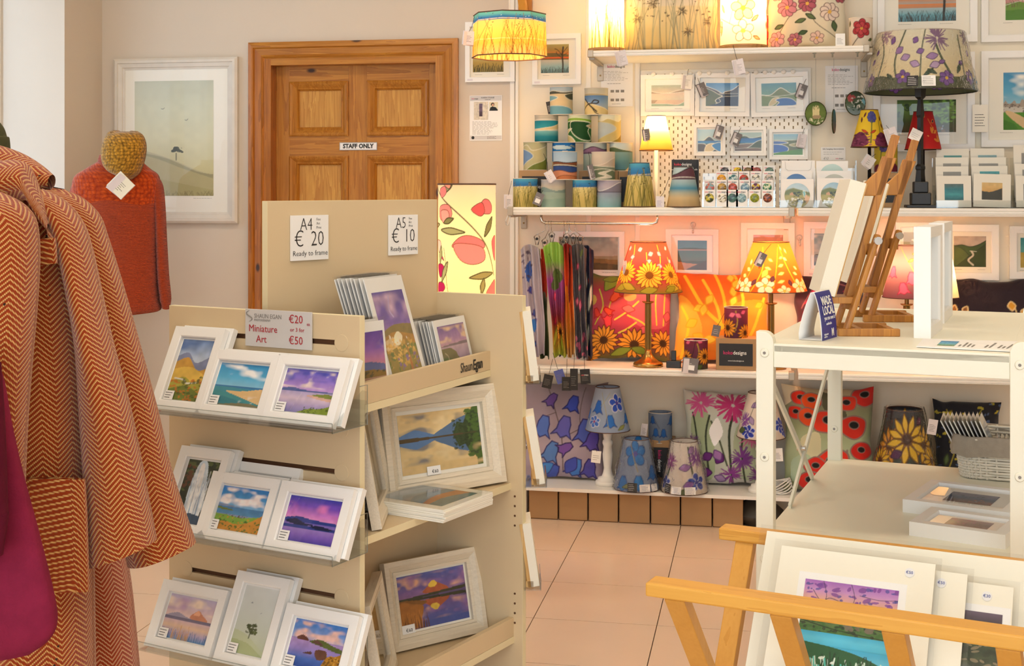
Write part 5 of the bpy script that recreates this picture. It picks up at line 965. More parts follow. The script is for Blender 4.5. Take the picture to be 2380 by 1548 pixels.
# ---- middle shelf: lantern pyramid
YA, YB_ = 5.445, 5.565
SKYB = 'g c8d8d8 e8e0c8 '
grass = 'v 1 .72 5fb8d0 3f90c8 2f70b4; v .72 0 e8d890 d8c070 c8b060; l f0e4b8 .02 0,.72 1,.74; s a09444 26 0 1 0 .8 .02 .3 3; s 6a6630 16 0 1 0 .95 .014 .35 7; t 3a3018 24 .05 .95 .5 .9 .018 3'
LN = [
 ('small lantern with grasses under blue sky, bottom left of the lantern pyramid', 1193, 1249, 415, 484, YA, grass),
 ('misty green-grey shore lantern in the bottom row beside the left grass lantern', 1258, 1314, 418, 484, YA, 'g b8b8c0 d8ccb8 b8c4b4 9fb4a8 88a498; u 8fa49c 0,.70 .3,.74 .6,.62 1,.68; u a8bcac 0,.6 .5,.56 1,.54; u 9ab4a4 0,.3 1,.36; n .12 6 3'),
 ('small lantern with grasses under blue sky, third in the bottom lantern row', 1331, 1387, 418, 484, YA, grass.replace('.3 3;', '.3 13;')),
 ('grey-violet mountain lantern at the right end of the bottom lantern row', 1388, 1444, 419, 484, YA, 'g b0a8b8 c8bcc4 a8b4c0 8fb0b8 90b8b8; U 8a8494 e8e4e0 .025 0,.72 .25,.62 .5,.7 .8,.9 1,.92; U 6f6878 5a5464 .02 0,.58 .5,.58 1,.58; v .57 0 a0a4b8 9ab8c0 80b0b4; n .1 6 3'),
 ('blue and orange headland lantern stacked on the second and third bottom lanterns', 1286, 1341, 353, 418, YA - .005, 'g a8c8e0 c8dcea d8e4ea; U 9a5a34 3a2418 .03 0,.62 .3,.64 .6,.6 1,.64; U e8dcc0 3a2c20 .02 0,.54 .4,.56 1,.5; U 34508c 2a2c40 .02 0,.48 .5,.5 1,.44; U d8906a 6a4030 .02 0,.28 .4,.34 .7,.26 1,.3; U c87a4c 8a5034 .02 .2,0 .5,.16 1,.1; n .08 6 3'),
 ('pale path and hills lantern stacked right of the orange headland lantern', 1375, 1429, 354, 419, YA - .005, 'g d8cfc0 d0c4b4 c8bca8; U c8b8a4 e8dccc .02 0,.5 .5,.55 .8,.75 1,.8; U 7f8a74 e8e4d4 .02 0,.55 .4,.5 1,.46; U 6f7c60 e8e4d4 .02 0,.3 .5,.4 1,.32; P d8d0bc e8e4d4 .02 .3,.05 .6,.15 .4,.25 .8,.36 .6,.24 .8,.1; n .08 6 3'),
 ('blue lake and sandy bend lantern at the left of the four-lantern row', 1217, 1271, 331, 396, YB_, 'g b8b890 d0c8a0 d8d0a8; U d0c898 f0ecd8 .02 0,.8 .3,.9 .5,.7 1,.9; P 7fa0c8 e8e8d8 .02 -.05,.7 .3,.7 .5,.5 .3,.3 -.05,.1; U 7f8a3c e8e8c8 .02 .2,-.05 .5,.2 .8,.34 1,.5; n .08 6 3'),
 ('bright blue sky and seagull lantern second in the four-lantern row', 1284, 1337, 332, 396, YB_, 'g 1f6fb8 2f88c8 4fa0d0; p cfe4ea .1,.85 .5,.9 .8,.8 .4,.74; p f4f8f8 .3,.62 .6,.7 .8,.6 .6,.56; p a8b8b0 .7,.9 .9,.9 .95,.8; u d8c090 0,.3 1,.4; n .15 6 3'),
 ('purple mountain lantern third in the four-lantern row', 1356, 1410, 333, 397, YB_, 'g b8c0b8 c8d0c8 b0c0c0; U 8f6a88 4a3448 .03 0,.7 .3,.8 .5,.86 .8,.76 1,.78; U 6f4c6c 4a3448 .02 0,.62 .5,.66 1,.64; v .6 0 a8b8b0 8fa8a0; n .1 6 3'),
 ('green hill and teal lake lantern at the right of the four-lantern row', 1417, 1470, 333, 398, YB_, 'g d0dcd8 dce4d8 c8d4c0; U 5f6f4c e8e4d0 .02 0,.82 .3,.86 .6,.76 1,.7; v .68 .05 8fb0a8 6f9c9c 5f9098; p d8c090 .6,-.05 1,.3 1,-.05; n .08 6 3'),
 ('teal sea and sand sweep lantern at the left of the three-lantern row', 1243, 1297, 268, 331, YB_, 'g c8c0b0 b0a898 d8d0c0; u d8d4c8 0,.82 .5,.86 1,.8; v .78 .5 1f8a9c 2a98a8 3fa4b0; P e0cc98 f0e8d0 .02 -.05,.42 .4,.5 .7,.56 1.05,.68 1.05,.5 .5,.44; v .4 0 7fc0c0 1f8898 18707c; n .1 6 3'),
 ('dark green winding river lantern in the middle of the three-lantern row', 1320, 1374, 268, 332, YB_, 'g d8dcc0 c8d8b0 a8b870; U 8fb840 e8ecd0 .02 0,.84 .4,.9 1,.82; U 2f6a2c e8ecd0 .03 .1,.75 .3,.78 .7,.76 1,.7; P 1f4f24 e8ecd0 .03 .3,.76 .9,.7 .8,.4 .95,.1 .6,.1 .3,.4; P d8c890 f0ecd8 .03 .0,.05 .4,.0 .3,.2 .1,.3 .3,.5 .0,.4; P d8b888 f0ecd8 .02 .75,.6 1.05,.66 1.05,.5; n .12 6 3'),
 ('pale blue pool and ochre dunes lantern at the right of the three-lantern row', 1390, 1443, 268, 332, YB_, 'g d8dcc8 e4dcb8 d8cc98; U c8b878 e8e4cc .02 0,.84 .3,.78 .5,.86 .8,.76 1,.86; P b8c4c4 d0c8a0 .02 .0,.7 .5,.7 .75,.5 .5,.3 .0,.1; P 9a8438 d8c890 .02 .5,-.05 .8,.15 1,.3 1,-.05; n .08 6 3'),
 ('sandy bay and dark headland lantern at the top left of the pyramid', 1278, 1331, 203, 268, YB_, 'g a8c0d0 c8d4d8 d8d0b8; U 4a5048 e8e4d4 .02 0,.82 .3,.86 .6,.8 1,.86; u d8c8a0 0,.74 1,.76; P 7fb0c0 e8e8d8 .02 -.05,.68 .3,.68 .45,.6 .2,.5 -.05,.52; P 4a5040 d8d4c0 .02 .65,.7 1.05,.78 1.05,.56 .8,.54; P 6fa8bc d8dcd4 .02 -.05,.28 .5,.32 .85,.22 .9,.05 -.05,-.05; n .08 6 3'),
 ('anchor on a beach lantern at the top right of the pyramid', 1359, 1413, 206, 268, YB_, 'g c8c8b8 d8d0b8; U b8ac88 d8d0b8 .02 0,.78 .4,.8 1,.74; v .72 .2 5f88b8 80a0c4 a8b8c4; P e0cc90 f0e4c0 .03 -.05,.55 .4,.4 1.05,.12 1.05,-.05 -.05,-.05; l 3c342c .05 .15,.6 .35,.35 .55,.12; l 3c342c .04 .02,.12 .3,.4 .55,.42 .6,.5 .48,.54 .4,.42; l 3c342c .03 .4,.3 .5,.1 .6,.02; n .06 6 3')]
for l in LN: lantern(*l)
gd = 'kraft boxes with black labels behind the lanterns'
box_crate('kraft box with black label behind the left lanterns', 1206, 1298, 396, 483, 5.50, .15, 'front', gd, z=ZM)
box_crate('kraft box with black label behind the middle lanterns', 1346, 1436, 397, 483, 5.50, .15, 'front', gd, z=ZM)
box_crate('narrow kraft box with black label standing at the right of the lantern boxes', 1437, 1482, 398, 483, 5.50, .15, 'up', gd, z=ZM)
# tags on the lanterns
def tg(label, px, py, Y, w, h, mat='tag_grey', tilt=0., rz=0., fold=False, cord=None, lines='ink_white', sticker=False):
    s = F / 5.4; return swing_tag(label, atY(px, py, Y), rz, w / s, h / s, mat, math.radians(tilt), fold, [(a / s, 0, b / s) for a, b in cord] if cord else None, lines, sticker, group='price tags')
tg('white till-slip tag at the far left end of the middle shelf', 1181, 452, YA - .06, 20, 32, 'paper_lilac', 0, .4, True, [(6, 20), (8, 32)], 'ink')
tg('grey tag with white sticker between the two left bottom lanterns', 1257, 449, YA - .06, 20, 30, 'tag_grey', 22, .2, False, [(2, 8)], sticker=True)
tg('folded grey tag hanging from the orange headland lantern', 1272, 398, YA - .07, 20, 26, 'paper_lilac', -30, .3, True, [(10, 18), (13, 40)], 'ink_grey')
tg('dark grey tag hanging before the pale path lantern', 1370, 383, YA - .07, 15, 32, 'tag_grey', -14, .4, True, [(4, 14), (5, 30)])
tg('dark tag behind the left side of the top left lantern', 1275, 236, YB_ - .02, 14, 30, 'card_dark', -12, .3)
# little lit lamp on the middle shelf
def small_lamp(label, X_, Y, zb, rb, rt, zs0, zs1, cmd, base='white', power=0., res=(90, 60), mat='shade_print', col=(1, .66, .26), name='table_lamp', br=.05, group=None, reps=2):
    t = thing(name, label, 'lamp', (X_, Y, zb), group=group); h0, h1 = zs0 - zb, zs1 - zb
    drum('shade', rb, rt, h1 - h0, Cv(res[0], res[1], math.pi * (rb + rt) / 2 / (h1 - h0), 'ccc', cmd), t, mat, z0=h0, reps=reps); ring('shade_rim', rb, h0, .0018, 'shade_rim', t); ring('shade_rim', rt, h1, .0018, 'shade_rim', t)
    b = B()
    for k in range(3): b.tube([(0, 0, h1 - .012), (rt * .97 * math.cos(k * 2.094), rt * .97 * math.sin(k * 2.094), h1 - .004)], .0012, 5)
    b.make('spider', 'brass_dark', t)
    hm = h0 + (h1 - h0) * .3
    if base == 'white': B().lathe([(br, 0), (br, .010), (br * .5, .016), (.009, .022), (.008, hm)], 24).make('stem', 'white_paint', t, True)
    elif base == 'black': B().lathe([(br, 0), (br, .008), (.008, .014), (.006, hm)], 24).make('stem', 'black', t, True)
    elif base == 'brass':
        B().lathe([(br, 0), (br, .010), (br * .95, .016), (br * .7, .022), (br * .42, .036), (.014, .055), (.013, .07)], 32).make('foot', 'brass', t, True)
        n = 24; pr = [(.0115, .07), (.0115, hm * .86 if hm < .3 else .26)]; B().lathe([(r__, z__) for r__, z__ in pr], n).make('column', 'brass_dark', t); zt2 = pr[1][1]
        for k in range(10): a = k * 6.2832 / 10; B().tube([(.0115 * math.cos(a), .0115 * math.sin(a), .07), (.0115 * math.cos(a), .0115 * math.sin(a), zt2)], .0022, 5).make('flute', 'brass', t)
        B().lathe([(.012, zt2), (.022, zt2 + .004), (.026, zt2 + .009), (.012, zt2 + .006)], 24).make('drip_pan', 'brass', t, True); B().lathe([(.0085, zt2 + .006), (.0085, hm + .02)], 16).make('candle_tube', 'brass_dark', t)
    elif base == 'turned':
        B().lathe([(br, 0), (br, .012), (br * .95, .018), (br * .8, .02), (br * .78, .030), (br * .5, .034), (.02, .05), (.016, .07), (.020, .10), (.022, .13), (.017, .16), (.022, .172), (.022, .182), (.016, .19), (.02, .21), (.022, .222), (.012, .24), (.011, hm)], 28).make('stem', 'white_paint', t, True)
    B().lathe([(.012, hm), (.012, hm + .03), (.02, hm + .04), (.024, hm + .055), (.018, hm + .075), (.004, hm + .085)], 16).make('bulb', 'bulb' if power else 'mount_white', t, True)
    if power: bulb_light(t, hm + .06, power, col, .02)
    return t
def lamp_px(label, Y, zb, top, bot, cmd, **kw):
    """top / bot: (x0, x1, y) of the shade's upper and lower rim in the picture"""
    X_ = (xw(top[0], Y) + xw(top[1], Y) + xw(bot[0], Y) + xw(bot[1], Y)) / 4; rt = (xw(top[1], Y) - xw(top[0], Y)) / 2; rb = (xw(bot[1], Y) - xw(bot[0], Y)) / 2
    return small_lamp(label, X_, Y, zb, rb, rt, zw(bot[0], bot[2], Y), zw(top[0], top[2], Y), cmd, **kw)
lamp_px('small lit lamp with plain white and amber shade before the pegboard', 5.56, ZM, (1502, 1545, 270), (1488, 1566, 350), 'g fffdf2 fdf4dc f6d890 eeb860 e6a848; l c88a34 .02 0,.02 1,.02', base='white', power=2.0, res=(24, 40), br=.04)
tg('dark grey tag hanging on the small lit lamp', 1500, 300, 5.50, 18, 27, 'tag_grey', -8, .3, True, [(4, 8), (8, 30)])
def cone(label, top, bot, Y, zb, cmd, wrapped=False, res=(80, 56), stickers=(), group=None, name='lampshade', mat='lantern_print'):
    X_ = (xw(bot[0], Y) + xw(bot[1], Y)) / 2; rt = (xw(top[1], Y) - xw(top[0], Y)) / 2; rb = (xw(bot[1], Y) - xw(bot[0], Y)) / 2; h = zw(X_, top[2], Y) - zw(X_, bot[2], Y)
    t = thing(name, label, 'lampshade', (X_, Y, zb), group=group)
    drum('shade', rb, rt, h, Cv(res[0], res[1], math.pi * (rb + rt) / 2 / h, 'ccc', cmd), t, mat, z0=.002); ring('rim', rb, .003, .0016, 'shade_rim', t); ring('rim', rt, h, .0016, 'shade_rim', t)
    if wrapped:
        n, m = 72, 26; u = np.linspace(0, 2 * math.pi, n + 1)[:-1]; v = np.linspace(0, 1, m); U, V = np.meshgrid(u, v)
        cr = (vnoise(m, n, 9, 22, 5) - .5) * .010 + .005 + .003 * np.sin(U * 13 + V * 5); r_ = rb + (rt - rb) * V + .002 + np.clip(cr, -.001, .02)
        grid_obj('clear_wrap', np.stack([r_ * np.cos(U), r_ * np.sin(U), .001 + h * V * 1.02], -1), None, 'wrap_film', t, wrap=True)
    for a, w, hh, m in stickers:   # label stickers round the foot
        al = -math.pi / 2 + a; rr = rb + (rt - rb) * .12 + .008; sl_ = math.atan2(rb - rt, h)
        s = B().box(-w / 2, w / 2, -.0006, 0, 0, hh).make('sticker', m, t, loc=(rr * math.cos(al), rr * math.sin(al), .006), rot=(-sl_, 0, a)); scribble(s, w * .8, hh * .8, hh * .1, 4, 'ink_white' if m == 'black_label' else 'ink_blue', -.0007, seed=int(a * 50) + 60, th=.0010)
    return t
cone('conical lampshade with golden grasses and blue top on the middle shelf', (1465, 1511, 393), (1448, 1524, 486), 5.45, ZM, grass.replace('.72', '.70'), stickers=())
cone('conical lampshade with purple hills over blue and sand on the middle shelf', (1566, 1611, 403), (1549, 1629, 487), 5.44, ZM, 'g bcd8e0 d8dccc; U 6a4450 2c1c24 .02 0,.78 .3,.82 .6,.94 .8,.98 1,.9; U 5a3c48 e8e4dc .02 0,.70 .5,.74 1,.72; v .69 0 b8ccd0 9cc0c8 4f98b8 b8bca8 d8c090 c8ac7c b89c74; n .06 8 3')
tg('small white handwritten tag standing between the two conical shades', 1534, 456, 5.40, 19, 30, 'paper_lilac', 0, .1, False, [(8, 8), (20, 40)], 'ink_blue')
t = thing('brochure', 'black leaflet holder of silk design brochures behind the purple hills shade', 'brochure', atY(1589, 484, 5.49)); t.location.z = ZM
w = xw(1617, 5.49) - xw(1561, 5.49); h = zw(1589, 371, 5.49) - ZM
for k in range(4): B().box(-w / 2 + .004 * k, w / 2 + .004 * k, .004 * k, .004 * k + .002, 0, h).make('leaflet', 'black_label', t)
koko(t, w * .85, (0, -.0012, h * .90), c1='ink_coral'); text('contemporary designs in silk', h * .05, 'ink_white', t, (0, -.0012, h * .79)); text("by Karen O'Kane", h * .05, 'ink_white', t, (0, -.0012, h * .73))
# pegboard with framed silk paintings
xa, xb = xw(1489, YW), xw(1886, YW); za, zb = zw(1688, 487, YW), zw(1688, 160, YW); wq, hq = (xb - xa) / 2, zb - za
pg = thing('pegboard', 'white pegboard with slots and round pegs on the back wall', 'pegboard', ((xa + xb) / 2, YW - .002, za)); B().box(-wq, wq, -.012, 0, 0, hq).make('board', 'white_paint', pg, bevel=.006)
b = B(); sx_, sz_ = 10.5 / F * 5.45, 8.6 / F * 5.45; k = 0; z = .012
while z < hq - .012:
    x = -wq + .012 + (sx_ if k % 2 else 0)
    while x < wq - .01: b.box(x - .0024, x + .0024, -.0124, -.0119, z - .0062, z + .0062); x += sx_ * 2
    z += sz_; k += 1
s = b.make('slots', 'slot_tan', pg); s['kind'] = 'stuff'; s.name = 'slot_pattern'
for px in (1520, 1563, 1605, 1627, 1649, 1691, 1735, 1757, 1778, 1799, 1821, 1843):
    B().lathe([(.004, 0), (.004, .012), (.010, .012), (.010, .022), (.008, .024), (.0005, .024)], 16).move(Matrix.Translation((xw(px, YW) - (xa + xb) / 2, -.012, hq - .02)) @ Matrix.Rotation(math.pi / 2, 4, 'X')).make('peg', 'white_paint', pg, True)
YP = YW - .016; gk = 'framed silk paintings on the pegboard'
wallpic('pale peach and green silk seascape, top left on the pegboard', 1489, 173, 1614, 270, 'g a8b088 c8b890 e0c8a0 d8c898 a8b890; U a88a58 f4ead0 .02 0,.72 .2,.64 .5,.62 .8,.74 1,.8; U d8b890 f4ead0 .02 .4,.62 .7,.62 1,.66; v .6 .3 e0c4a0 d8cca8; U 8fa880 f0ecd8 .015 0,.12 .5,.1 .8,.06 1,.2; n .15 8 3', (1514, 198, 1590, 247), Y=YP, bd=.02, group=gk, name='silk_painting')
wallpic('dark blue silk lake between mountains, top middle on the pegboard', 1615, 170, 1742, 271, 'g 4f90c8 8fb8d8 c8d4d0; U 4a4a54 f4f0e4 .022 0,.86 .3,.7 .5,.55 .58,.62 .8,.7 1,.9; U 2f3c50 d8d8d0 .015 .4,.54 .7,.54 1,.54; U 5f6a48 f0ecd8 .02 0,.78 .2,.66 .4,.5 .5,.44 .35,.32 .3,.2 .5,.0; U 2f3c54 f0ecd8 .012 .3,.1 .45,.2 .4,.34 .6,.42 1,.44; n .15 8 3', (1640, 193, 1716, 247), Y=YP, bd=.02, group=gk, name='silk_painting', ry=.015)
wallpic('green mountain over bright blue bay silk, top right on the pegboard', 1746, 168, 1880, 271, 'g 4f8c9c 6f9c84 8fa488; U 6f7c3c f4f0dc .022 0,.5 .25,.48 .45,.7 .55,.78 .65,.72 .85,.52 1,.56; U 6f8440 f0ecd8 .015 0,.48 .4,.42 1,.5; P c8b880 f0ecd8 .015 .2,.0 .3,.3 .5,.36 .4,.1; P 1f5fa8 f4f0dc .02 .42,-.02 .5,.14 .4,.26 .6,.34 .85,.3 1,.1 .9,-.02; n .12 8 3', (1771, 193, 1852, 246), Y=YP, bd=.021, group=gk, name='silk_painting', ry=-.02)
wallpic('small silk of a dark hill and blue cove, lower left on the pegboard', 1612, 289, 1686, 362, 'g a8ccd8 d0dccc; U 3c4034 e8e8d8 .02 0,.5 .25,.5 .5,.68 .75,.5 1,.5; v .48 .36 2f70b0 3f88b8; U 4f3c24 f0ecd8 .02 0,.36 .3,.34 .4,.16 .3,0; P d0bc88 f4f0dc .02 .4,.3 .7,.36 .8,.2 .6,.0 .3,.0; P 1f78b8 f4f0dc .02 .62,.3 1,.4 1,0 .9,0 .7,.14; n .1 8 3', (1622, 301, 1675, 352), Y=YP, bd=.014, group=gk, name='silk_painting', sign=False)
wallpic('small silk of a headland over a blue inlet, lower middle on the pegboard', 1698, 295, 1781, 362, 'g a0b8b0 c0ccb8; U 3c5038 e8e8d8 .02 0,.78 .4,.82 .6,.7 1,.8; v .68 .42 1f5fa0 2f80b8; U 7a6450 f0ecd8 .02 0,.34 .4,.4 .7,.42 1,.6; U 3c4c2c e8e8d8 .02 .45,.16 .6,.28 .8,.5 1,.6; U 6a5038 d8d0b8 .015 0,.12 .5,.16 1,.14; n .1 8 3', (1708, 308, 1770, 351), Y=YP, bd=.014, group=gk, name='silk_painting', sign=False)
wallpic('small silk of blue pools and a green field, lower right on the pegboard', 1788, 300, 1878, 371, 'g 7fb0c8 b8ccb8 c8d0b0; U 5f6a40 e8e8d8 .015 0,.72 .4,.7 1,.74; P 3f68b0 f0ecd8 .02 -.05,.66 .3,.66 .5,.58 .2,.52 -.05,.54; P 2f60b0 f4f0dc .02 -.05,.48 .3,.48 .5,.34 .45,.16 .1,.1 -.05,.12; P a8a070 f0ecd8 .015 .55,.5 1,.6 1,.4 .7,.4; U 4f8a2c 6f9c3c .015 0,.06 .3,.14 .6,.2 1,.3; n .08 8 3', (1798, 312, 1866, 360), Y=YP, bd=.014, group=gk, name='silk_painting', sign=False)
for l, px, py, w, h, m, ti, fo, ln, st_ in (('white tag hanging at the right of the peach seascape', 1598, 174, 26, 34, 'paper', 6, True, 'ink_grey', False), ('pink and grey tag hanging on the dark lake silk', 1626, 194, 22, 32, 'tag_grey', -22, True, 'ink_white', False), ('grey tag hanging on the green mountain silk', 1868, 196, 22, 32, 'tag_grey', 20, True, 'ink_white', True),
    ('grey tag hanging on the small cove silk', 1675, 292, 20, 32, 'tag_grey', 18, True, 'ink_white', True), ('grey tag hanging on the small inlet silk', 1716, 309, 22, 30, 'tag_grey', 22, True, 'ink_white', True), ('lilac tag hanging on the green field silk', 1866, 311, 21, 32, 'paper_lilac', 12, True, 'ink_grey', False), ('white leaflet tag hanging below the lit magnolia lamp', 1713, 138, 26, 34, 'paper_lilac', -12, True, 'ink_grey', False)):
    tg(l, px, py, YW - .05 if 'magnolia' not in l else YF - .01, w, h, m, ti, .15, fo, [(0, 6), (1, 14)] if 'magnolia' not in l else [(-1, 10), (-2, 34)], ln, st_)
for l, x0, y0, x1, y1 in (('white notice sheet with coloured shop lettering left of the pegboard', 1397, 146, 1471, 248), ('white notice sheet with coloured shop lettering right of the pegboard', 1918, 153, 1994, 261)):
    t, w, h = sheet(l, x0, y0, x1, y1, YW - .002); koko(t, w * .64, (0, -.0014, h * .915), c1='ink_pink', c2='ink')
    scribble(t, w * .84, h * .24, h * .58, 7, 'ink_grey', -.0011, seed=3, th=.0012); scribble(t, w * .5, h * .03, h * .51, 1, 'ink', -.0011, -w * .3, seed=5, th=.0014)
    for r_ in range(2):
        for k in range(3): B().box(-w * .2 + k * w * .16, -w * .09 + k * w * .16, -.0012, -.0009, h * (.32 - .2 * r_), h * (.38 - .2 * r_)).make('thumbnail', 'ink_grey', t)
    scribble(t, w * .3, h * .02, h * .05, 1, 'ink', -.0011, seed=6, th=.0012)
# badges on cards in a clear stand
xa, xb = xw(1632, 5.47), xw(1802, 5.47)
bs = thing('badge_stand', 'clear stepped stand holding rows of badge cards on the middle shelf', 'display stand', ((xa + xb) / 2, 5.47, ZM)); w = (xb - xa) / 2
for k in range(4): B().box(-w, w, -.05 + .035 * k, -.048 + .035 * k, 0, .035 + .035 * k).box(-w, w, -.048 + .035 * k, -.016 + .035 * k, .032 * k, .034 * k + .001).make('step', 'acrylic', bs)
ROW = [(480, 441, ((1649, '3a4428', 'd8c84c', 'dark green leaf badge'), (1679, 'ece8d8', '6a5c40', 'white daisy badge'), (1702, '4f7a70', '2c3c4c', 'teal wave badge'), (1724, '6f94a0', 'a8c4c8', 'pale blue star badge'), (1754, '9aa02c', '5a6a20', 'lime leaf badge'), (1784, '5a2c20', 'b8603c', 'dark red rose badge')), 460, 0),
       (462, 418, ((1650, 'c86a5c', '6fb0b8', 'pink and teal badge'), (1678, '8a6a34', 'c8a04c', 'bronze speckled badge'), (1703, '8a3c2c', 'd85a4c', 'red poppy badge'), (1732, '6f90a4', 'b8d0d4', 'slate blue badge'), (1757, '5a2c4c', 'e8c83c', 'purple and yellow badge'), (1783, '2f7a5c', 'e8e8c0', 'green daisy badge')), 436, 1),
       (440, 398, ((1677, 'e8a828', 'b87818', 'orange badge'), (1704, '2c6a74', 'd8e4dc', 'dark teal spotted badge'), (1729, 'c8302c', '4a5a34', 'scarlet badge'), (1757, 'e8e4d4', '4a4c44', 'white petal badge'), (1787, 'c8b8b0', '5a6c54', 'pale stripe badge')), 416, 2),
       (420, 385, ((1684, '34343c', '6a6a74', 'charcoal badge'), (1714, 'e8c828', '4a3018', 'yellow butterfly badge'), (1738, '6a5438', '8a7040', 'brown badge'), (1759, '7a3434', 'a85048', 'maroon badge'), (1788, '5a7a70', '7f9c90', 'sage badge')), 399, 3)]
rr = 10.3 / F * 5.4
for yb, yt, its, yc, r_ in ROW:
    Y = 5.47 - .052 + .035 * r_
    for px, c1_, c2_, nm in its:
        c = atY(px, yb, Y); w = .046; z0 = ZM + .003 + .033 * r_; h = zw(px, yt, Y) - z0
        t = thing('badge_card', nm + ' on a white card, ' + ('front', 'second', 'third', 'back')[r_] + ' row of the badge stand', 'badge', (c.x, Y - .003, z0), group='badges on cards'); B().box(-w / 2, w / 2, 0, .001, 0, h).make('card', 'paper', t)
        koko(t, .040, (0, -.0006, h - .009), c1='ink_coral', c2='ink')
        zc = zw(px, yc, Y) - z0; C = Cv(20, 20, 1, c1_, 't %s 16 0 1 0 1 .12 %d; l %s .08 .1,.2 .5,.6 .9,.8' % (c2_, px, c2_)); n = 20
        a = np.linspace(0, 2 * math.pi, 25)[:-1]; rad = np.linspace(0.02, 1, 8); A_, R_ = np.meshgrid(a, rad); ci = np.clip(((R_ * np.cos(A_) + 1) / 2 * 19).astype(int), 0, 19); cj = np.clip(((R_ * np.sin(A_) + 1) / 2 * 19).astype(int), 0, 19)
        grid_obj('badge', np.stack([rr * R_ * np.cos(A_), -.001 - .005 * np.sqrt(np.clip(1.02 - R_ ** 2, 0, 1)), rr * R_ * np.sin(A_) + zc], -1)[:, ::-1], C.a[cj, ci][:, ::-1], 'print_gloss', t, wrap=True)
# round window cards in two columns
HARB = 'g a8c4d0 d0dcd8; U 6f7a40 8a8a50 .02 0,.66 .3,.78 .6,.72 1,.6; v .5 .42 8f9c58 a8a868; U a8a05c 8a8448 .015 0,.5 .5,.52 1,.5; q c89a70 .2,.5 .2,.58 .28,.64 .36,.58 .36,.5; t 34402c 20 .36 .6 .46 .62 .04 3; P 7fc0c4 e8e4d0 .02 .72,.66 .8,.66 .84,.3 .74,.5; p e0b890 .8,.5 1,.4 1,.1 .8,.2; t f0ece0 26 .1 .7 .1 .4 .04 4; t 3a4434 16 .5 .8 .2 .4 .04 9; t 6a6a60 16 .2 .6 .05 .3 .03 5; n .15 9 3'
HC_ = [(1815, 1891, 416, 485, 5.41, HARB, 'white square card with a round harbour painting, front of the left stack', True), (1815, 1887, 397, 480, 5.435, 'g 2f5f9c 3f78a8 3c5a34; t 24442c 20 0 1 .3 .5 .06 3', 'white card with a round blue lake picture behind the left harbour card', True), (1817, 1894, 373, 478, 5.46, 'g fff fff', 'plain white envelope at the back of the left card stack', False),
       (1899, 1978, 414, 485, 5.41, HARB.replace('a8c4d0', '8fb4c8'), 'white square card with a round harbour painting, front of the right stack', True), (1899, 1979, 397, 480, 5.435, 'g b8b8a8 a8a894 6a6450; u 5a5440 0,.4 .5,.5 1,.4', 'white card with a round grey hill picture behind the right harbour card', True), (1897, 1971, 374, 478, 5.46, 'g b8d0c8 a0b8a8 5a5434; u 4a4430 0,.5 1,.5', 'white card with a round pale green picture at the back of the right stack', True)]
for x0, x1, yt, yb, Y, cmd, lab, rd in HC_:
    a, b = atY(x0, yb, Y), atY(x1, yb, Y); w = b.x - a.x; h = zw((x0 + x1) / 2, yt, Y) - ZM - .003
    t = thing('round_window_card', lab, 'greeting card', ((a.x + b.x) / 2, Y, ZM + .003), group='round window cards'); B().box(-w / 2, w / 2, 0, .003, 0, h).make('card', 'paper', t)
    if rd:
        R0 = w * .39; zc = h - R0 - w * (.13 if yt > 410 else .10); C = Cv(60, 60, 1, 'fff', cmd); aa = np.linspace(0, 2 * math.pi, 49)[:-1]; rad = np.linspace(.02, 1, 22); A_, R_ = np.meshgrid(aa, rad); ci = np.clip(((R_ * np.cos(A_) + 1) / 2 * 59).astype(int), 0, 59); cj = np.clip(((R_ * np.sin(A_) + 1) / 2 * 59).astype(int), 0, 59)
        grid_obj('round_picture', np.stack([R0 * R_ * np.cos(A_), 0 * R_ - .0008, R0 * R_ * np.sin(A_) + zc], -1)[:, ::-1], C.a[cj, ci][:, ::-1], 'print_gloss', t, wrap=True, smooth=False)
    else: B().tube([(-w * .4, -.0006, h * .98), (-w * .38, -.0006, h * .82), (-w * .3, -.0006, h * .78), (w * .3, -.0006, h * .78), (w * .38, -.0006, h * .82), (w * .4, -.0006, h * .98)], .0008, 4).make('flap_edge', 'paper_grey', t)
t = thing('card_holder', 'clear acrylic holder of the round window cards', 'display stand', ((xw(1812, 5.45) + xw(1985, 5.45)) / 2, 5.45, ZM)); w = (xw(1985, 5.45) - xw(1812, 5.45)) / 2
B().box(-w, w, -.045, -.043, 0, .03).box(-w, w, -.045, .05, 0, .002).make('tray', 'acrylic', t); B().box(-w, w, .045, .048, 0, .16).make('back', 'acrylic', t); B().box(w, w + .004, -.04, .05, 0, .17).box(w + .006, w + .01, .0, .02, 0, .19).make('side', 'acrylic_edge', t)
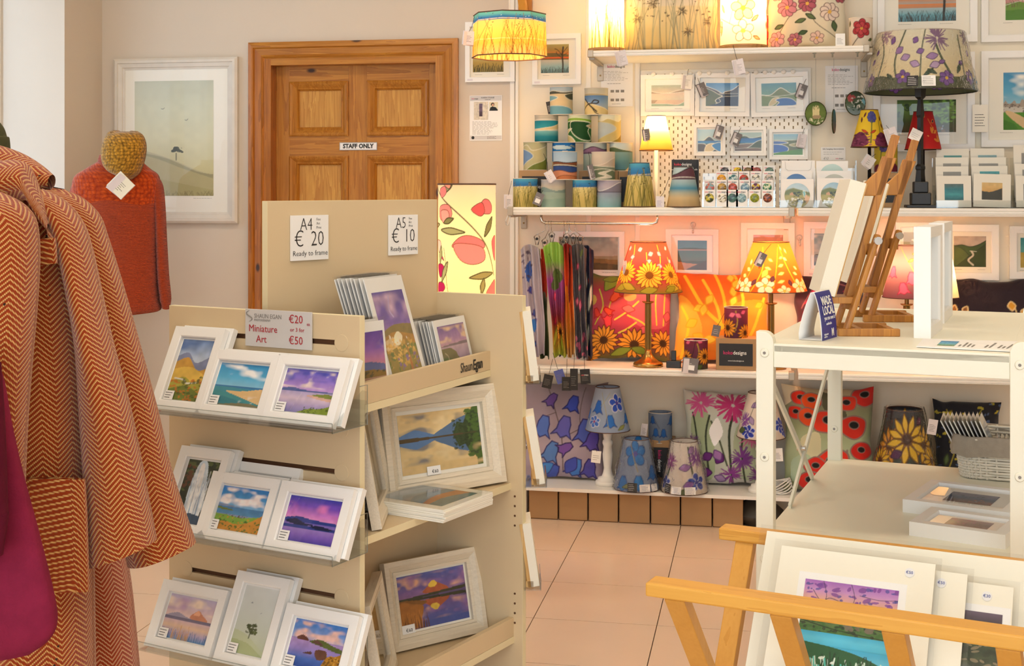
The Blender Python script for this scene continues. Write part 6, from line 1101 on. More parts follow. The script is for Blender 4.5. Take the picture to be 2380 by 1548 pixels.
# hanging painted discs and their note
for l, px, py, rx_, ry_, cmd, tw in (('green hanging disc with a white castle right of the pegboard', 1896, 264, 24, 28, 'g 4f6a2c 6a7c34 4a6424; q d8c890 .34,.4 .34,.72 .42,.66 .42,.86 .5,.72 .58,.86 .58,.66 .66,.72 .66,.4; t e8e0b8 34 .15 .85 .05 .3 .03 3; l e8d8a8 .02 .36,.4 .36,.8; l e8d8a8 .02 .5,.4 .5,.84; l e8d8a8 .02 .62,.4 .62,.8; p a8906c .4,.26 .7,.3 .7,.42 .36,.4; n .2 9 3', 0.), ('hanging disc with white flowers beside the large violet lamp', 1988, 240, 24, 28, 'g 3c4a3c 5a6a4c 8a9ca0; t f0ece0 36 .1 .9 .3 .8 .05 3; t b84c4c 8 .1 .4 .6 .8 .09 4; t 2c442c 20 .3 .9 .2 .6 .06 5; p 7fb8c0 .8,.6 1,.7 1,.4', 0.3), ('slim hanging disc turned edge-on right of the pegboard', 1938, 282, 24, 28, 'g 2c8a98 3c5a5c 8a5a3c; n .6 8 3', 1.36)):
    c = atY(px, py, YW - .06); r_ = rx_ / F * 5.4; t = thing('hanging_disc', l, 'decoration', c, tw, 'hanging painted discs'); C = Cv(50, 50, 1, '666', cmd); aa = np.linspace(0, 2 * math.pi, 49)[:-1]; rad = np.linspace(.02, 1, 20); A_, R_ = np.meshgrid(aa, rad); ci = np.clip(((R_ * np.cos(A_) + 1) / 2 * 49).astype(int), 0, 49); cj = np.clip(((R_ * np.sin(A_) + 1) / 2 * 49).astype(int), 0, 49)
    for s_, nm in ((-1, 'painted_face'), (1, 'painted_back')): g = np.stack([r_ * R_ * np.cos(A_), s_ * (.002 + 0 * R_), r_ * 1.16 * R_ * np.sin(A_)], -1); cc = C.a[cj, ci]; grid_obj(nm, g[:, ::-1] if s_ < 0 else g, cc[:, ::-1] if s_ < 0 else cc, 'print', t, wrap=True, smooth=False)
    B().tube([(r_ * math.cos(q), 0, r_ * 1.16 * math.sin(q)) for q in aa[::2]], .0026, 6, True).make('rim', 'olive_wool', t, True); B().tube([(0, 0, r_ * 1.16), (0, .0, ZT - .024 - c.z)], .0005, 4).make('thread', 'thread', t)
t, w, h = sheet('small pale note about the hanging decorations below the edge-on disc', 1908, 342, 1965, 373, YW - .002); text('Silk hanging decorations', h * .16, 'ink', t, (0, -.0014, h * .86)); scribble(t, w * .8, h * .3, h * .4, 2, 'ink_grey', -.0011, th=.0012); text('€12', h * .22, 'ink_grey', t, (-w * .3, -.0014, h * .14), shear=.3); koko(t, w * .36, (w * .27, -.0014, h * .14), c1='ink_coral', c2='ink')
p = atY(1180, 498, YF); t = thing('hanging_cable', 'white cable loop hanging at the left end of the middle shelf', 'cable', p); B().tube([(.004, .004, .004), (0, 0, -.008), (-.008, 0, -.028), (-.006, 0, -.044), (.002, 0, -.046), (.006, 0, -.032), (.010, .004, -.004)], .0025, 7).make('cable_loop', 'cable_white', t, True)
# ---- top shelf
def glow_cylinder(label, x0, x1, yb, Y, zb, h, cmd, power, res, name='table_lamp', bh=.018, reps=2):
    r = (xw(x1, Y) - xw(x0, Y)) / 2; X_ = (xw(x0, Y) + xw(x1, Y)) / 2; t = thing(name, label, 'lamp', (X_, Y, zb))
    B().lathe([(r * 1.03, 0), (r * 1.03, bh * .5), (r * 1.06, bh * .55), (r * 1.06, bh)], 36).make('wood_base', 'shelf_wood', t)
    drum('shade', r, r, h, Cv(res[0], res[1], math.pi * r / h, 'fff', cmd), t, 'shade_deep' if power < 6 else 'shade_print', z0=bh, reps=reps); ring('shade_rim', r, bh + h, .002, 'shade_lining', t)
    B().lathe([(.012, bh), (.012, .08), (.024, .10), (.028, .125), (.018, .15), (.003, .16)], 16).make('bulb', 'bulb', t, True); bulb_light(t, .125 + h * .15, power, r=.022)
    return t
YT = 5.50
glow_cylinder('bright lit cylinder lamp with fine grasses at the left of the high shelf', 1369, 1450, 108, YT, ZT, .30, 'g fffbe8 fff8dc fdf2c4 f8e8a8; s 7a6a30 40 0 1 0 .9 .010 .16 3; s 4a3c1c 22 0 1 0 .75 .008 .2 7; t 3a2c14 40 0 1 .4 .95 .008 4', 7.5, (80, 90))
glow_cylinder('lit cylinder lamp with orange magnolia flowers on the high shelf', 1674, 1782, 105, YT, ZT, .33, 'g fff4dc fff6e4 fdf0d4; l 6a5040 .008 .5,.06 .48,.16 .3,.26 .1,.34; l 6a5040 .006 .3,.26 .36,.46; f f8c8a0 6a4030 e8a040 .5 .44 .16 5; f fbeedd 6a5444 e8c060 .5 .16 .14 5; f f8b8a0 6a4030 d88840 .05 .24 .10 5; h f0b888 6a5040 .62 .28 .12 .04 40; h f0b078 6a5040 .1 .12 .12 .04 70; h f0b078 6a5040 .75 .06 .10 .04 160; h f0b888 6a5040 .2 .4 .12 .04 120; h d86a50 5a3028 .95 .34 .14 .06 80; h d05040 5a3028 .93 .2 .10 .06 80; f f4a888 6a4030 e8a040 .95 .8 .14 5; f f8c0a0 6a4030 e8a040 .3 .8 .16 6', 4.5, (130, 130))
def cushion(label, x0, x1, yt, yb, Y, zb, cmd, T=.055, lean=12, res=(120, 120), back='#8a8078', name='cushion', ry=0., seed=1, mat='fabric_print'):
    w = xw(x1, Y) - xw(x0, Y); h = zw((x0 + x1) / 2, yt, Y + .08) - zb; h /= math.cos(math.radians(lean))
    t = thing(name, label, 'cushion', ((xw(x0, Y) + xw(x1, Y)) / 2, Y, zb), rot=(-math.radians(lean), math.radians(ry), 0))
    pillow('cover', w * 1.04, h, T, Cv(res[0], res[1], w / h, 'ccc', cmd), t, back, mat, seed)
    return t
cushion('cream cushion printed with dark seed heads and grasses on the high shelf', 1452, 1668, -95, 118, 5.56, ZT, 'g cfc8bc d8cfc0 d6c8a8 d0bc8c; v .46 .0 d8c8a0 d0bc88 c8b078; s a09c80 34 0 1 -.05 .9 .009 .2 3; s 74725a 18 0 1 -.05 .8 .006 .3 8; t 4a4038 70 .05 .95 .3 .95 .012 4; a 4a4034 .2 .6 .08 30; a 4a4034 .32 .5 .07 30; a 4a4034 .15 .35 .07 24; a 4a4034 .45 .72 .07 26; a 4a4034 .62 .4 .06 26; a 4a4034 .8 .66 .07 26; a 5a4a3c .68 .2 .06 24; a 4a4034 .88 .3 .05 22; n .12 9 3', lean=6, res=(150, 130), seed=4)
cushion('cream cushion printed with pink dog roses and leaves on the high shelf', 1786, 1966, -75, 110, 5.56, ZT, 'g ded6c4 d8ceb8 d0c4a4; l 5a5040 .008 .1,.1 .3,.4 .5,.5 .8,.8; l 5a5040 .008 .9,.1 .6,.3 .5,.5 .2,.8; f b86a78 5a3038 d8a850 .52 .72 .12 8; f c8808c 5a3038 d8a850 .25 .48 .11 8; f a85868 5a3038 d8a850 .5 .52 .10 8; f dcc8b8 6a4a44 d8a850 .78 .42 .11 8; f a8505c 5a3038 d8a850 .92 .62 .09 8; f b05a6c 5a3038 d8a850 .72 .84 .10 8; f d8b0a4 6a4a44 d8a850 .12 .66 .09 8; f d8a0a0 6a4a44 d8a850 .12 .12 .09 7; f d8b8a8 6a4a44 d8a850 .62 .12 .08 6; f b8707c 5a3038 d8a850 .35 .1 .08 7; h 5f7048 3c4830 .35 .3 .12 .05 20; h 5f7048 3c4830 .6 .34 .12 .05 150; h 4f6440 3c4830 .4 .62 .1 .05 70; h 5f7048 3c4830 .7 .6 .12 .05 30; h 4f6440 3c4830 .85 .2 .12 .06 100; h 5f7048 3c4830 .2 .28 .1 .05 200; h 4f6440 3c4830 .5 .2 .1 .05 200; h 8fa050 3c4830 .35 .78 .1 .05 10; h 5f7048 3c4830 .9 .8 .1 .05 60', lean=6, res=(150, 140), seed=7)
lantern('small square-cut lantern with one red flower at the right end of the high shelf', 1973, 2028, 38, 105, 5.47, 'g e8dccc e0d4c0; f b83840 5a1c20 d8a040 .5 .62 .34 6; f c04448 5a1c20 d8a040 .5 .62 .24 6; l 5a4438 .03 .2,.0 .4,.3; h 5a6438 3c4428 .7 .2 .2 .1 20; h 5a6438 3c4428 .1 .7 .2 .1 80', z=ZT)
lantern('red flower lantern mostly hidden behind the magnolia lamp', 1776, 1800, 20, 106, 5.60, 'g c84840 d85a4c; f d83c34 5a1c20 e8a040 .5 .6 .3 5', z=ZT)
tg('white price tag before the dog rose cushion', 1953, 78, YF + .02, 21, 30, 'paper', 0, 0, False, None, 'ink')
tg('folded white tag hanging at the corner of the grasses cushion', 1440, 118, YF - .01, 26, 34, 'paper_lilac', -14, .3, True, [(2, 8)], 'ink_grey')
for px in (1893, 1935, 1993):
    p = atY(px, 122, YF + .03); t = thing('hook', 'clear plastic hook under the high shelf, ' + {1893: 'left', 1935: 'middle', 1993: 'right'}[px] + ' of three', 'hook', (p.x, YF + .03, ZT - .0235), group='clear hooks under the high shelf'); B().lathe([(.008, 0), (.008, -.004), (.003, -.006), (.003, -.02)], 10).make('hook', 'acrylic_edge', t, True)
# ---- low shelf: pictures on the wall, cushions, brass lamps
wallpic('white framed grey moorland picture behind the scarves', 1286, 538, 1451, 652, 'g 8a9490 a8a89c b8ac9c 8a7a60; c c8c0b0 1 .5 4 .5 3; u 9a8a6c 0,.42 .5,.4 1,.42; u 8a6a3c 0,.32 .5,.34 1,.3; u 6a5434 0,.2 .5,.22 1,.16; n .3 9 3', (1296, 549, 1436, 626), bd=.025, price=.8)
wallpic('white framed small beach picture between the red and orange lamps', 1547, 533, 1670, 645, 'g 3f7088 5a94a0 8aa49c; u 3c5048 0,.72 .4,.76 1,.72; v .7 .66 b8988c 98908c; v .66 .3 3f6a70 4a7470 5a6c60; u b08860 0,.28 .4,.22 1,.2; u 4a4438 .3,.02 .6,.16 1,.34; n .25 9 3', (1575, 559, 1643, 627), bd=.026, price=.8)
wallpic('white framed brown picture directly behind the orange lamp', 1722, 518, 1847, 645, 'g b89080 a88478 98746a; n .2 9 3', (1751, 546, 1820, 620), bd=.027, price=-.7)
wallpic('white framed cloudy shore picture left of the easels', 1868, 516, 1996, 642, 'g 6a90a0 8ab0c0 a8bcc0 9aa8a8; c d0d8d4 1 .4 4 .5 6; u 5a5444 0,.34 .5,.38 1,.3; u 7a6850 0,.24 1,.26; u 4a4438 0,.1 .5,.14 1,.08; n .25 9 3', (1892, 543, 1966, 617), bd=.03, price=-.7)
wallpic('white framed green valley picture right of the white box frames', 2192, 522, 2322, 650, 'g b8a89c a89c94; U 3c5428 24301c .02 0,.68 .25,.72 .5,.66 .75,.72 1,.86; U 4f6030 2c3820 .02 0,.7 .25,.6 .45,.4 .5,.3; U 34441c 24301c .02 .4,.3 .6,.44 1,.76; l c8c0b4 .05 .55,.5 .6,.38 .45,.22 .6,.06; l e0dcd0 .015 .5,.52 .7,.5; n .3 9 3', (2217, 549, 2292, 620), bd=.03, price=-.7)
wallpic('white framed teal and sand picture at the right edge above the dark cushion', 2347, 526, 2470, 648, 'g 2f8a90 5aa4a0 c8b890; u b8a04c 0,.5 1,.6; n .25 9 3', (2372, 553, 2445, 622), bd=.03)
wallpic('white framed grey-green picture behind the easels', 2082, 517, 2180, 640, 'g a8ac98 8a9484; e e8e4d4 .5 .7 .2 .06; u 7a8474 0,.5 1,.5; n .2 9 3', (2100, 540, 2162, 600), bd=.02)  # pale oval: the lamp's reflection, painted into the print
for px, py in ((1611, 522), (1858, 552)):
    p = atY(px, py, YW); t = thing('wall_hook', 'small clear wall hook above the beach picture' if px < 1700 else 'small clear wall hook beside the cloudy shore picture', 'hook', p); B().lathe([(.012, 0), (.012, .004), (.009, .008), (.0005, .009)], 18).move(Matrix.Rotation(math.pi / 2, 4, 'X')).make('pad', 'cable_white', t, True); B().tube([(0, -.006, 0), (0, -.008, -.03), (0, -.018, -.035), (0, -.02, -.022)], .004, 8).make('hook', 'cable_white', t, True)
DAISY = 'd f0a030 5a3010 4a2c10'
cushion('crimson silk cushion with orange daisies and bellflowers on the low shelf', 1364, 1556, 636, 840, 5.60, ZL, 'g 5a6a2c a83840 c04a54 b83c50 8a3048 6a6428; p c85a68 .5,.8 .95,.8 .95,.4 .6,.4; h 8a9a34 5a5a20 .22 .78 .24 .14 60; h 7a8a2c 5a5a20 .4 .96 .2 .1 190; h 6a7a28 5a5a20 .7 .98 .24 .1 180; l c8c040 .014 .1,.4 .2,.6 .15,.8; l c8b83c .012 .3,.4 .28,.6 .35,.75; l d8c848 .018 .35,.45 .5,.55 .62,.66; l d8c848 .018 .5,.5 .7,.4 .8,.25; l d8c848 .014 .84,.4 .82,.7 .86,.95; l d8c848 .014 .92,.4 .93,.8; l d8c848 .018 .4,.3 .5,.35 .6,.42; b e85a34 b83018 .3 .66 .12 50; b e04030 b02020 .1 .58 .1 -70; b e84a30 b02020 .22 .58 .1 -40; b e84048 a82030 .28 .36 .13 100; b d83c48 a82030 .06 .4 .1 200; h e0706c a83c40 .58 .56 .14 .09 170; h d85a64 a83c40 .95 .44 .12 .08 80; h d8606c a83c40 .75 .36 .12 .08 200; e d89a5c .52 .72 .07 .06; e c8a048 .06 .68 .05 .06; ' + DAISY + ' .22 .22 .17 16; ' + DAISY + ' .58 .17 .19 16; ' + DAISY + ' .92 .2 .15 14; ' + DAISY + ' .04 .04 .14 14; h 8a9a34 5a5a20 .3 .04 .24 .1 20; h 8a9a34 5a5a20 .75 .06 .2 .1 160; n .1 9 3', res=(170, 170), lean=14, back='#8a3040', seed=3)
cushion('orange silk cushion with yellow catkin sprays on the low shelf', 1570, 1786, 632, 840, 5.60, ZL, 'g e0641c e87424 f08a2c f09830 e08428; p f8b03c .0,.7 .2,.6 .3,.3 .1,.1 0,.1; p f4a034 .6,.6 1,.66 1,.3 .7,.2; l f8cc30 .035 .1,.95 .3,.6 .5,.4 .62,.3; l f8cc30 .03 .42,1 .52,.7 .55,.4; l f8d038 .03 .3,.9 .45,.6 .5,.36; l f8d038 .03 .62,1 .72,.7 .7,.5; l f8d038 .03 .95,.7 .85,.4 .75,.2; l f8cc30 .03 .08,.05 .15,.4 .05,.6; h f8d848 e8a820 .6 .88 .12 .07 100; h f8d848 e8a820 .62 .8 .12 .07 70; h f8d848 e8a820 .63 .7 .12 .07 100; h f8d848 e8a820 .6 .6 .12 .07 70; h f8d040 e8a820 .2 .56 .12 .08 20; h f8d040 e8a820 .3 .5 .12 .08 80; h f8d040 e8a820 .34 .62 .12 .08 60; h f0c030 e8a820 .12 .38 .14 .1 30; h f0c030 e8a820 .2 .3 .14 .1 330; h f0c030 e8a820 .1 .2 .14 .1 20; h f8d040 e8a820 .3 .24 .14 .09 0; h f0c838 e8a820 .85 .6 .1 .07 30; h f0c838 e8a820 .85 .2 .1 .07 60; h d0b040 a88820 .45 .3 .1 .06 80; h c8a838 a88820 .5 .04 .14 .08 60; n .12 7 3', res=(160, 160), lean=14, back='#b85018', seed=6)
cushion('dark plum cushion with pink fuchsias behind the orange lamp', 1848, 2012, 636, 770, 5.62, ZL, 'g 3a2430 4a2c3c 6a3c48 7a4450; l a86a70 .01 .1,.6 .4,.9 .9,.8; b e04870 a02848 .3 .80 .16 260; b e86a80 a02848 .46 .76 .18 270; b d84068 a02848 .62 .74 .18 275; b e04870 a02848 .85 .9 .14 250; b c84a60 a02848 .2 .6 .16 260; h 8fa048 5a6a30 .3 .88 .14 .05 20; h 8fa048 5a6a30 .55 .84 .14 .05 160; h 8fa048 5a6a30 .78 .86 .14 .05 10; b d84a6c a02848 .35 .42 .16 265; b d04064 a02848 .7 .4 .16 275; n .15 9 3', res=(110, 100), lean=14, back='#2c1c24', seed=8)
cushion('black-plum cushion with gold stemmed blossoms at the right edge of the low shelf', 2196, 2420, 645, 850, 5.60, ZL, 'g 2a1c26 2c1e28 30222c; l e8c890 .012 .1,.3 .2,.5 .16,.6; l e8c890 .012 .2,.5 .3,.58; l e8c890 .012 .66,.3 .74,.56 .72,.66; l e8c890 .01 .74,.56 .84,.6; h 8a5a34 e8c890 .1 .58 .10 .06 80; h 8a5a34 e8c890 .2 .58 .09 .06 60; h d89a34 e8c890 .70 .62 .10 .08 95; h d89a34 e8c890 .80 .56 .10 .08 60; h d89a34 e8c890 .66 .52 .09 .08 150; h f0e4d0 d8b888 .84 .4 .18 .05 100; h f0e4d0 d8b888 .8 .3 .16 .05 130; n .1 9 3', res=(110, 100), lean=14, back='#1c1218', seed=9)
HEART = 'h f0a0a8 a84050 '
lamp_px('lit brass lamp with red shade of orange daisies on the low shelf', 5.47, ZL, (1466, 1549, 562), (1427, 1585, 676), 'g c8583c c84a3c b83c40 a83840 8a7428; l d8b83c .02 .2,.4 .3,.7 .28,.95; l d8b83c .018 .52,.5 .5,.8; l d8b83c .018 .66,.4 .7,.7 .68,.95; l d8b83c .018 .86,.4 .84,.7; h f4b0b0 c06068 .36 .84 .13 .1 20; h f4b0b0 c06068 .6 .8 .13 .1 200; h f0a0a8 c06068 .25 .7 .12 .09 10; h f4b0b0 c06068 .5 .64 .14 .09 350; h f0a0a8 c06068 .72 .74 .12 .09 140; h f4b0b0 c06068 .82 .86 .12 .09 20; h f0a0a8 c06068 .64 .56 .12 .09 340; h f0a0a8 c06068 .14 .86 .12 .1 20; h f0a0a8 c06068 .9 .64 .1 .08 200; d f4b03c 6a3c14 6a4418 .54 .36 .28 18; d f4a834 6a3c14 6a4418 .24 .40 .24 16; d f0a030 6a3c14 6a4418 .82 .36 .24 16; d f0a030 6a3c14 6a4418 .02 .3 .2 14; d f0a030 6a3c14 6a4418 .98 .2 .18 14; h 9a9430 5a5a1c .14 .06 .3 .14 20; h a89c34 5a5a1c .4 .08 .3 .14 160; h 9a9430 5a5a1c .45 .04 .28 .14 10; h a89c34 5a5a1c .9 .08 .3 .14 170; h 8a8a2c 5a5a1c .7 .04 .24 .12 20', base='brass', mat='shade_deep', power=4.2, col=(1, .60, .30), res=(150, 100), br=.062)
lamp_px('lit brass lamp with orange shade of yellow sprays and white blossom', 5.50, ZL, (1750, 1834, 562), (1709, 1877, 674), 'g f08c34 f08030 e8702c e06424; l f8c830 .02 .3,0 .4,.5 .36,.9; l f8c830 .024 .62,.95 .7,.5 .78,.1; l f8c028 .018 .52,.1 .56,.5 .6,.9; l f8c028 .014 .2,.2 .28,.6; h fbe08c e8a030 .56 .2 .14 .07 20; h fbe08c e8a030 .5 .3 .14 .07 160; h fbe08c e8a030 .57 .36 .14 .07 20; h fbe08c e8a030 .5 .46 .14 .07 160; h fbe08c e8a030 .58 .52 .13 .07 20; h fbe08c e8a030 .52 .62 .12 .06 150; h fbe08c e8a030 .6 .68 .11 .06 20; h fbe9a0 e8a030 .2 .3 .13 .08 160; h fbe9a0 e8a030 .24 .42 .13 .08 150; h fbe9a0 e8a030 .22 .54 .12 .07 100; h fbe9a0 e8a030 .3 .6 .12 .07 60; h fbe9a0 e8a030 .76 .4 .13 .07 340; h fbe9a0 e8a030 .8 .52 .13 .07 330; h fbe9a0 e8a030 .72 .64 .13 .07 150; h fbe9a0 e8a030 .74 .78 .12 .06 120; h fbe9a0 e8a030 .66 .84 .1 .05 120; h f8d060 e8a030 .4 .3 .2 .12 60; f fdf4d0 b87828 f0c050 .44 .14 .17 5; f fdf4d0 b87828 f0c050 .22 .12 .17 5; f fbeec0 b87828 f0c050 .8 .12 .16 5; f fbeec0 b87828 f0c050 .62 .04 .12 5; f fbeec0 b87828 f0c050 .06 .14 .13 5; h 6a4450 4a2c38 .3 .14 .14 .08 60; h 6a4450 4a2c38 .5 .22 .12 .08 70; h 6a4450 4a2c38 .88 .1 .14 .08 40; h 6a4450 4a2c38 .7 .14 .12 .07 100; f fbe8a8 e8a030 f0c050 .92 .16 .12 5', base='brass', mat='shade_deep', power=4.2, col=(1, .60, .30), res=(150, 100), br=.062)
lamp_px('lit brass lamp with plum shade of pink fuchsias behind the easels', 5.55, ZL, (2078, 2134, 570), (2052, 2166, 690), 'g b08078 a87470 9a6464 7a4a54; l b8a048 .012 .3,1 .5,.7 .6,.5; b e06a84 a02848 .55 .5 .22 270; b e0607c a02848 .4 .3 .2 280; h c8c860 6a7030 .5 .7 .14 .05 20; h c8c860 6a7030 .6 .84 .14 .05 10; b e06a84 a02848 .75 .3 .2 260; h f0e4c8 b8a080 .85 .6 .2 .08 90; b d85a74 a02848 .2 .6 .2 270', base='brass', power=3.5, col=(1, .64, .36), mat='shade_deep', res=(90, 70), br=.05)
lamp_px('lit cream lamp with pale petals hidden behind the white box frames', 5.55, ZL, (2164, 2208, 560), (2140, 2228, 690), 'g f0dcc0 f4e4cc f0dcc0; h fffaf0 c8a888 .4 .5 .3 .1 90; h fffaf0 c8a888 .6 .4 .3 .1 70', base='brass', power=2.5, res=(40, 30), br=.05)
lantern('small plum lantern with orange daisies standing on the low shelf', 1590, 1645, 783, 851, 5.43, 'g 7a2c44 6a3448 4a4430; l c8b040 .03 .5,.2 .6,.6 .55,.9; h e86a8c a03054 .2 .9 .2 .14 20; h e86a8c a03054 .7 .94 .2 .14 160; d f0a030 5a3010 4a2c10 .2 .42 .28 14; d f0a030 5a3010 4a2c10 .78 .46 .30 14; h 5a6a34 3a4424 .5 .02 .3 .16 30', z=ZL)
bx = box_crate('kraft box with black label standing on the low shelf under a lantern', 1664, 1757, 787, 857, 5.41, .11, 'front', z=ZL)
lantern('small plum lantern with orange daisies on the low shelf kraft box', 1683, 1738, 712, 784, 5.465, 'g 8a3c54 6a2c48 5a2c40; l c8b040 .03 .5,.3 .55,.6 .5,.9; h f080a0 a03054 .3 .74 .24 .16 20; h f080a0 a03054 .66 .7 .24 .16 150; h e8709c a03054 .8 .9 .2 .14 200; d f0a030 5a3010 4a2c10 .26 .36 .32 14; d f0a030 5a3010 4a2c10 .8 .2 .30 14', z=zw(1710, 786, 5.465))
tg('grey tag with white sticker hanging over the edge below the standing plum lantern', 1606, 832, YF - .012, 36, 34, 'tag_grey', 6, -.1, True, [(4, 14), (6, 40)], sticker=True)
tg('grey tag hanging left of the plum lantern on the box', 1667, 756, 5.42, 18, 26, 'tag_grey', 12, .2, False, [(4, 8), (10, 30)])
tg('lilac tag hanging on the orange lamp shade', 1775, 588, 5.40, 20, 32, 'tag_grey', 26, .1, True, [(2, 10), (6, 26)], sticker=True)
tg('white tag hanging on the left of the red daisy shade', 1452, 606, 5.40, 10, 30, 'paper_lilac', 0, .6, True, [(4, 10), (14, 36)], 'ink_grey')
t = thing('plug_adapter', 'small dark plug adapter with cable behind the standing plum lantern', 'adapter', atY(1566, 846, 5.45)); t.location.z = ZL; B().box(-.03, .03, -.02, .02, 0, .03).make('body', 'plastic_dark', t, bevel=.003); B().tube([(.02, 0, .02), (.05, .02, .04), (.09, .06, .02)], .003, 6).make('cable', 'cable_white', t, True); B().box(-.01, .01, -.01, .01, .03, .07).make('plug', 'plastic_dark', t, bevel=.002)
# ---- hanging rail and scarves
ra, rb_ = xw(1258, YF + .05), xw(1528, YF + .05); zr = zw(1390, 519, YF + .05)
hr = thing('hanging_rail', 'bent chrome hanging rail under the middle shelf carrying scarves', 'rail', (ra, YF + .05, ZM - .033)); dz_ = zr - (ZM - .033); L = rb_ - ra
B().tube([(0, 0, 0), (0, 0, dz_ + .02), (.004, 0, dz_ + .006), (.018, 0, dz_), (L - .018, 0, dz_), (L - .004, 0, dz_ + .006), (L, 0, dz_ + .02), (L, 0, 0)], .0065, 10).make('rail', 'chrome', hr, True)
def scarf(label, x0, x1, yt, yb, tw, cmd, px_hook, dy, skew=0, res=(26, 120), seed=0):
    Y = YF + .05 + dy; zt_ = zw(x0, yt, Y); zb = zw(x0, yb, Y); w = xw(x1, Y) - xw(x0, Y); xc = (xw(x0, Y) + xw(x1, Y)) / 2
    t = thing('silk_scarf', label, 'scarf', (xc, Y, zb), group='silk scarves on the chrome rail', rot=(0, 0, tw)); h = zt_ - zb
    C = Cv(res[0], res[1], .3, '888', cmd); nu, nv = 40, res[1]; ci = np.linspace(0, res[0] - 1, nu).astype(int); u = np.linspace(0, 1, nu); v = np.linspace(0, 1, nv); U, V = np.meshgrid(u, v)
    sh = 1 - .28 * (1 - V) + .10 * np.sin(V * 5 + seed)         # narrower at the hem
    X = (U - .5) * w * sh * 1.0 + skew * (V - 1) * w; Yy = .012 * np.sin(U * 6.283 * 2.5 + seed + V * 1.5) * (1.1 - .3 * V) + .006 * np.sin(V * 14 + seed + U * 4); Z = h * V + .008 * np.sin(U * 9 + seed) * (1 - V) - .05 * h * (np.abs(U - .5) * 2) ** 2 * V ** 8
    o = grid_obj('folded_silk', np.stack([X, Yy, Z], -1), C.a[:, ci], 'silk_print', t); m = o.modifiers.new('thickness', 'SOLIDIFY'); m.thickness = .004
    hx = xw(px_hook, YF + .05) - xc; zr_ = zr - zb; z2 = h + .02
    B().tube([(hx, -dy + .008 * math.cos(a), zr_ + .009 * math.sin(a)) for a in np.linspace(3.4, -1.2, 10)] + [(hx, -dy + .006, zr_ - .03), (hx * .5, 0, z2 + .022)], .0014, 6).make('hook', 'chrome', t, True)
    for s_ in (-1, 1): B().tube([(hx * .5 + s_ * .002, -.004, z2 + .022), (hx * .5 + s_ * .012, -.004, z2 + .012), (hx * .5 + s_ * .004, -.004, z2 - .022)], .0022, 6).make('clip_jaw', 'chrome', t, True)
    B().lathe([(.006, -.006), (.006, .006)], 12).move(Matrix.Translation((hx * .5, -.006, z2 + .004)) @ Matrix.Rotation(math.pi / 2, 4, 'X')).make('clip_spring', 'black', t)
    return t
SCF = [('lavender scarf with blue bellflowers at the left of the rail', 1206, 1256, 568, 826, 0, 'g b0a4a8 b4a8b4 c0b4c0 a89ca8; b 3f68c0 54408c .4 .62 .05 250; b 4f78c8 54408c .5 .42 .05 260; b 3f88d0 54408c .6 .34 .05 240; b 3f90d8 54408c .5 .14 .04 250; h 3c60b0 - .3 .66 .2 .1 80; h 4a8ad0 - .45 .22 .12 .1 90; l 6a5c68 .006 .3,.9 .5,.6 .6,.2; t 5a4c60 12 0 .5 .7 .95 .02 3', 1267, -.012, -.3), ('cream and red scarf with dark green edge', 1242, 1272, 577, 830, 0, 'g e8dcc4 e0c8a8 4a5030 6a7040 3a4428; q c84428 .5,1 1,1 1,.55 .6,.6; p b83820 .3,.9 .7,.85 .6,.6 .3,.6; l a82838 .03 .2,.5 .3,.3; n .3 9 3', 1275, .01, -.25), ('green scarf turning purple with an orange daisy at the hem', 1266, 1308, 562, 826, 0, 'g 8fb84c 84ac44 a84c98 8a3c70 8a2c30 b87020 9aa838; e 5a6a34 .6 .7 .09 .06; e 5a6a34 .4 .62 .07 .05; l 3c4424 .008 .2,.9 .6,.7; b e84870 a82848 .4 .55 .06 250; b e03050 a02040 .3 .34 .06 250; d f0a030 6a3c14 4a2c10 .6 .2 .1 14; h d8d04c 8a8a2c .1 .1 .16 .05 70; h c8d048 8a8a2c .7 .02 .16 .05 100; n .12 9 3', 1281, -.024, -.35), ('black velvet-dark scarf between the green and orange ones', 1294, 1318, 575, 824, 0, 'g 3a1c1c 1c1618 16141c 1c1820; n .3 6 3', 1311, .01, -.2), ('vivid orange-red scarf in the middle of the rail', 1306, 1330, 565, 828, 0, 'g 8a2018 c84420 d85a24 d87028 b87838 c89858; l e8a030 .05 .3,.6 .4,.3 .3,.1; l 6a1c18 .05 .7,.9 .6,.5; n .25 9 3', 1318, -.018, -.3), ('charcoal scarf with pink petals', 1324, 1362, 566, 830, 0, 'g 5a5454 544e54 5a545c 4a4650; h e87898 a03c58 .3 .78 .07 .05 30; h e06a8c a03c58 .6 .62 .06 .04 200; h f08ca4 a03c58 .2 .46 .08 .06 60; h e87898 a03c58 .5 .4 .1 .06 80; h d86a8c a03c58 .6 .12 .06 .04 80; h e07a98 a03c58 .3 .06 .06 .04 60; l 8a8a80 .008 .7,.95 .4,.5 .6,.1; h 6a7444 - .6 .88 .1 .04 60; t c86a88 8 .1 .9 0 .2 .03 3', 1323, -.006, -.25), ('navy scarf with large white petals at the right of the rail', 1346, 1376, 570, 828, 0, 'g 24243c 26263c 2c2c44; h f0ece0 8a8a78 .3 .55 .22 .09 80; h f0ece0 8a8a78 .6 .4 .26 .1 70; l b8c078 .02 .2,.7 .4,.4 .3,.1; h c83c3c 6a2020 .6 .66 .05 .03 60; h e8e4d8 8a8a78 .4 .1 .2 .06 70; l d8c8a0 .02 .6,.2 .4,.05; n .12 9 3', 1336, .012, -.2)]
for k, s_ in enumerate(SCF): scarf(*s_, seed=k * 1.7)
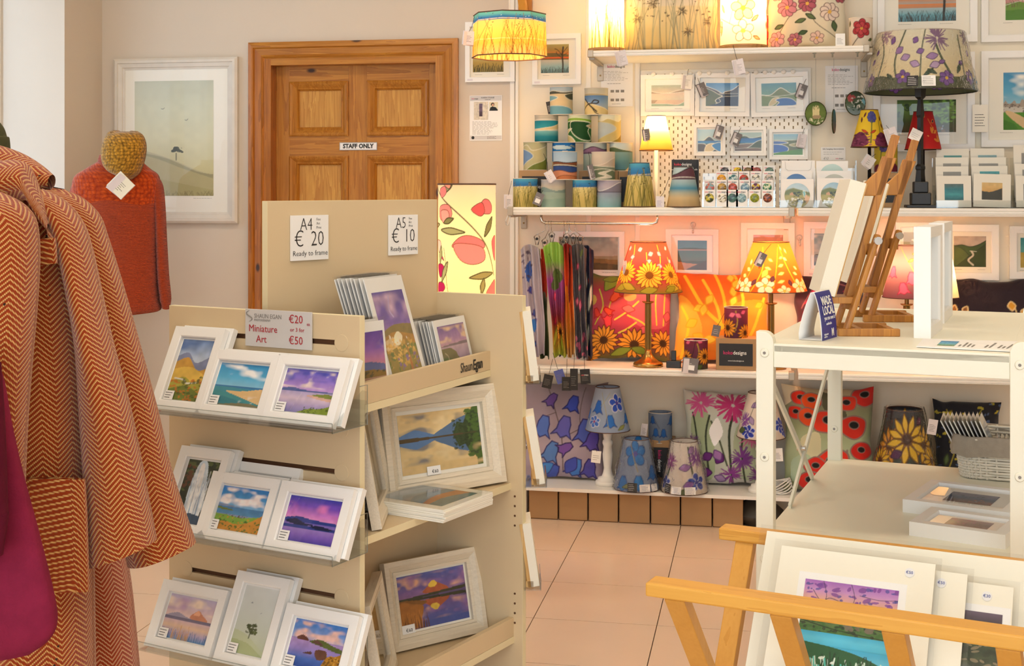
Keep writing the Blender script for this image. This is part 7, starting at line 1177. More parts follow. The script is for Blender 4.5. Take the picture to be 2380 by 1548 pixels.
for k, (l, px, py, w, h, m, ti, cd) in enumerate((('black tag hanging lowest left below the scarves', 1276, 871, 22, 32, 'black_label', 12, 26), ('metallic blue tag hanging below the scarves', 1297, 860, 22, 32, 'ink_blue', -18, 30), ('black tag hanging below the orange scarf', 1317, 876, 22, 32, 'black_label', 0, 30), ('tall black tag hanging below the charcoal scarf', 1334, 857, 18, 50, 'black_label', 0, 24), ('black tag with coloured lettering below the navy scarf', 1359, 858, 23, 34, 'black_label', -4, 24))):
    tt = tg(l, px, py, YF - .012 - .004 * k, w, h, m, ti, .1, False, [(0, 10), (1, cd + 12)], 'ink_grey')
    if k == 4: koko(tt, .034, (0, -.0012, -.024), c1='ink_coral')
# ---- bottom shelf
cushion('mauve cushion with blue and violet harebells on the bottom shelf', 1212, 1402, 888, 1125, 5.56, ZB, 'g 8a7c80 a0909c b0a0ac a898a8; l 6a5a5c .01 .3,.95 .4,.7 .5,.4 .52,.05; l 6a5a5c .008 .75,.95 .7,.6 .8,.3; l 6a5a5c .008 .5,.4 .7,.5 .8,.55; l 6a5a5c .008 .42,.66 .25,.6; b 6a4c98 3c3060 .4 .86 .14 240; b 3c50b8 2c3070 .64 .84 .16 255; b 5a78c8 3c3c78 .3 .62 .20 255; b 6a68c0 3c3c78 .55 .62 .20 255; b 5a80c0 3c3c70 .42 .36 .20 250; b 5a6cc8 3c3470 .78 .6 .22 265; b 6a5ac0 3c3070 .9 .5 .2 255; b 7a54a8 3c3060 .62 .34 .14 210; b 4a80d0 3c3c78 .7 .2 .18 250; b 5a54b0 3c3070 .85 .2 .18 260; b 4a60c0 3c3070 .45 .12 .16 240; h 4a88d0 3c4c90 .2 .04 .2 .12 30; h 4a58b8 3c3c80 .55 .04 .2 .12 60; n .1 9 3', res=(150, 160), lean=16, back='#6a5c60', seed=11)
lamp_px('white turned-wood lamp with blue harebell shade on the bottom shelf', 5.50, ZB, (1386, 1441, 898), (1360, 1463, 996), 'g a8b4c8 a0b0c8 98a8c4; b 2f6cc8 2c4088 .35 .72 .28 265; b 3478d0 2c4088 .58 .4 .26 270; f 3458c8 e8e8f0 5a4ca8 .74 .66 .22 5; f 4a78d0 e8e8f0 a84c88 .3 .24 .14 6; b 4a80d0 2c4088 .1 .5 .22 260; b 3478d0 2c4088 .95 .4 .22 260; l b0a878 .012 .4,.9 .5,.5 .55,.1; h 98a060 6a7040 .7 .06 .2 .08 30; l b0a878 .01 .6,.9 .4,.6', base='turned', power=0, mat='lantern_print', br=.052)
bx = box_crate('tall kraft box with upright black label on the bottom shelf', 1500, 1566, 1024, 1118, 5.56, .12, 'up', z=ZB)
lantern('small grey-blue harebell lantern on the tall kraft box', 1507, 1562, 957, 1026, 5.61, 'g 8494ac 7c8ca4 8494a8; b 2f68b8 2c3c78 .3 .9 .24 270; b 3470c0 2c3c78 .4 .5 .26 270; b 3470c0 2c3c78 .62 .48 .26 270; b 3a70b8 2c3c78 .9 .9 .3 260; l 5a6070 .02 .3,.95 .5,.5; n .08 6 3', z=zw(1534, 1026, 5.61))
tg('white tag beside the grey-blue harebell lantern', 1499, 985, 5.55, 15, 30, 'paper_lilac', 8, .3, True, None, 'ink')
STK = ((-.1, .040, .036, 'black_label'), (.45, .045, .03, 'paper'), (.95, .035, .028, 'paper'))
cone('film-wrapped conical shade with blue harebells on the bottom shelf', (1453, 1511, 1032), (1427, 1533, 1138), 5.45, ZB, 'g 98a8c0 90a0bc 8898b4; f 2f80d0 3c60a0 5a5cb0 .5 .74 .26 5; b 3480d0 2c4c90 .3 .3 .26 270; b 2f88d8 2c4c90 .56 .32 .26 270; b 3478c8 2c4c90 .85 .5 .26 265; h 8a9460 5a6440 .3 .08 .2 .08 20; l 9a9470 .02 .4,.9 .55,.4', True, stickers=STK, group='film-wrapped lampshades')
cone('film-wrapped cream conical shade with violet alliums on the bottom shelf', (1562, 1621, 1036), (1537, 1645, 1142), 5.44, ZB, 'g ece4d8 e8dcd0 e4d8c8; l 4a5440 .05 .16,.2 .24,.6; l 4a5440 .04 .7,.1 .6,.9; a a04c98 .2 .62 .2 50; a 8a4ca0 .78 .7 .22 60; h a878b8 5a4470 .42 .5 .24 .14 10; h b088c0 5a4470 .6 .8 .2 .14 30; f 3c50b0 e8e8f0 4a4ca0 .16 .2 .14 5; f 3c50b8 e8e8f0 4a4ca0 .72 .24 .18 5; h 9868b0 5a4470 .5 .16 .2 .14 20; h 5a6838 3c4828 .4 .02 .3 .16 10', True, stickers=((-.75, .03, .036, 'black_label'), (-.3, .042, .03, 'paper'), (.3, .045, .03, 'paper')), group='film-wrapped lampshades')
ALL = 'g d0ccc4 c8d0c4 c0c8b8 c8c4bc; p a8b894 .08,.7 .3,.72 .36,.1 .14,.1; p b0bc9c .6,.6 .9,.7 .9,.1 .6,.1; l 3c4434 .02 .12,.0 .16,.4 .1,.75; l 3c4434 .02 .3,.1 .26,.5 .3,.72; l 3c4434 .025 .56,.0 .52,.5 .56,.72; l 3c4434 .02 .7,.0 .66,.4 .72,.7; l 4a5440 .018 .5,.2 .4,.5 .32,.66; a d05a98 .2 .86 .17 70; a c83c7c .56 .84 .2 90; a d05a98 .86 .88 .18 70; a d06a9c .76 .5 .13 50; a 7a3c8c .66 .28 .14 70; a 8a3c90 .54 .1 .12 60; a 7a3484 .86 .1 .13 60; a 6a3080 .1 .44 .1 40; h 6a2c7c 4a2058 .22 .26 .12 .09 30; h 6a2478 4a2058 .38 .22 .12 .1 60; h a878b8 6a4880 .36 .36 .12 .09 300; h 7a3088 4a2058 .2 .12 .12 .1 0; h a888b8 6a4880 .36 .08 .12 .08 340; h fff - .36 .4 .3 .14 85'
cushion('pale cushion with pink and violet alliums on the bottom shelf', 1590, 1792, 908, 1118, 5.57, ZB, ALL, res=(150, 150), lean=13, back='#a8a09c', seed=13)
lamp_px('white lamp with allium shade half hidden by the white unit post', 5.48, ZB, (1737, 1797, 911), (1714, 1828, 1012), 'g ece0d0 e8d8c8 e0d0c0; a 8a4ca0 .2 .4 .2 60; h a888b8 5a4470 .3 .7 .2 .12 30; h b098c0 5a4470 .3 .5 .2 .12 300; f 2c3ca8 e8e8f0 3c3c98 .3 .16 .16 6; f 3c50b8 e8e8f0 4a4ca0 .85 .3 .18 6; f 2c40b0 e8e8f0 4a4ca0 .95 .14 .14 6; h 5a6838 3c4828 .1 .14 .2 .14 20; h 5a6838 3c4828 .6 .2 .24 .2 60; a d05a90 .7 .6 .18 50; l 4a5440 .02 .7,0 .72,.5; l 4a5440 .014 .4,.9 .3,.5', base='turned', power=0, mat='lantern_print', br=.052)
cushion('red poppy cushion in olive and cream on the bottom shelf', 1822, 2030, 898, 1145, 5.50, ZB, 'g b8a888 8a8a68 98a078 a8b490 98a880 6a6848; p d8c8a8 -.05,1.02 .16,1 .14,.88 -.05,.8; l 8a7470 .02 .5,.5 .56,.2 .5,0; l 8a7470 .02 .7,.4 .66,.1; p c8c4a0 .2,.5 .4,.55 .4,.3 .25,.3; p a8bca0 .1,.3 .3,.34 .3,.1 .1,.1; p 5a5840 .4,.95 .6,.9 .7,.7 .5,.72; o d8301c 8a7068 .2 .88 .09; o e0501c 8a7068 .32 .86 .1; o d83018 8a7068 .14 .74 .08; o e05024 8a7068 .28 .70 .1; o d83820 8a7068 .5 .66 .14; o c82c1c 8a7068 .78 .62 .13; o c82820 8a7068 .9 .92 .12; o d8301c 8a7068 .54 .28 .16; o c8281c 8a7068 .36 .24 .1; o d02c20 8a7068 .3 .1 .12; o c82418 8a7068 .86 .4 .1; o d83820 8a7068 .7 .84 .1; o c82c20 8a7068 .9 .24 .08; n .18 9 3', res=(150, 160), lean=12, back='#6a5c48', seed=15, T=.06)
cone('film-wrapped shade with yellow sunflowers on dark green, bottom shelf', (2060, 2142, 958), (2016, 2190, 1142), 5.46, ZB, 'g 34343c 3c4430 34443c 2c3c38; d f0a828 7a4c10 5a3814 .26 .62 .2 10; d f0bc24 7a4c10 5a3814 .74 .64 .2 10; d fcd030 7a4c10 4a2c14 .5 .70 .27 11; d f8c828 7a4c10 4a2c14 .86 .46 .16 12; d f8c828 7a4c10 4a2c14 .14 .44 .16 12; h 5a2c5c 3a1c40 .3 .5 .14 .1 30; h 5a2c5c 3a1c40 .68 .28 .14 .1 60; h 2f5a50 1c3830 .4 .22 .2 .12 20; h 3c6a3c 1c3820 .7 .14 .2 .12 140; h 2f5a60 1c3830 .3 .1 .2 .12 10; h 6a2c4c 3a1c30 .66 .86 .12 .08 30; f a84060 5a2030 e8a040 .36 .3 .1 5', True, res=(130, 90), group='film-wrapped lampshades')
cushion('dark floral cushion behind the basket on the bottom shelf', 2174, 2330, 930, 1120, 5.58, ZB, 'g 22222a 26262c 2a2a28; t c8b83c 40 0 1 0 1 .02 3; t 5a6a8c 30 0 1 0 1 .02 5; h c8b03c 6a5a20 .2 .8 .1 .05 60; h b8a83c 6a5a20 .3 .5 .1 .05 120; h 5a6c40 3a4424 .15 .3 .12 .05 80; l a89838 .01 .1,.1 .3,.5 .2,.9; l a89838 .01 .6,.1 .5,.6 .7,.9', res=(90, 100), lean=12, back='#16161c', seed=17)
tg('small white tag before the dark floral cushion', 2170, 975, 5.42, 22, 34, 'paper_lilac', 10, .3, False, None, 'ink')
tg('white tag hanging on the mauve harebell cushion', 1387, 1048, 5.40, 22, 28, 'paper', 6, .1, False, [(0, 6), (-2, 16)], 'ink')
tg('white tag hanging on the pale allium cushion', 1808, 1042, 5.44, 20, 30, 'paper', -4, .1, False, None, 'ink')
t = thing('cable_coil', 'coil of white lamp cable on the bottom shelf before the poppies', 'cable', atY(1815, 1128, 5.46)); t.location.z = ZB
for k in range(5): B().tube([(.045 * math.cos(a) * (1 - .06 * k), .02 * math.sin(a) + .003 * k, .028 + .024 * math.sin(a + .4 * k) + .003 * k) for a in np.linspace(0, 6.0, 22)], .0028, 6).make('cable_loop', 'cable_white', t, True)
# cardboard boxes on the floor
bxs = [1228, 1298, 1367, 1438, 1512, 1582, 1656, 1729]
for k in range(7):
    a, b = xw(bxs[k] + 1, 5.43), xw(bxs[k + 1] - 2, 5.43); w = (b - a) / 2
    t = thing('cardboard_box', 'plain cardboard box under the bottom shelf, ' + ('first', 'second', 'third', 'fourth', 'fifth', 'sixth', 'last')[k] + ' from the left', 'box', ((a + b) / 2, 5.43, 0), group='row of cardboard boxes on the floor')
    hh = .124 - .002 * (k % 2); B().box(-w, w, .001, .17, .0, hh).make('carton', 'cardboard', t, bevel=.0025); B().box(-w + .004, w - .001, -.0025, .001, .003, hh - .002).make('end_flap', 'cardboard', t, bevel=.001); B().box(-w, w, -.003, .002, 0, .003).make('base_flap', 'cardboard_dark', t)
t = thing('dark_bag', 'crumpled dark bag on the floor right of the cardboard boxes', 'bag', (xw(1762, 5.5), 5.5, 0)); u, v = np.meshgrid(np.linspace(0, 2 * math.pi, 25)[:-1], np.linspace(0, 1, 10)); rr_ = (.09 * np.sin(np.clip(v * 2.6 + .5, 0, math.pi)) + .012) * (1 + .25 * (vnoise(10, 24, 5, 9, 3) - .5)); grid_obj('sack', np.stack([rr_ * np.cos(u), rr_ * .7 * np.sin(u), .12 * v], -1), None, 'bag_dark', t, wrap=True)
# ================================================================== right end of the middle shelf
wallpic('large white framed sunset marsh picture high at the right', 2040, -90, 2272, 101, 'g d8a060 c8642c d88a4c 8fb0b8 5a9cac 5a8a94; v .46 .34 e0843c b88a6c; v .34 0 a8bcc0 6aa8b8 4a8ca0; l 1c1614 .06 .78,-.02 .8,.5 .79,1; s 2c3430 60 0 1 0 .26 .012 .5 4; s 3c342c 30 0 1 0 .2 .01 .5 8; n .12 9 3', (2088, -40, 2222, 51), bd=.03, dep=.022)
wallpic('white framed green parkland picture in the top right corner', 2281, -90, 2480, 98, 'g d8a8a0 c89088 8fa048; u 6a9434 0,.5 .3,.56 .6,.5 1,.55; l e8e4d0 .015 0,.46 .5,.6 1,.5; u 4f8428 0,.3 1,.34; s 6a4a40 30 0 1 .4 .3 .008 .4 4', (2337, -30, 2430, 47), bd=.03, dep=.022)
wallpic('white framed picture behind the large lampshade with a garden reflection painted into its print', 2030, 122, 2266, 352, 'g 4f6a34 6a8a3c 4a5a30 5a4a30; t 7fb048 60 .4 1 .3 1 .06 3; t 34482c 50 0 1 0 1 .06 5; t 8a6a3c 20 .3 .8 0 .4 .06 7; t b8c8d8 4 .6 .95 .05 .2 .04 9', (2085, 232, 2222, 308), bd=.03, dep=.022)  # greens and dabs paint reflected trees straight into the print
wallpic('white framed painting of a stone house and lawn at the right edge', 2281, 117, 2500, 342, 'g 3c90c0 5aa8cc a8d0d8 c8dcd4; c f4f4ec 1 .55 5 .5 3; q a89a8c .0,.3 .0,.46 .04,.52 .08,.46 .14,.46 .2,.52 .24,.46 .3,.46 .34,.54 .4,.5 .6,.5 1,.5 1,.3; t 6a5c54 40 0 1 .3 .46 .02 3; q c8c0b4 0,.3 0,.4 1,.4 1,.3; t 5a5048 30 0 1 .3 .42 .016 6; u 4f8a2c 0,.3 1,.3; p d8b888 .05,.28 .2,.3 .8,-.05 .5,-.05; u 3f7a24 -.1,.2 .2,.1 .3,-.1; n .12 9 3', (2332, 168, 2460, 302), bd=.03, dep=.022)
tg('cream hanging tag with black label at the right edge', 2278, 243, YW - .05, 34, 64, 'mount', 0, 0, False, [(0, 10), (0, 26)], 'ink')
# big black lamp with violet flower shade, film-wrapped
YL = 5.46; zb0 = ZM; big = thing('table_lamp', 'large film-wrapped lampshade of violet foxgloves and alliums on a black stepped stand', 'lamp', (xw(2139, YL), YL, ZM))
rb = (xw(2270, YL) - xw(2009, YL)) / 2; rt = (xw(2243, YL) - xw(2040, YL)) / 2; h0 = zw(2139, 214, YL) - ZM; h1 = zw(2139, 78, YL) - ZM
VF = 'g f0ecd4 efe6c4 ecdcb0 e8d8a8; v .2 .0 6a7050 5a6048 4a5440; u 5a6048 0,.12 .2,.24 .4,.1 .6,.12 .8,.24 1,.1; l 5a6650 .03 .16,.0 .2,.6 .14,.95; l 5a6650 .03 .33,.1 .3,.5 .36,1; l 5a6650 .022 .46,.0 .47,.6 .5,1; l 4f6048 .04 .68,.1 .6,.5 .56,.8; l 5a6650 .03 .76,.1 .76,.9; l 6a7458 .02 .95,.1 .85,.7 .8,1; a 8a6a90 .58 .84 .24 60; a 8a7a90 .86 .9 .2 50; a 9a7a98 .2 .92 .18 40; h a078b8 5a4470 .3 .6 .16 .12 40; h 7a4c9c 5a4470 .26 .76 .14 .1 70; h b898c8 5a4470 .34 .5 .16 .12 20; h 8a5cac 5a4470 .42 .76 .12 .1 60; h 9068b0 5a4470 .44 .6 .13 .1 20; h b08cc4 5a4470 .5 .52 .2 .12 10; h c0a0d0 5a4470 .4 .44 .16 .12 340; h c8acd4 5a4470 .52 .36 .18 .12 20; h 8a60a8 5a4470 .84 .56 .12 .1 60; h 7a4c9c 5a4470 .72 .4 .12 .08 30; h a078b8 5a4470 .9 .7 .12 .1 50; h 7a4c9c 5a4470 .12 .6 .1 .07 60; h 7a4c9c 5a4470 .08 .45 .12 .08 40; h 8a60a8 5a4470 .62 .46 .12 .07 200; f 7a54a0 3c2c58 e8c040 .36 .2 .12 5; f 8058a8 3c2c58 e8c040 .62 .17 .13 6; f 7a54a0 3c2c58 e8c040 .82 .2 .13 6; f 8a6098 3c2c58 e8c040 .1 .18 .12 5; h 3c5840 2c3c30 .48 .2 .2 .06 40; h 3c5840 2c3c30 .7 .26 .18 .07 60; h 3c5840 2c3c30 .3 .16 .16 .06 140; h 3c5840 2c3c30 .56 .24 .16 .06 150'
drum('shade', rb, rt, h1 - h0, Cv(210, 110, math.pi * (rb + rt) / 2 / (h1 - h0), 'eee', VF), big, 'lantern_print', z0=h0); ring('shade_rim', rb, h0, .002, 'black', big, 56); ring('shade_rim', rt, h1, .002, 'shade_lining', big, 56)
n, m = 96, 26; u, v = np.meshgrid(np.linspace(0, 2 * math.pi, n + 1)[:-1], np.linspace(0, 1, m)); r_ = rb + (rt - rb) * v + .004 + np.clip((vnoise(m, n, 8, 26, 5) - .5) * .012, -.002, .02); grid_obj('clear_wrap', np.stack([r_ * np.cos(u), r_ * np.sin(u), h0 - .002 + (h1 - h0 + .004) * v], -1), None, 'wrap_film', big, wrap=True)
B().box(-.036, .036, -.036, .036, 0, .014).box(-.058, .058, -.05, .05, 0, .012).make('plinth', 'black', big, bevel=.003); B().box(-.038, .038, -.038, .038, .012, .06).make('block', 'black', big, bevel=.004); B().box(-.028, .028, -.028, .028, .06, .105).make('block', 'black', big, bevel=.004)
B().lathe([(.020, .105), (.016, .15), (.019, .155), (.019, .165), (.012, .175), (.012, .36), (.016, .37), (.010, h0 - .03), (.020, h0 - .02), (.022, h0 + .02)], 4).make('column', 'black', big); b = B()
for k in range(3): b.tube([(0, 0, h1 - .02), (rt * .97 * math.cos(k * 2.094), rt * .97 * math.sin(k * 2.094), h1 - .006)], .0015, 5)
b.tube([(0, 0, h0), (0, 0, h1 - .02)], .004, 6); b.make('spider', 'black', big)
sl_ = math.atan2(rb - rt, h1 - h0)
for x_, w_, m_ in ((-.06, .042, 'black_label'), (0.0, .052, 'paper')): s = B().box(-w_ / 2, w_ / 2, -.0006, 0, 0, .042).make('label_sticker', m_, big, loc=(x_ + .006, -math.sqrt(rb ** 2 - x_ ** 2) - .004, h0 + .008), rot=(-sl_, 0, x_ / rb)); scribble(s, w_ * .8, .034, .004, 5, 'ink_white' if m_ == 'black_label' else 'ink', -.0008, seed=4, th=.0014)
lamp_px('small black lamp with yellow shade of purple thistles on the middle shelf', 5.50, ZM, (2000, 2040, 256), (1978, 2065, 342), 'g e8c430 f0cc34 ecc42c; f 5a5ca8 3c3c70 4a4c98 .55 .8 .16 9; l 6a7434 .03 .5,.1 .54,.7; l 6a7434 .02 .7,.1 .75,.7; h 6a2c3c 4a1c28 .3 .8 .14 .06 60; h 6a2c3c 4a1c28 .25 .66 .14 .06 100; h 6a2c3c 4a1c28 .8 .7 .14 .06 60; h 6a2c3c 4a1c28 .84 .5 .12 .06 90; h d8502c 8a3018 .45 .36 .2 .06 150; h d8502c 8a3018 .5 .36 .16 .06 30; p 7a3454 .0,.02 .1,.3 .3,.4 .45,.2 .4,.02; p 7a3454 .6,.02 .64,.3 .8,.38 1,.2 1,.02; t 5a2040 20 .05 .45 .04 .36 .04 3; t 5a2040 20 .6 .98 .04 .36 .04 5; t a04c74 14 .05 .95 .04 .3 .03 7', base='black', power=0, mat='lantern_print', res=(90, 70), br=.045)
lamp_px('small black lamp with red shade of orange honeysuckle behind the large lamp', 5.56, ZM, (2122, 2166, 260), (2104, 2190, 348), 'g b01c20 c82420 d02828; h f08030 e8b048 .66 .44 .16 .05 60; h f08030 e8b048 .68 .42 .16 .05 100; h f07828 e8b048 .72 .42 .16 .05 30; h f08030 e8b048 .84 .2 .16 .05 100; h f08030 e8b048 .86 .2 .16 .05 60; h f07828 e8b048 .82 .2 .14 .05 150; l e8a048 .012 .6,.8 .75,.5 .9,.3; h 4a2440 e89040 .3 .8 .14 .08 60; h 4a2440 e89040 .7 .7 .14 .08 30; h 4a2440 e89040 .5 .84 .14 .08 120; t f0b060 10 .2 .6 .1 .4 .015 4', base='black', power=0, mat='lantern_print', res=(80, 60), br=.04)
bx = box_crate('kraft box with upright black label behind the easel masts', 2026, 2092, 402, 484, 5.54, .1, 'up', z=ZM)
lantern('yellow lantern with purple thistles on the kraft box behind the easels', 2032, 2086, 338, 401, 5.59, 'g e8cc40 e0c434 8a7030; l 6a7434 .04 .3,0 .34,.8; l 6a7434 .04 .6,0 .56,.9; f 6a5a9c 3c3c70 4a4c98 .4 .9 .16 8; p 7a2c40 .0,.0 .2,.3 .45,.1 .6,.35 .8,.3 1,.0; n .1 6 3', z=zw(2059, 401, 5.59))
tg('white leaflet tag hanging on the yellow thistle shade', 2066, 298, 5.42, 28, 38, 'paper_lilac', -18, .2, True, [(-4, 8)], 'ink_grey')
tg('white tag hanging on the red honeysuckle shade', 2134, 302, 5.44, 26, 26, 'paper', 26, .2, False, [(2, 8)], 'ink_grey')
tg('grey tag hanging below the yellow thistle shade', 2026, 364, 5.44, 26, 26, 'paper_grey', 34, .2, True, [(4, 10)], 'ink')
# small mounted cards in clear racks
cd = {0: 'g 5a7070 2c7c88 3c98a0 1c6470; n .3 7 3', 1: 'g e0c080 d8a860 5a5848; u 3c3c34 0,.5 .4,.46 .7,.56 1,.7; n .25 7 3', 2: 'g 3c9c9c 2f8c90; n .2 6 3', 3: 'g 8ab4bc 5a9ca8; n .2 6 3', 4: 'g 9a9a94 8a8a88; n .2 6 3', 5: 'g 4aa8b0 3c98a0; n .2 6 3'}
CR = [(2178, 2258, 408, 487, 0, 0, 'front left card with a teal sea picture in the clear card rack'), (2262, 2349, 404, 487, 0, 1, 'front right card with a golden dusk picture in the clear card rack'), (2176, 2252, 386, 480, 1, 4, 'second-row left card with a grey picture in the clear card rack'), (2260, 2343, 385, 480, 1, 5, 'second-row right card with a turquoise strip in the clear card rack'), (2176, 2252, 365, 470, 2, 4, 'third-row left card in the clear card rack'), (2258, 2340, 365, 470, 2, 4, 'third-row right card in the clear card rack'), (2178, 2254, 345, 460, 3, 2, 'back-row left card with a sea-green strip in the clear card rack'), (2257, 2336, 344, 460, 3, 3, 'back-row right card with a pale teal picture in the clear card rack'),
      (2362, 2440, 408, 487, 0, 4, 'front card of the second rack at the right edge'), (2360, 2440, 380, 480, 1, 4, 'second card of the rack at the right edge'), (2358, 2440, 336, 470, 2, 4, 'back card of the rack at the right edge')]
for x0, x1, yt, yb, r_, ck, lab in CR:
    Y = 5.42 + .03 * r_; a, b = atY(x0, 487, Y), atY(x1, 487, Y); w = b.x - a.x; z0 = ZM + .004 + .018 * r_; h = zw((x0 + x1) / 2, yt, Y + .01) - z0
    t = thing('mounted_card', lab, 'greeting card', ((a.x + b.x) / 2, Y, z0), group='small mounted cards in clear racks', rot=(-math.radians(7), (.03 if ck == 1 else 0), 0)); B().box(-w / 2, w / 2, 0, .003, 0, h).make('mount_board', 'mount', t)
    C = Cv(44, 40, 1.1, '888', cd[ck]); pw, ph = w * .55, h * .52; picture('print_sheet', pw, ph, C, t, (0, -.0006, h * .22)) if r_ == 0 else picture('print_sheet', pw, h * .3, C, t, (0, -.0006, h * .55)); B().box(-w / 2 - .003, w / 2 + .003, -.0016, -.0013, -.002, h + .006).make('sleeve', 'sleeve', t)
for x0, x1, l in ((2172, 2352, 'clear stepped rack of mounted cards right of the large lamp'), (2356, 2450, 'clear stepped rack of cards at the right edge')):
    a, b = xw(x0, 5.46), xw(x1, 5.46); w = (b - a) / 2; t = thing('card_rack', l, 'display stand', ((a + b) / 2, 5.46, ZM), group='clear card racks')
    B().box(-w, w, -.055, -.052, 0, .03).make('front_lip', 'acrylic', t); B().box(-w, w, -.052, .08, 0, .003).make('tray', 'acrylic', t); B().box(-w, w, .08, .083, 0, .2).make('back', 'acrylic', t)
    for k in (1, 2, 3): B().box(-w, w, -.03 + .03 * k, -.028 + .03 * k, 0, .03 + .02 * k).make('divider', 'acrylic', t)
# ================================================================== white slatted unit with easels
UA = -math.radians(22.7) + TH; U0 = rf(.516, 2.78)
def un(x, y, z): c, s = math.cos(UA), math.sin(UA); return Vector((U0.x + x * c - y * s, U0.y + x * s + y * c, z))
unit = thing('storage_unit', 'cream painted open storage unit with two shelves and cross brace', 'shelving unit', (U0.x, U0.y, 0), UA)
D_, Wd, ZTop, ZLow, pw_ = .95, .539, 1.055, .634, .0365
for x in (0, Wd - pw_):
    for y in (0, D_ - .03):
        rz_ = .022; q = [(x, 0), (x + pw_, 0), (x + pw_, 1.08 - rz_)] + [(x + pw_ - rz_ + rz_ * math.cos(a), 1.08 - rz_ + rz_ * math.sin(a)) for a in np.linspace(.2, 1.57, 6)] + [(x, 1.08)]
        if x > 0: q = [(2 * x + pw_ - a, b) for a, b in q][::-1]
        p = B().prism(q, y, y + .03, 'y').make('post', 'unit_cream', unit, bevel=.0015)
        for z in (1.035, .815, .60, .38) if y == 0 else (.95, .72):
            B().lathe([(.010, 0), (.010, -.0006), (.008, .0022), (.0005, .0022)], 18).move(Matrix.Translation((x + pw_ / 2, y, z)) @ Matrix.Rotation(math.pi / 2, 4, 'X')).make('peg_hole', 'unit_cream', p); B().lathe([(.0032, 0), (.0032, .0016), (.0005, .0016)], 10).move(Matrix.Translation((x + pw_ / 2, y - .0014, z)) @ Matrix.Rotation(math.pi / 2, 4, 'X')).make('screw_head', 'ink_grey', p)
for y in (0.004, D_ - .03): B().box(pw_, Wd - pw_, y, y + .022, ZTop - .05, ZTop - .003).make('rail', 'unit_cream', unit, bevel=.0015)
B().box(pw_ - .004, Wd - pw_ + .004, .004, D_ - .004, ZTop - .018, ZTop).make('top_shelf', 'unit_cream', unit, bevel=.0015); B().box(.002, Wd - .002, .032, D_ - .032, ZTop - .018, ZTop - .0005).make('top_shelf_edge', 'unit_cream', unit)
B().box(.002, Wd - .002, .032, D_ - .004, ZLow - .018, ZLow).box(pw_, Wd - pw_, .004, .032, ZLow - .018, ZLow).make('lower_shelf', 'unit_cream', unit); B().box(.002, Wd - .002, .032, D_ - .004, .17, .188).make('bottom_shelf', 'unit_cream', unit)
B().bar((.004, .02, 1.03), (.004, .66, ZLow + .002), .006, .016).make('cross_brace', 'unit_cream', unit); B().bar((.010, .93, .93), (.010, .32, ZLow + .002), .006, .016).make('cross_brace', 'unit_cream', unit); B().lathe([(.007, -.01), (.007, .01)], 12).move(Matrix.Translation((.007, .485, .745)) @ Matrix.Rotation(math.pi / 2, 4, 'Y')).make('brace_bolt', 'chrome', unit)
def at_top(px, py): return atZ(px, py, ZTop)
# ---- tabletop easels, seen from the side (they face left)
def easel(label, px, py, s=1., group='small tabletop easels'):
    """px,py: where the near skid's left end meets the shelf top"""
    p = at_top(px, py); t = thing('tabletop_easel', label, 'easel', p, TH + math.radians(-3), group); m = 'easel_wood'
    for y in (0, .13):
        B().box(0, .135, y - .008, y + .008, 0, .017).make('skid', m, t, bevel=.002)
        B().bar((.02, y + (.010 if y == 0 else -.010), .01), (.09, y + (.010 if y == 0 else -.010), .225), .012, .028, (0, 1, 0)).make('upright', m, t, bevel=.004)
    B().bar((.05, 0, .010), (.05, .13, .010), .014, .012).make('base_rail', m, t, bevel=.001); B().bar((.12, 0, .010), (.12, .13, .010), .014, .012).make('base_rail', m, t, bevel=.001)
    B().bar((.082, .01, .19), (.082, .12, .19), .012, .026).make('cross_rail', m, t, bevel=.001); B().bar((.045, .01, .075), (.045, .12, .075), .012, .02).make('cross_rail', m, t, bevel=.001)
    a, b = Vector((.030, .065, .055)), Vector((.142, .065, .447)); B().bar(a, b, .016, .020, (0, 1, 0)).make('mast', m, t, bevel=.0015); d = b - a
    c = a + d * .74; B().prism([(c.x - .05, c.z - .035), (c.x - .005, c.z - .035), (c.x + .03, c.z + .05), (c.x + .0, c.z + .055), (c.x - .012, c.z + .02), (c.x - .045, c.z - .01)], .055, .075, 'y').make('top_clamp', m, t, bevel=.002)
    B().box(-.01, .04, .02, .11, .07, .084).make('canvas_ledge', m, t, bevel=.001)
    for z, x in ((.19, .083),): B().lathe([(.008, 0), (.004, .006), (.009, .012), (.009, .016)], 10).move(Matrix.Translation((x, -.012, z + .022)) @ Matrix.Rotation(math.pi / 2, 4, 'X')).make('wing_nut', 'chrome', t)
    return t, p
def box_canvas(label, easel_p, yaw):
    t = thing('box_canvas', label, 'canvas', easel_p + rf(-.006, .012, .086) , group='blank-backed box canvases on the easels'); t.rotation_euler = (0, math.radians(15.5), yaw)
    # local x: from the picture side (left) to the open back (right); y: width; z: height
    w, h, d = .125, .262, .036
    B().box(-.034, -.031, 0, w, 0, h).make('painted_face', 'canvas_cream', t); B().box(-.031, .002, 0, .014, 0, h).box(-.031, .002, w - .014, w, 0, h).box(-.031, .002, .014, w - .014, 0, .014).box(-.031, .002, .014, w - .014, h - .014, h).make('wrapped_edge', 'canvas_cream', t); B().moulding(w - .004, h - .004, [(0, 0), (0, -.003), (.016, -.003), (.016, 0)]).move(Matrix.Translation((.002, w / 2, .002)) @ Matrix.Rotation(math.pi / 2, 4, 'Z')).make('stretcher', 'bare_wood', t)
    return t
e1, p1 = easel('nearer small wooden easel on the white unit', 1947, 781); box_canvas('cream box canvas seen edge-on on the nearer easel', p1, TH - .05)
e2, p2 = easel('farther small wooden easel on the white unit', 2006, 748); box_canvas('cream box canvas seen edge-on on the farther easel', p2, TH - .05)
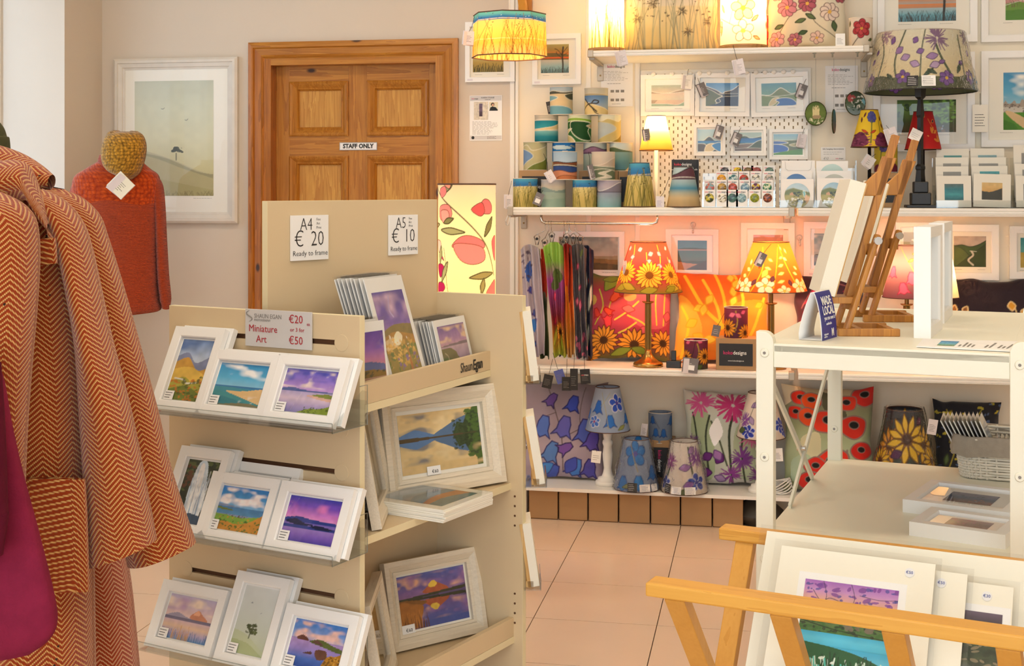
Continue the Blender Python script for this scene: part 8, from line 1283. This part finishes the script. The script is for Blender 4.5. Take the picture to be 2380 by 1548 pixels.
# ---- MADE LOCAL tent card
p = at_top(1857, 790); q = at_top(1910, 793); ml = thing('tent_card', 'white curved tent card with blue MADE LOCAL face on the unit', 'sign', p, math.atan2((q - p).y, (q - p).x)); wq = (q - p).length; hq = .103
prof = [(0, 0)] + [(-.002 + .030 * (k / 8) ** 1.6 * wq / .055, hq * (k / 8)) for k in range(1, 9)] + [(.036 * wq / .055, hq * 1.0)] + [(wq * (.655 + .345 * math.sin(math.pi / 2 * k / 9)), hq * (1 - (k / 9) ** 1.25)) for k in range(1, 10)]
e2v = Matrix.Rotation(-ml.rotation_euler.z, 3, 'Z') @ rf(.052, .085); th_ = .0012
def strip(pr, off, name, mat):
    vs = [(a + off, 0, b) for a, b in pr] + [(a + off + e2v.x, e2v.y, b) for a, b in pr]; n = len(pr); return B().add(vs, [(i, i + 1, n + i + 1, n + i) for i in range(n - 1)]).make(name, mat, ml, True)
o = strip(prof, 0, 'card_loop', 'paper'); m = o.modifiers.new('thickness', 'SOLIDIFY'); m.thickness = .0012; o = strip([(0, .0008), (wq, .0008)], 0, 'card_base', 'paper')
plain('sign_blue', '#1f2c8c', .4); strip(prof[9:], .0012, 'blue_face', 'sign_blue'); ea = math.atan2(e2v.y, e2v.x)
def mltext(s, sz, fr, k, bold=.0):
    i = 9 + min(8, int((1 - k) * 9)); a, b = prof[i], prof[i + 1]; f = (k * hq - a[1]) / (b[1] - a[1] + 1e-9); x = a[0] + (b[0] - a[0]) * f; tl = math.atan2(b[0] - a[0], a[1] - b[1])
    text(s, sz, 'ink_white', ml, (x + .0022 + e2v.x * fr, e2v.y * fr, k * hq), (math.pi / 2 - tl, 0, ea), 'LEFT', bold=bold, width=.9)
mltext('MADE', .026, .22, .80, .0007); mltext('LOCAL', .026, .18, .60, .0007); mltext('you can own it', .013, .2, .45); mltext('madelocal.ie', .008, .3, .33); mltext('M', .022, .62, .13, .001); mltext('locally made', .006, .12, .12); mltext('with care', .006, .12, .07)
# ---- white box frames on the unit (stand facing right)
for k, (pa, pb, l, cmd) in enumerate(((( 2166, 787), (2193, 765), 'nearer white deep box frame standing on the unit, glass to the right', 'g 8ab0c8 a8c4d0 c8d8d8 e0e4dc; n .2 6 3'), ((2197, 752), (2216, 732), 'farther white deep box frame standing on the unit, glass to the right', 'g 7fa8c0 c8d8dc 5a98a8 3c88a0; n .2 6 3'))):
    a, b = at_top(*pa), at_top(*pb); d = b - a; t = framed('white_box_frame', l, 'picture frame', d.length, .243, Cv(50, 60, .8, 'fff', cmd), (a + b) / 2 - rf(.036, -.012, 0), math.atan2(d.y, d.x), 0, bd=.026, dep=.036, frame='frame_white', mount='mount_white', mb=.02)
# leaflet
q = [atZ(*p_, ZTop + .0012) for p_ in ((2130, 807), (2146, 789), (2385, 796), (2350, 818))]; lf = thing('leaflet', 'printed information leaflet lying on the top of the white unit', 'leaflet', q[0]); qq = [v_ - q[0] for v_ in q]
B().add(qq + [v_ + Vector((0, 0, .002)) for v_ in qq], [(3, 2, 1, 0), (4, 5, 6, 7), (0, 1, 5, 4), (1, 2, 6, 5), (2, 3, 7, 6), (3, 0, 4, 7)]).make('sheet', 'paper', lf)
def lq(u_, v_): return qq[0] * (1 - u_) * (1 - v_) + qq[1] * (1 - u_) * v_ + qq[2] * u_ * v_ + qq[3] * u_ * (1 - v_) + Vector((0, 0, .0026))
C = Cv(40, 14, 3, '5a90c0', 'g 3c78b0 6ab0d0 7f9c58; n .4 6 3'); nu, nv = C.w, C.h; grid_obj('photo', np.array([[lq(.20 + .18 * i / (nu - 1), .2 + .55 * j / (nv - 1)) for i in range(nu)] for j in range(nv)]), C.a, 'print', lf)
b = B()
for k in range(12):
    u_ = .42 + .045 * k; u2 = u_ + .02
    if k in (4, 5, 8): continue
    b.add([lq(u_, .2), lq(u2, .2), lq(u2, .2 + .5 * ((k * 37) % 10) / 14 + .2), lq(u_, .2 + .5 * ((k * 37) % 10) / 14 + .2)], [(0, 1, 2, 3)])
o = b.make('printed_lines', 'ink_grey', lf); o['kind'] = 'stuff'
# ---- lower shelf: basket of cards, two box frames
bk = atZ(2232, 1112, ZLow); bs_ = thing('wicker_basket', 'white wicker basket with grey linen liner on the unit lower shelf', 'basket', bk, UA + .02); bw, bd_, bh = .30, .20, .105
def sup(tq, a, b, e=.32): c, s = math.cos(tq), math.sin(tq); return (a * math.copysign(abs(c) ** e, c), b * math.copysign(abs(s) ** e, s))
nst = 56; rows_ = 15
for k in range(rows_):
    z = .006 + bh * k / rows_; pts = []
    f = 1 + .10 * k / rows_
    for i in range(nst * 2):
        tq = 2 * math.pi * i / (nst * 2); x, y = sup(tq, bw / 2 * f, bd_ / 2 * f); wv = .0035 * (1 if (i // 2 + k) % 2 else -1) * (1 if i % 2 else .3); L = math.hypot(x, y); pts.append((bw / 2 + x * (1 + wv / L), bd_ / 2 + y * (1 + wv / L), z))
    B().tube(pts, .0036, 5, True).make('woven_strand', 'wicker', bs_, True)
for i in range(0, nst, 1):
    tq = 2 * math.pi * (i + .5) / nst; x, y = sup(tq, bw / 2, bd_ / 2); B().tube([(bw / 2 + x, bd_ / 2 + y, .002), (bw / 2 + x * 1.1, bd_ / 2 + y * 1.1, bh + .004)], .0028, 5).make('stake', 'wicker', bs_)
B().prism([(bw / 2 + sup(2 * math.pi * i / 40, bw / 2, bd_ / 2)[0] * .97, bd_ / 2 + sup(2 * math.pi * i / 40, bw / 2, bd_ / 2)[1] * .97) for i in range(40)], .001, .006).make('basket_base', 'wicker', bs_)
u, v = np.meshgrid(np.linspace(0, 2 * math.pi, 97)[:-1], np.linspace(0, 1, 12)); prf = np.array([(1.0, .03), (1.04, .07), (1.08, bh - .002), (1.12, bh + .008), (1.15, bh + .004), (1.165, bh - .01), (1.165, bh - .03), (1.155, bh - .045)]); rr_ = np.interp(v, np.linspace(0, 1, 8), prf[:, 0]); zz_ = np.interp(v, np.linspace(0, 1, 8), prf[:, 1]); sx = np.sign(np.cos(u)) * np.abs(np.cos(u)) ** .32; sy = np.sign(np.sin(u)) * np.abs(np.sin(u)) ** .32
grid_obj('linen_liner', np.stack([bw / 2 + sx * bw / 2 * rr_ + .003 * np.sin(u * 17) * v, bd_ / 2 + sy * bd_ / 2 * rr_ + .003 * np.sin(u * 13) * v, zz_ + .003 * np.sin(u * 7) * v], -1), None, 'linen_grey', bs_, wrap=True)
B().tube([(-.022, bd_ / 2 + .03 * math.cos(a), bh - .03 + .016 * math.sin(a)) for a in np.linspace(0, 6.0, 12)], .008, 8).make('liner_tie', 'linen_grey', bs_, True)
cu, su = math.cos(UA + .02), math.sin(UA + .02)
def bkp(x, y, z): return Vector((bk.x + x * cu - y * su, bk.y + x * su + y * cu, bk.z + z))
for k in range(18):
    nm = 'large' if k < 10 else 'small'; x = .02 + .0095 * k if k < 10 else .140 + .011 * (k - 10)
    h_ = .15 if k < 10 else .105; zoff = .008
    t = thing('sleeved_card', ('front-most large sleeved card with a pale blue picture in the wicker basket' if k == 9 else 'large sleeved card standing in the left pack in the wicker basket') if k < 10 else 'small sleeved card standing in the right pack in the wicker basket', 'greeting card', bkp(x, .03, zoff), group='%s sleeved cards in the wicker basket' % nm, rot=(0, -math.radians(28 - .5 * k if k < 10 else 30), UA + .02))
    B().box(-.0015, .0015, 0, .125 if k < 10 else .10, 0, h_).make('card', 'paper_grey' if k % 3 == 1 else 'mount', t)
    if k == 9: xz = Cv(30, 30, 1, '8aa4c4', 'g 7f9cc4 a8bcd0 6a88b0; n .3 5 3'); P_q = np.zeros((30, 30, 3)); yy, z2 = np.meshgrid(np.linspace(.012, .11, 30), np.linspace(.03, .135, 30)); grid_obj('print_sheet', np.stack([.0022 + 0 * yy, yy, z2], -1), xz.a, 'print', t, smooth=False)
    B().box(.0024, .0028, -.003, .128 if k < 10 else .103, -.002, h_ + .004).make('sleeve', 'sleeve', t)
for l, lf_, rf2, bl_, cmd, hh in (('white box frame lying flat at the front of the unit lower shelf', (2113, 1212), (2331, 1243), (2163, 1177), 'g 8a86a0 5a6c80 8a7a84; t 9a5c9c 20 0 .6 .4 1 .06 3; t 3c5a70 30 .2 .9 .2 .7 .05 5; n .4 7 3', .030), ('white box frame lying flat behind the other on the unit lower shelf', (2098, 1160), (2350, 1192), (2146, 1112), 'g 8a8ca4 4a6484 8a6a60; t 3c5470 30 .2 .7 .2 .8 .05 5; t a86a5c 14 .5 1 .1 .5 .05 7; n .4 7 3', .030)):
    a, b, c = (atZ(*q_, ZLow + hh) for q_ in (lf_, rf2, bl_)); d = b - a; w = d.length; dd = (c - a).length; an = math.atan2(d.y, d.x); y_ = Vector((-math.sin(an), math.cos(an), 0)); dep_ = max(.12, (c - a).dot(y_)); w = max(w, .2)
    t = thing('white_box_frame', l, 'picture frame', (a.x, a.y, ZLow), an, 'box frames lying on the lower shelf')
    pr = [(0, 0), (0, hh), (.024, hh), (.026, hh - .006), (.026, 0)]; n = len(pr); vs = []
    for cx_, cy_ in ((0, 0), (1, 0), (1, 1), (0, 1)): vs += [(ins if cx_ == 0 else w - ins, ins if cy_ == 0 else dep_ - ins, z) for ins, z in pr]
    B().add(vs, [(k * n + i, ((k + 1) % 4) * n + i, ((k + 1) % 4) * n + (i + 1) % n, k * n + (i + 1) % n) for k in range(4) for i in range(n)]).make('frame_moulding', 'frame_white', t)
    B().box(.02, w - .02, .02, dep_ - .02, .004, hh - .008).make('mount_board', 'mount_white', t); C = Cv(60, 30, 2, '888', cmd); pw, ph = w * .45, dep_ * .42; picture('print_sheet', pw, ph, C, t, (w * .52, dep_ * .30, hh - .0075), rot=(-math.pi / 2, 0, 0))
    B().add([(.024, .024, hh - .005), (w - .024, .024, hh - .005), (w - .024, dep_ - .024, hh - .005), (.024, dep_ - .024, hh - .005)], [(0, 1, 2, 3)]).make('glass_pane', 'glass', t)
# ================================================================== beech print browser in the foreground
ZR = .75; r0 = atZ(1505, 1350, ZR); RA = math.atan2(-.449, .894) + TH
rk = thing('print_browser', 'beech wooden print browser with crossed legs in the foreground', 'print rack', (r0.x, r0.y, 0), RA); SEP, RL = .39, 1.02
def rkw(x, y, z): c, s = math.cos(RA), math.sin(RA); return Vector((r0.x + x * c - y * s, r0.y + x * s + y * c, z))
B().bar((0, .012, ZR - .011), (RL, .012, ZR - .011), .046, .022).make('rail', 'beech', rk, bevel=.003); B().bar((0, SEP, ZR - .011), (RL, SEP, ZR - .011), .040, .022).make('rail', 'beech', rk, bevel=.003)
kn, kf = .86, .66
for x in (.044, .216, .385, .545, .715, .885): B().bar((x, .012, ZR - .02), (x, .012 + kn * (ZR - .02), 0.0), .024, .034, (1, 0, 0)).make('leg', 'beech_leg', rk, bevel=.002)
for x in (.048, .30, .55, .80): B().bar((x, SEP, ZR - .02), (x, SEP - kf * (ZR - .02), 0.0), .024, .034, (1, 0, 0)).make('leg', 'beech_leg', rk, bevel=.002)
B().bar((.02, .30, .26), (RL - .02, .30, .26), .03, .03).make('stretcher', 'beech', rk, bevel=.002); B().bar((.02, .215, .505), (RL - .02, .215, .505), .03, .02).make('stretcher', 'beech', rk, bevel=.002)
lean = math.atan2(.175, .26)
def rack_plane(px, py, off):
    """point on the sloping stack, off metres before the back-most print: (x along, s up the slope)"""
    up = Vector((0, math.sin(lean), math.cos(lean))); nr = Vector((0, -math.cos(lean), math.sin(lean))); b0 = Vector((0, .19, .52)) + nr * off
    c, s = math.cos(-RA), math.sin(-RA); d = Vector(ray(px, py)); d = Vector((d.x * c - d.y * s, d.x * s + d.y * c, d.z)); o_ = Vector((-r0.x, -r0.y, HC)); o_ = Vector((o_.x * c - o_.y * s, o_.x * s + o_.y * c, o_.z))
    t = (b0 - o_).dot(nr) / d.dot(nr); p = o_ + d * t; return p.x, (p - b0).dot(up)
INK = 'g a868c0 c890c8 e0a890 d8c8b0 6a7c48 4a7038 4a7838 3cb0d8 5ac0e0 2f6a38 24602c 2a6a34; v .78 .66 e8a070 e0c0a0; t 4a4a9c 24 0 1 .8 .98 .02 3; t 7a3c98 20 0 1 .82 1 .03 5; l 2c3050 .006 .1,.9 .2,.8 .3,.84 .5,.78; l 2c3050 .005 .2,1 .25,.85 .2,.75; l 2c3050 .005 .5,1 .55,.86 .5,.74; l 2c3050 .005 .6,.9 .8,.88 1,.9; l f0e8d8 .012 0,.74 .2,.78 .5,.72 1,.76; t 3c6a2c 50 0 1 .5 .66 .03 7; t 24301c 40 0 1 .5 .68 .02 9; l 1c2414 .008 0,.66 .3,.6 .6,.62 1,.56; l 1c2414 .008 0,.6 .4,.54 1,.5; t 7a6c5c 20 .5 1 .56 .68 .03 4; v .5 .38 3caed4 5ac4e0 48b8d8; u 1f5a30 0,.40 .4,.37 .7,.32 1,.22; s d8ecd8 60 0 1 .06 .2 .016 .15 4; s 5ac0b0 40 0 1 .02 .22 .02 .15 8; s 12381c 50 0 1 0 .3 .014 .2 6; t e8f0e0 26 0 1 .04 .26 .018 11; n .15 14 3'
TEAL = 'g 6a5a6c 3c3438 4a5a34 2c3c28 3c4a2c 5a6a70 2f6a80 2c7888 24605c; t 24301c 40 0 1 .3 .8 .04 3; t 8a7c60 20 0 1 .4 .8 .03 5; n .3 10 3'
PR = [('large cream mount at the back of the print browser', (1783, 1233), (2420, 1310), .0, None, None), ('cream mounted print third from the front of the browser, showing a teal strip', (2020, 1352), (2356, 1366), .030, TEAL, (2243, 1418, 2330)), ('cream mounted print second in the browser with a blue price dot', (1880, 1300), (2250, 1324), .045, None, None), ('front cream mounted print with a violet sky and green meadow in the browser', (1817, 1270), (2175, 1309), .062, INK, (1873, 1345, 2091))]
for l, tl_, tr_, off, cmd, pic in PR:
    xa, sa = rack_plane(*tl_, off); xb, sb = rack_plane(*tr_, off); s_ = max(sa, sb) if abs(sa - sb) > .02 else (sa + sb) / 2
    if 'third' in l: s_ = sb
    w = xb - xa; t = thing('mounted_print', l, 'mounted print', rkw((xa + xb) / 2, .19 - math.cos(lean) * off, .52 + math.sin(lean) * off), group='mounted prints in the browser', rot=(-lean, 0, RA))
    B().box(-w / 2, w / 2, 0, .003, 0, s_).make('mount_board', 'mount_cream', t); B().box(-w / 2 - .012, w / 2 + .010, -.0024, -.0020, -.002, s_ + .010).make('sleeve', 'sleeve', t)
    if off > 0: B().lathe([(.008, 0), (.008, .0006), (.0005, .0006)], 18).move(Matrix.Translation((w / 2 - .04, -.0005, s_ - .02)) @ Matrix.Rotation(math.pi / 2, 4, 'X')).make('price_dot', 'paper', t); text({.030: '€30', .045: '€50', .062: '€50'}[off], .007, 'ink_blue', t, (w / 2 - .04, -.0016, s_ - .02))
    if cmd:
        x0, s1 = rack_plane(pic[0], pic[1], off); x1, _ = rack_plane(pic[2], pic[1] + 20, off); pw = x1 - x0; xc = (x0 + x1) / 2 - (xa + xb) / 2; h_ = s1 - .02
        B().box(xc - pw / 2 - .012, xc + pw / 2 + .012, -.0006, -.0001, .008, s1 + .012).make('window_mat', 'mount_white', t); picture('print_sheet', pw, h_, Cv(int(200 if 'front' in l else 60), int(220 if 'front' in l else 120), pw / h_, 'fff', cmd), t, (xc, -.0012, .02))
# ================================================================== lettering becomes plain meshes
bpy.context.view_layer.update()
dg = bpy.context.evaluated_depsgraph_get()
for o in [o for o in SC.objects if o.type == 'FONT']:
    me = bpy.data.meshes.new_from_object(o.evaluated_get(dg)); nm = o.name; par = o.parent; ml = o.matrix_local.copy(); m = o.data.materials[0]
    bpy.data.objects.remove(o); n = bpy.data.objects.new(nm, me); COL.objects.link(n); n.parent = par; n.matrix_local = ml
    if not me.materials: me.materials.append(m)
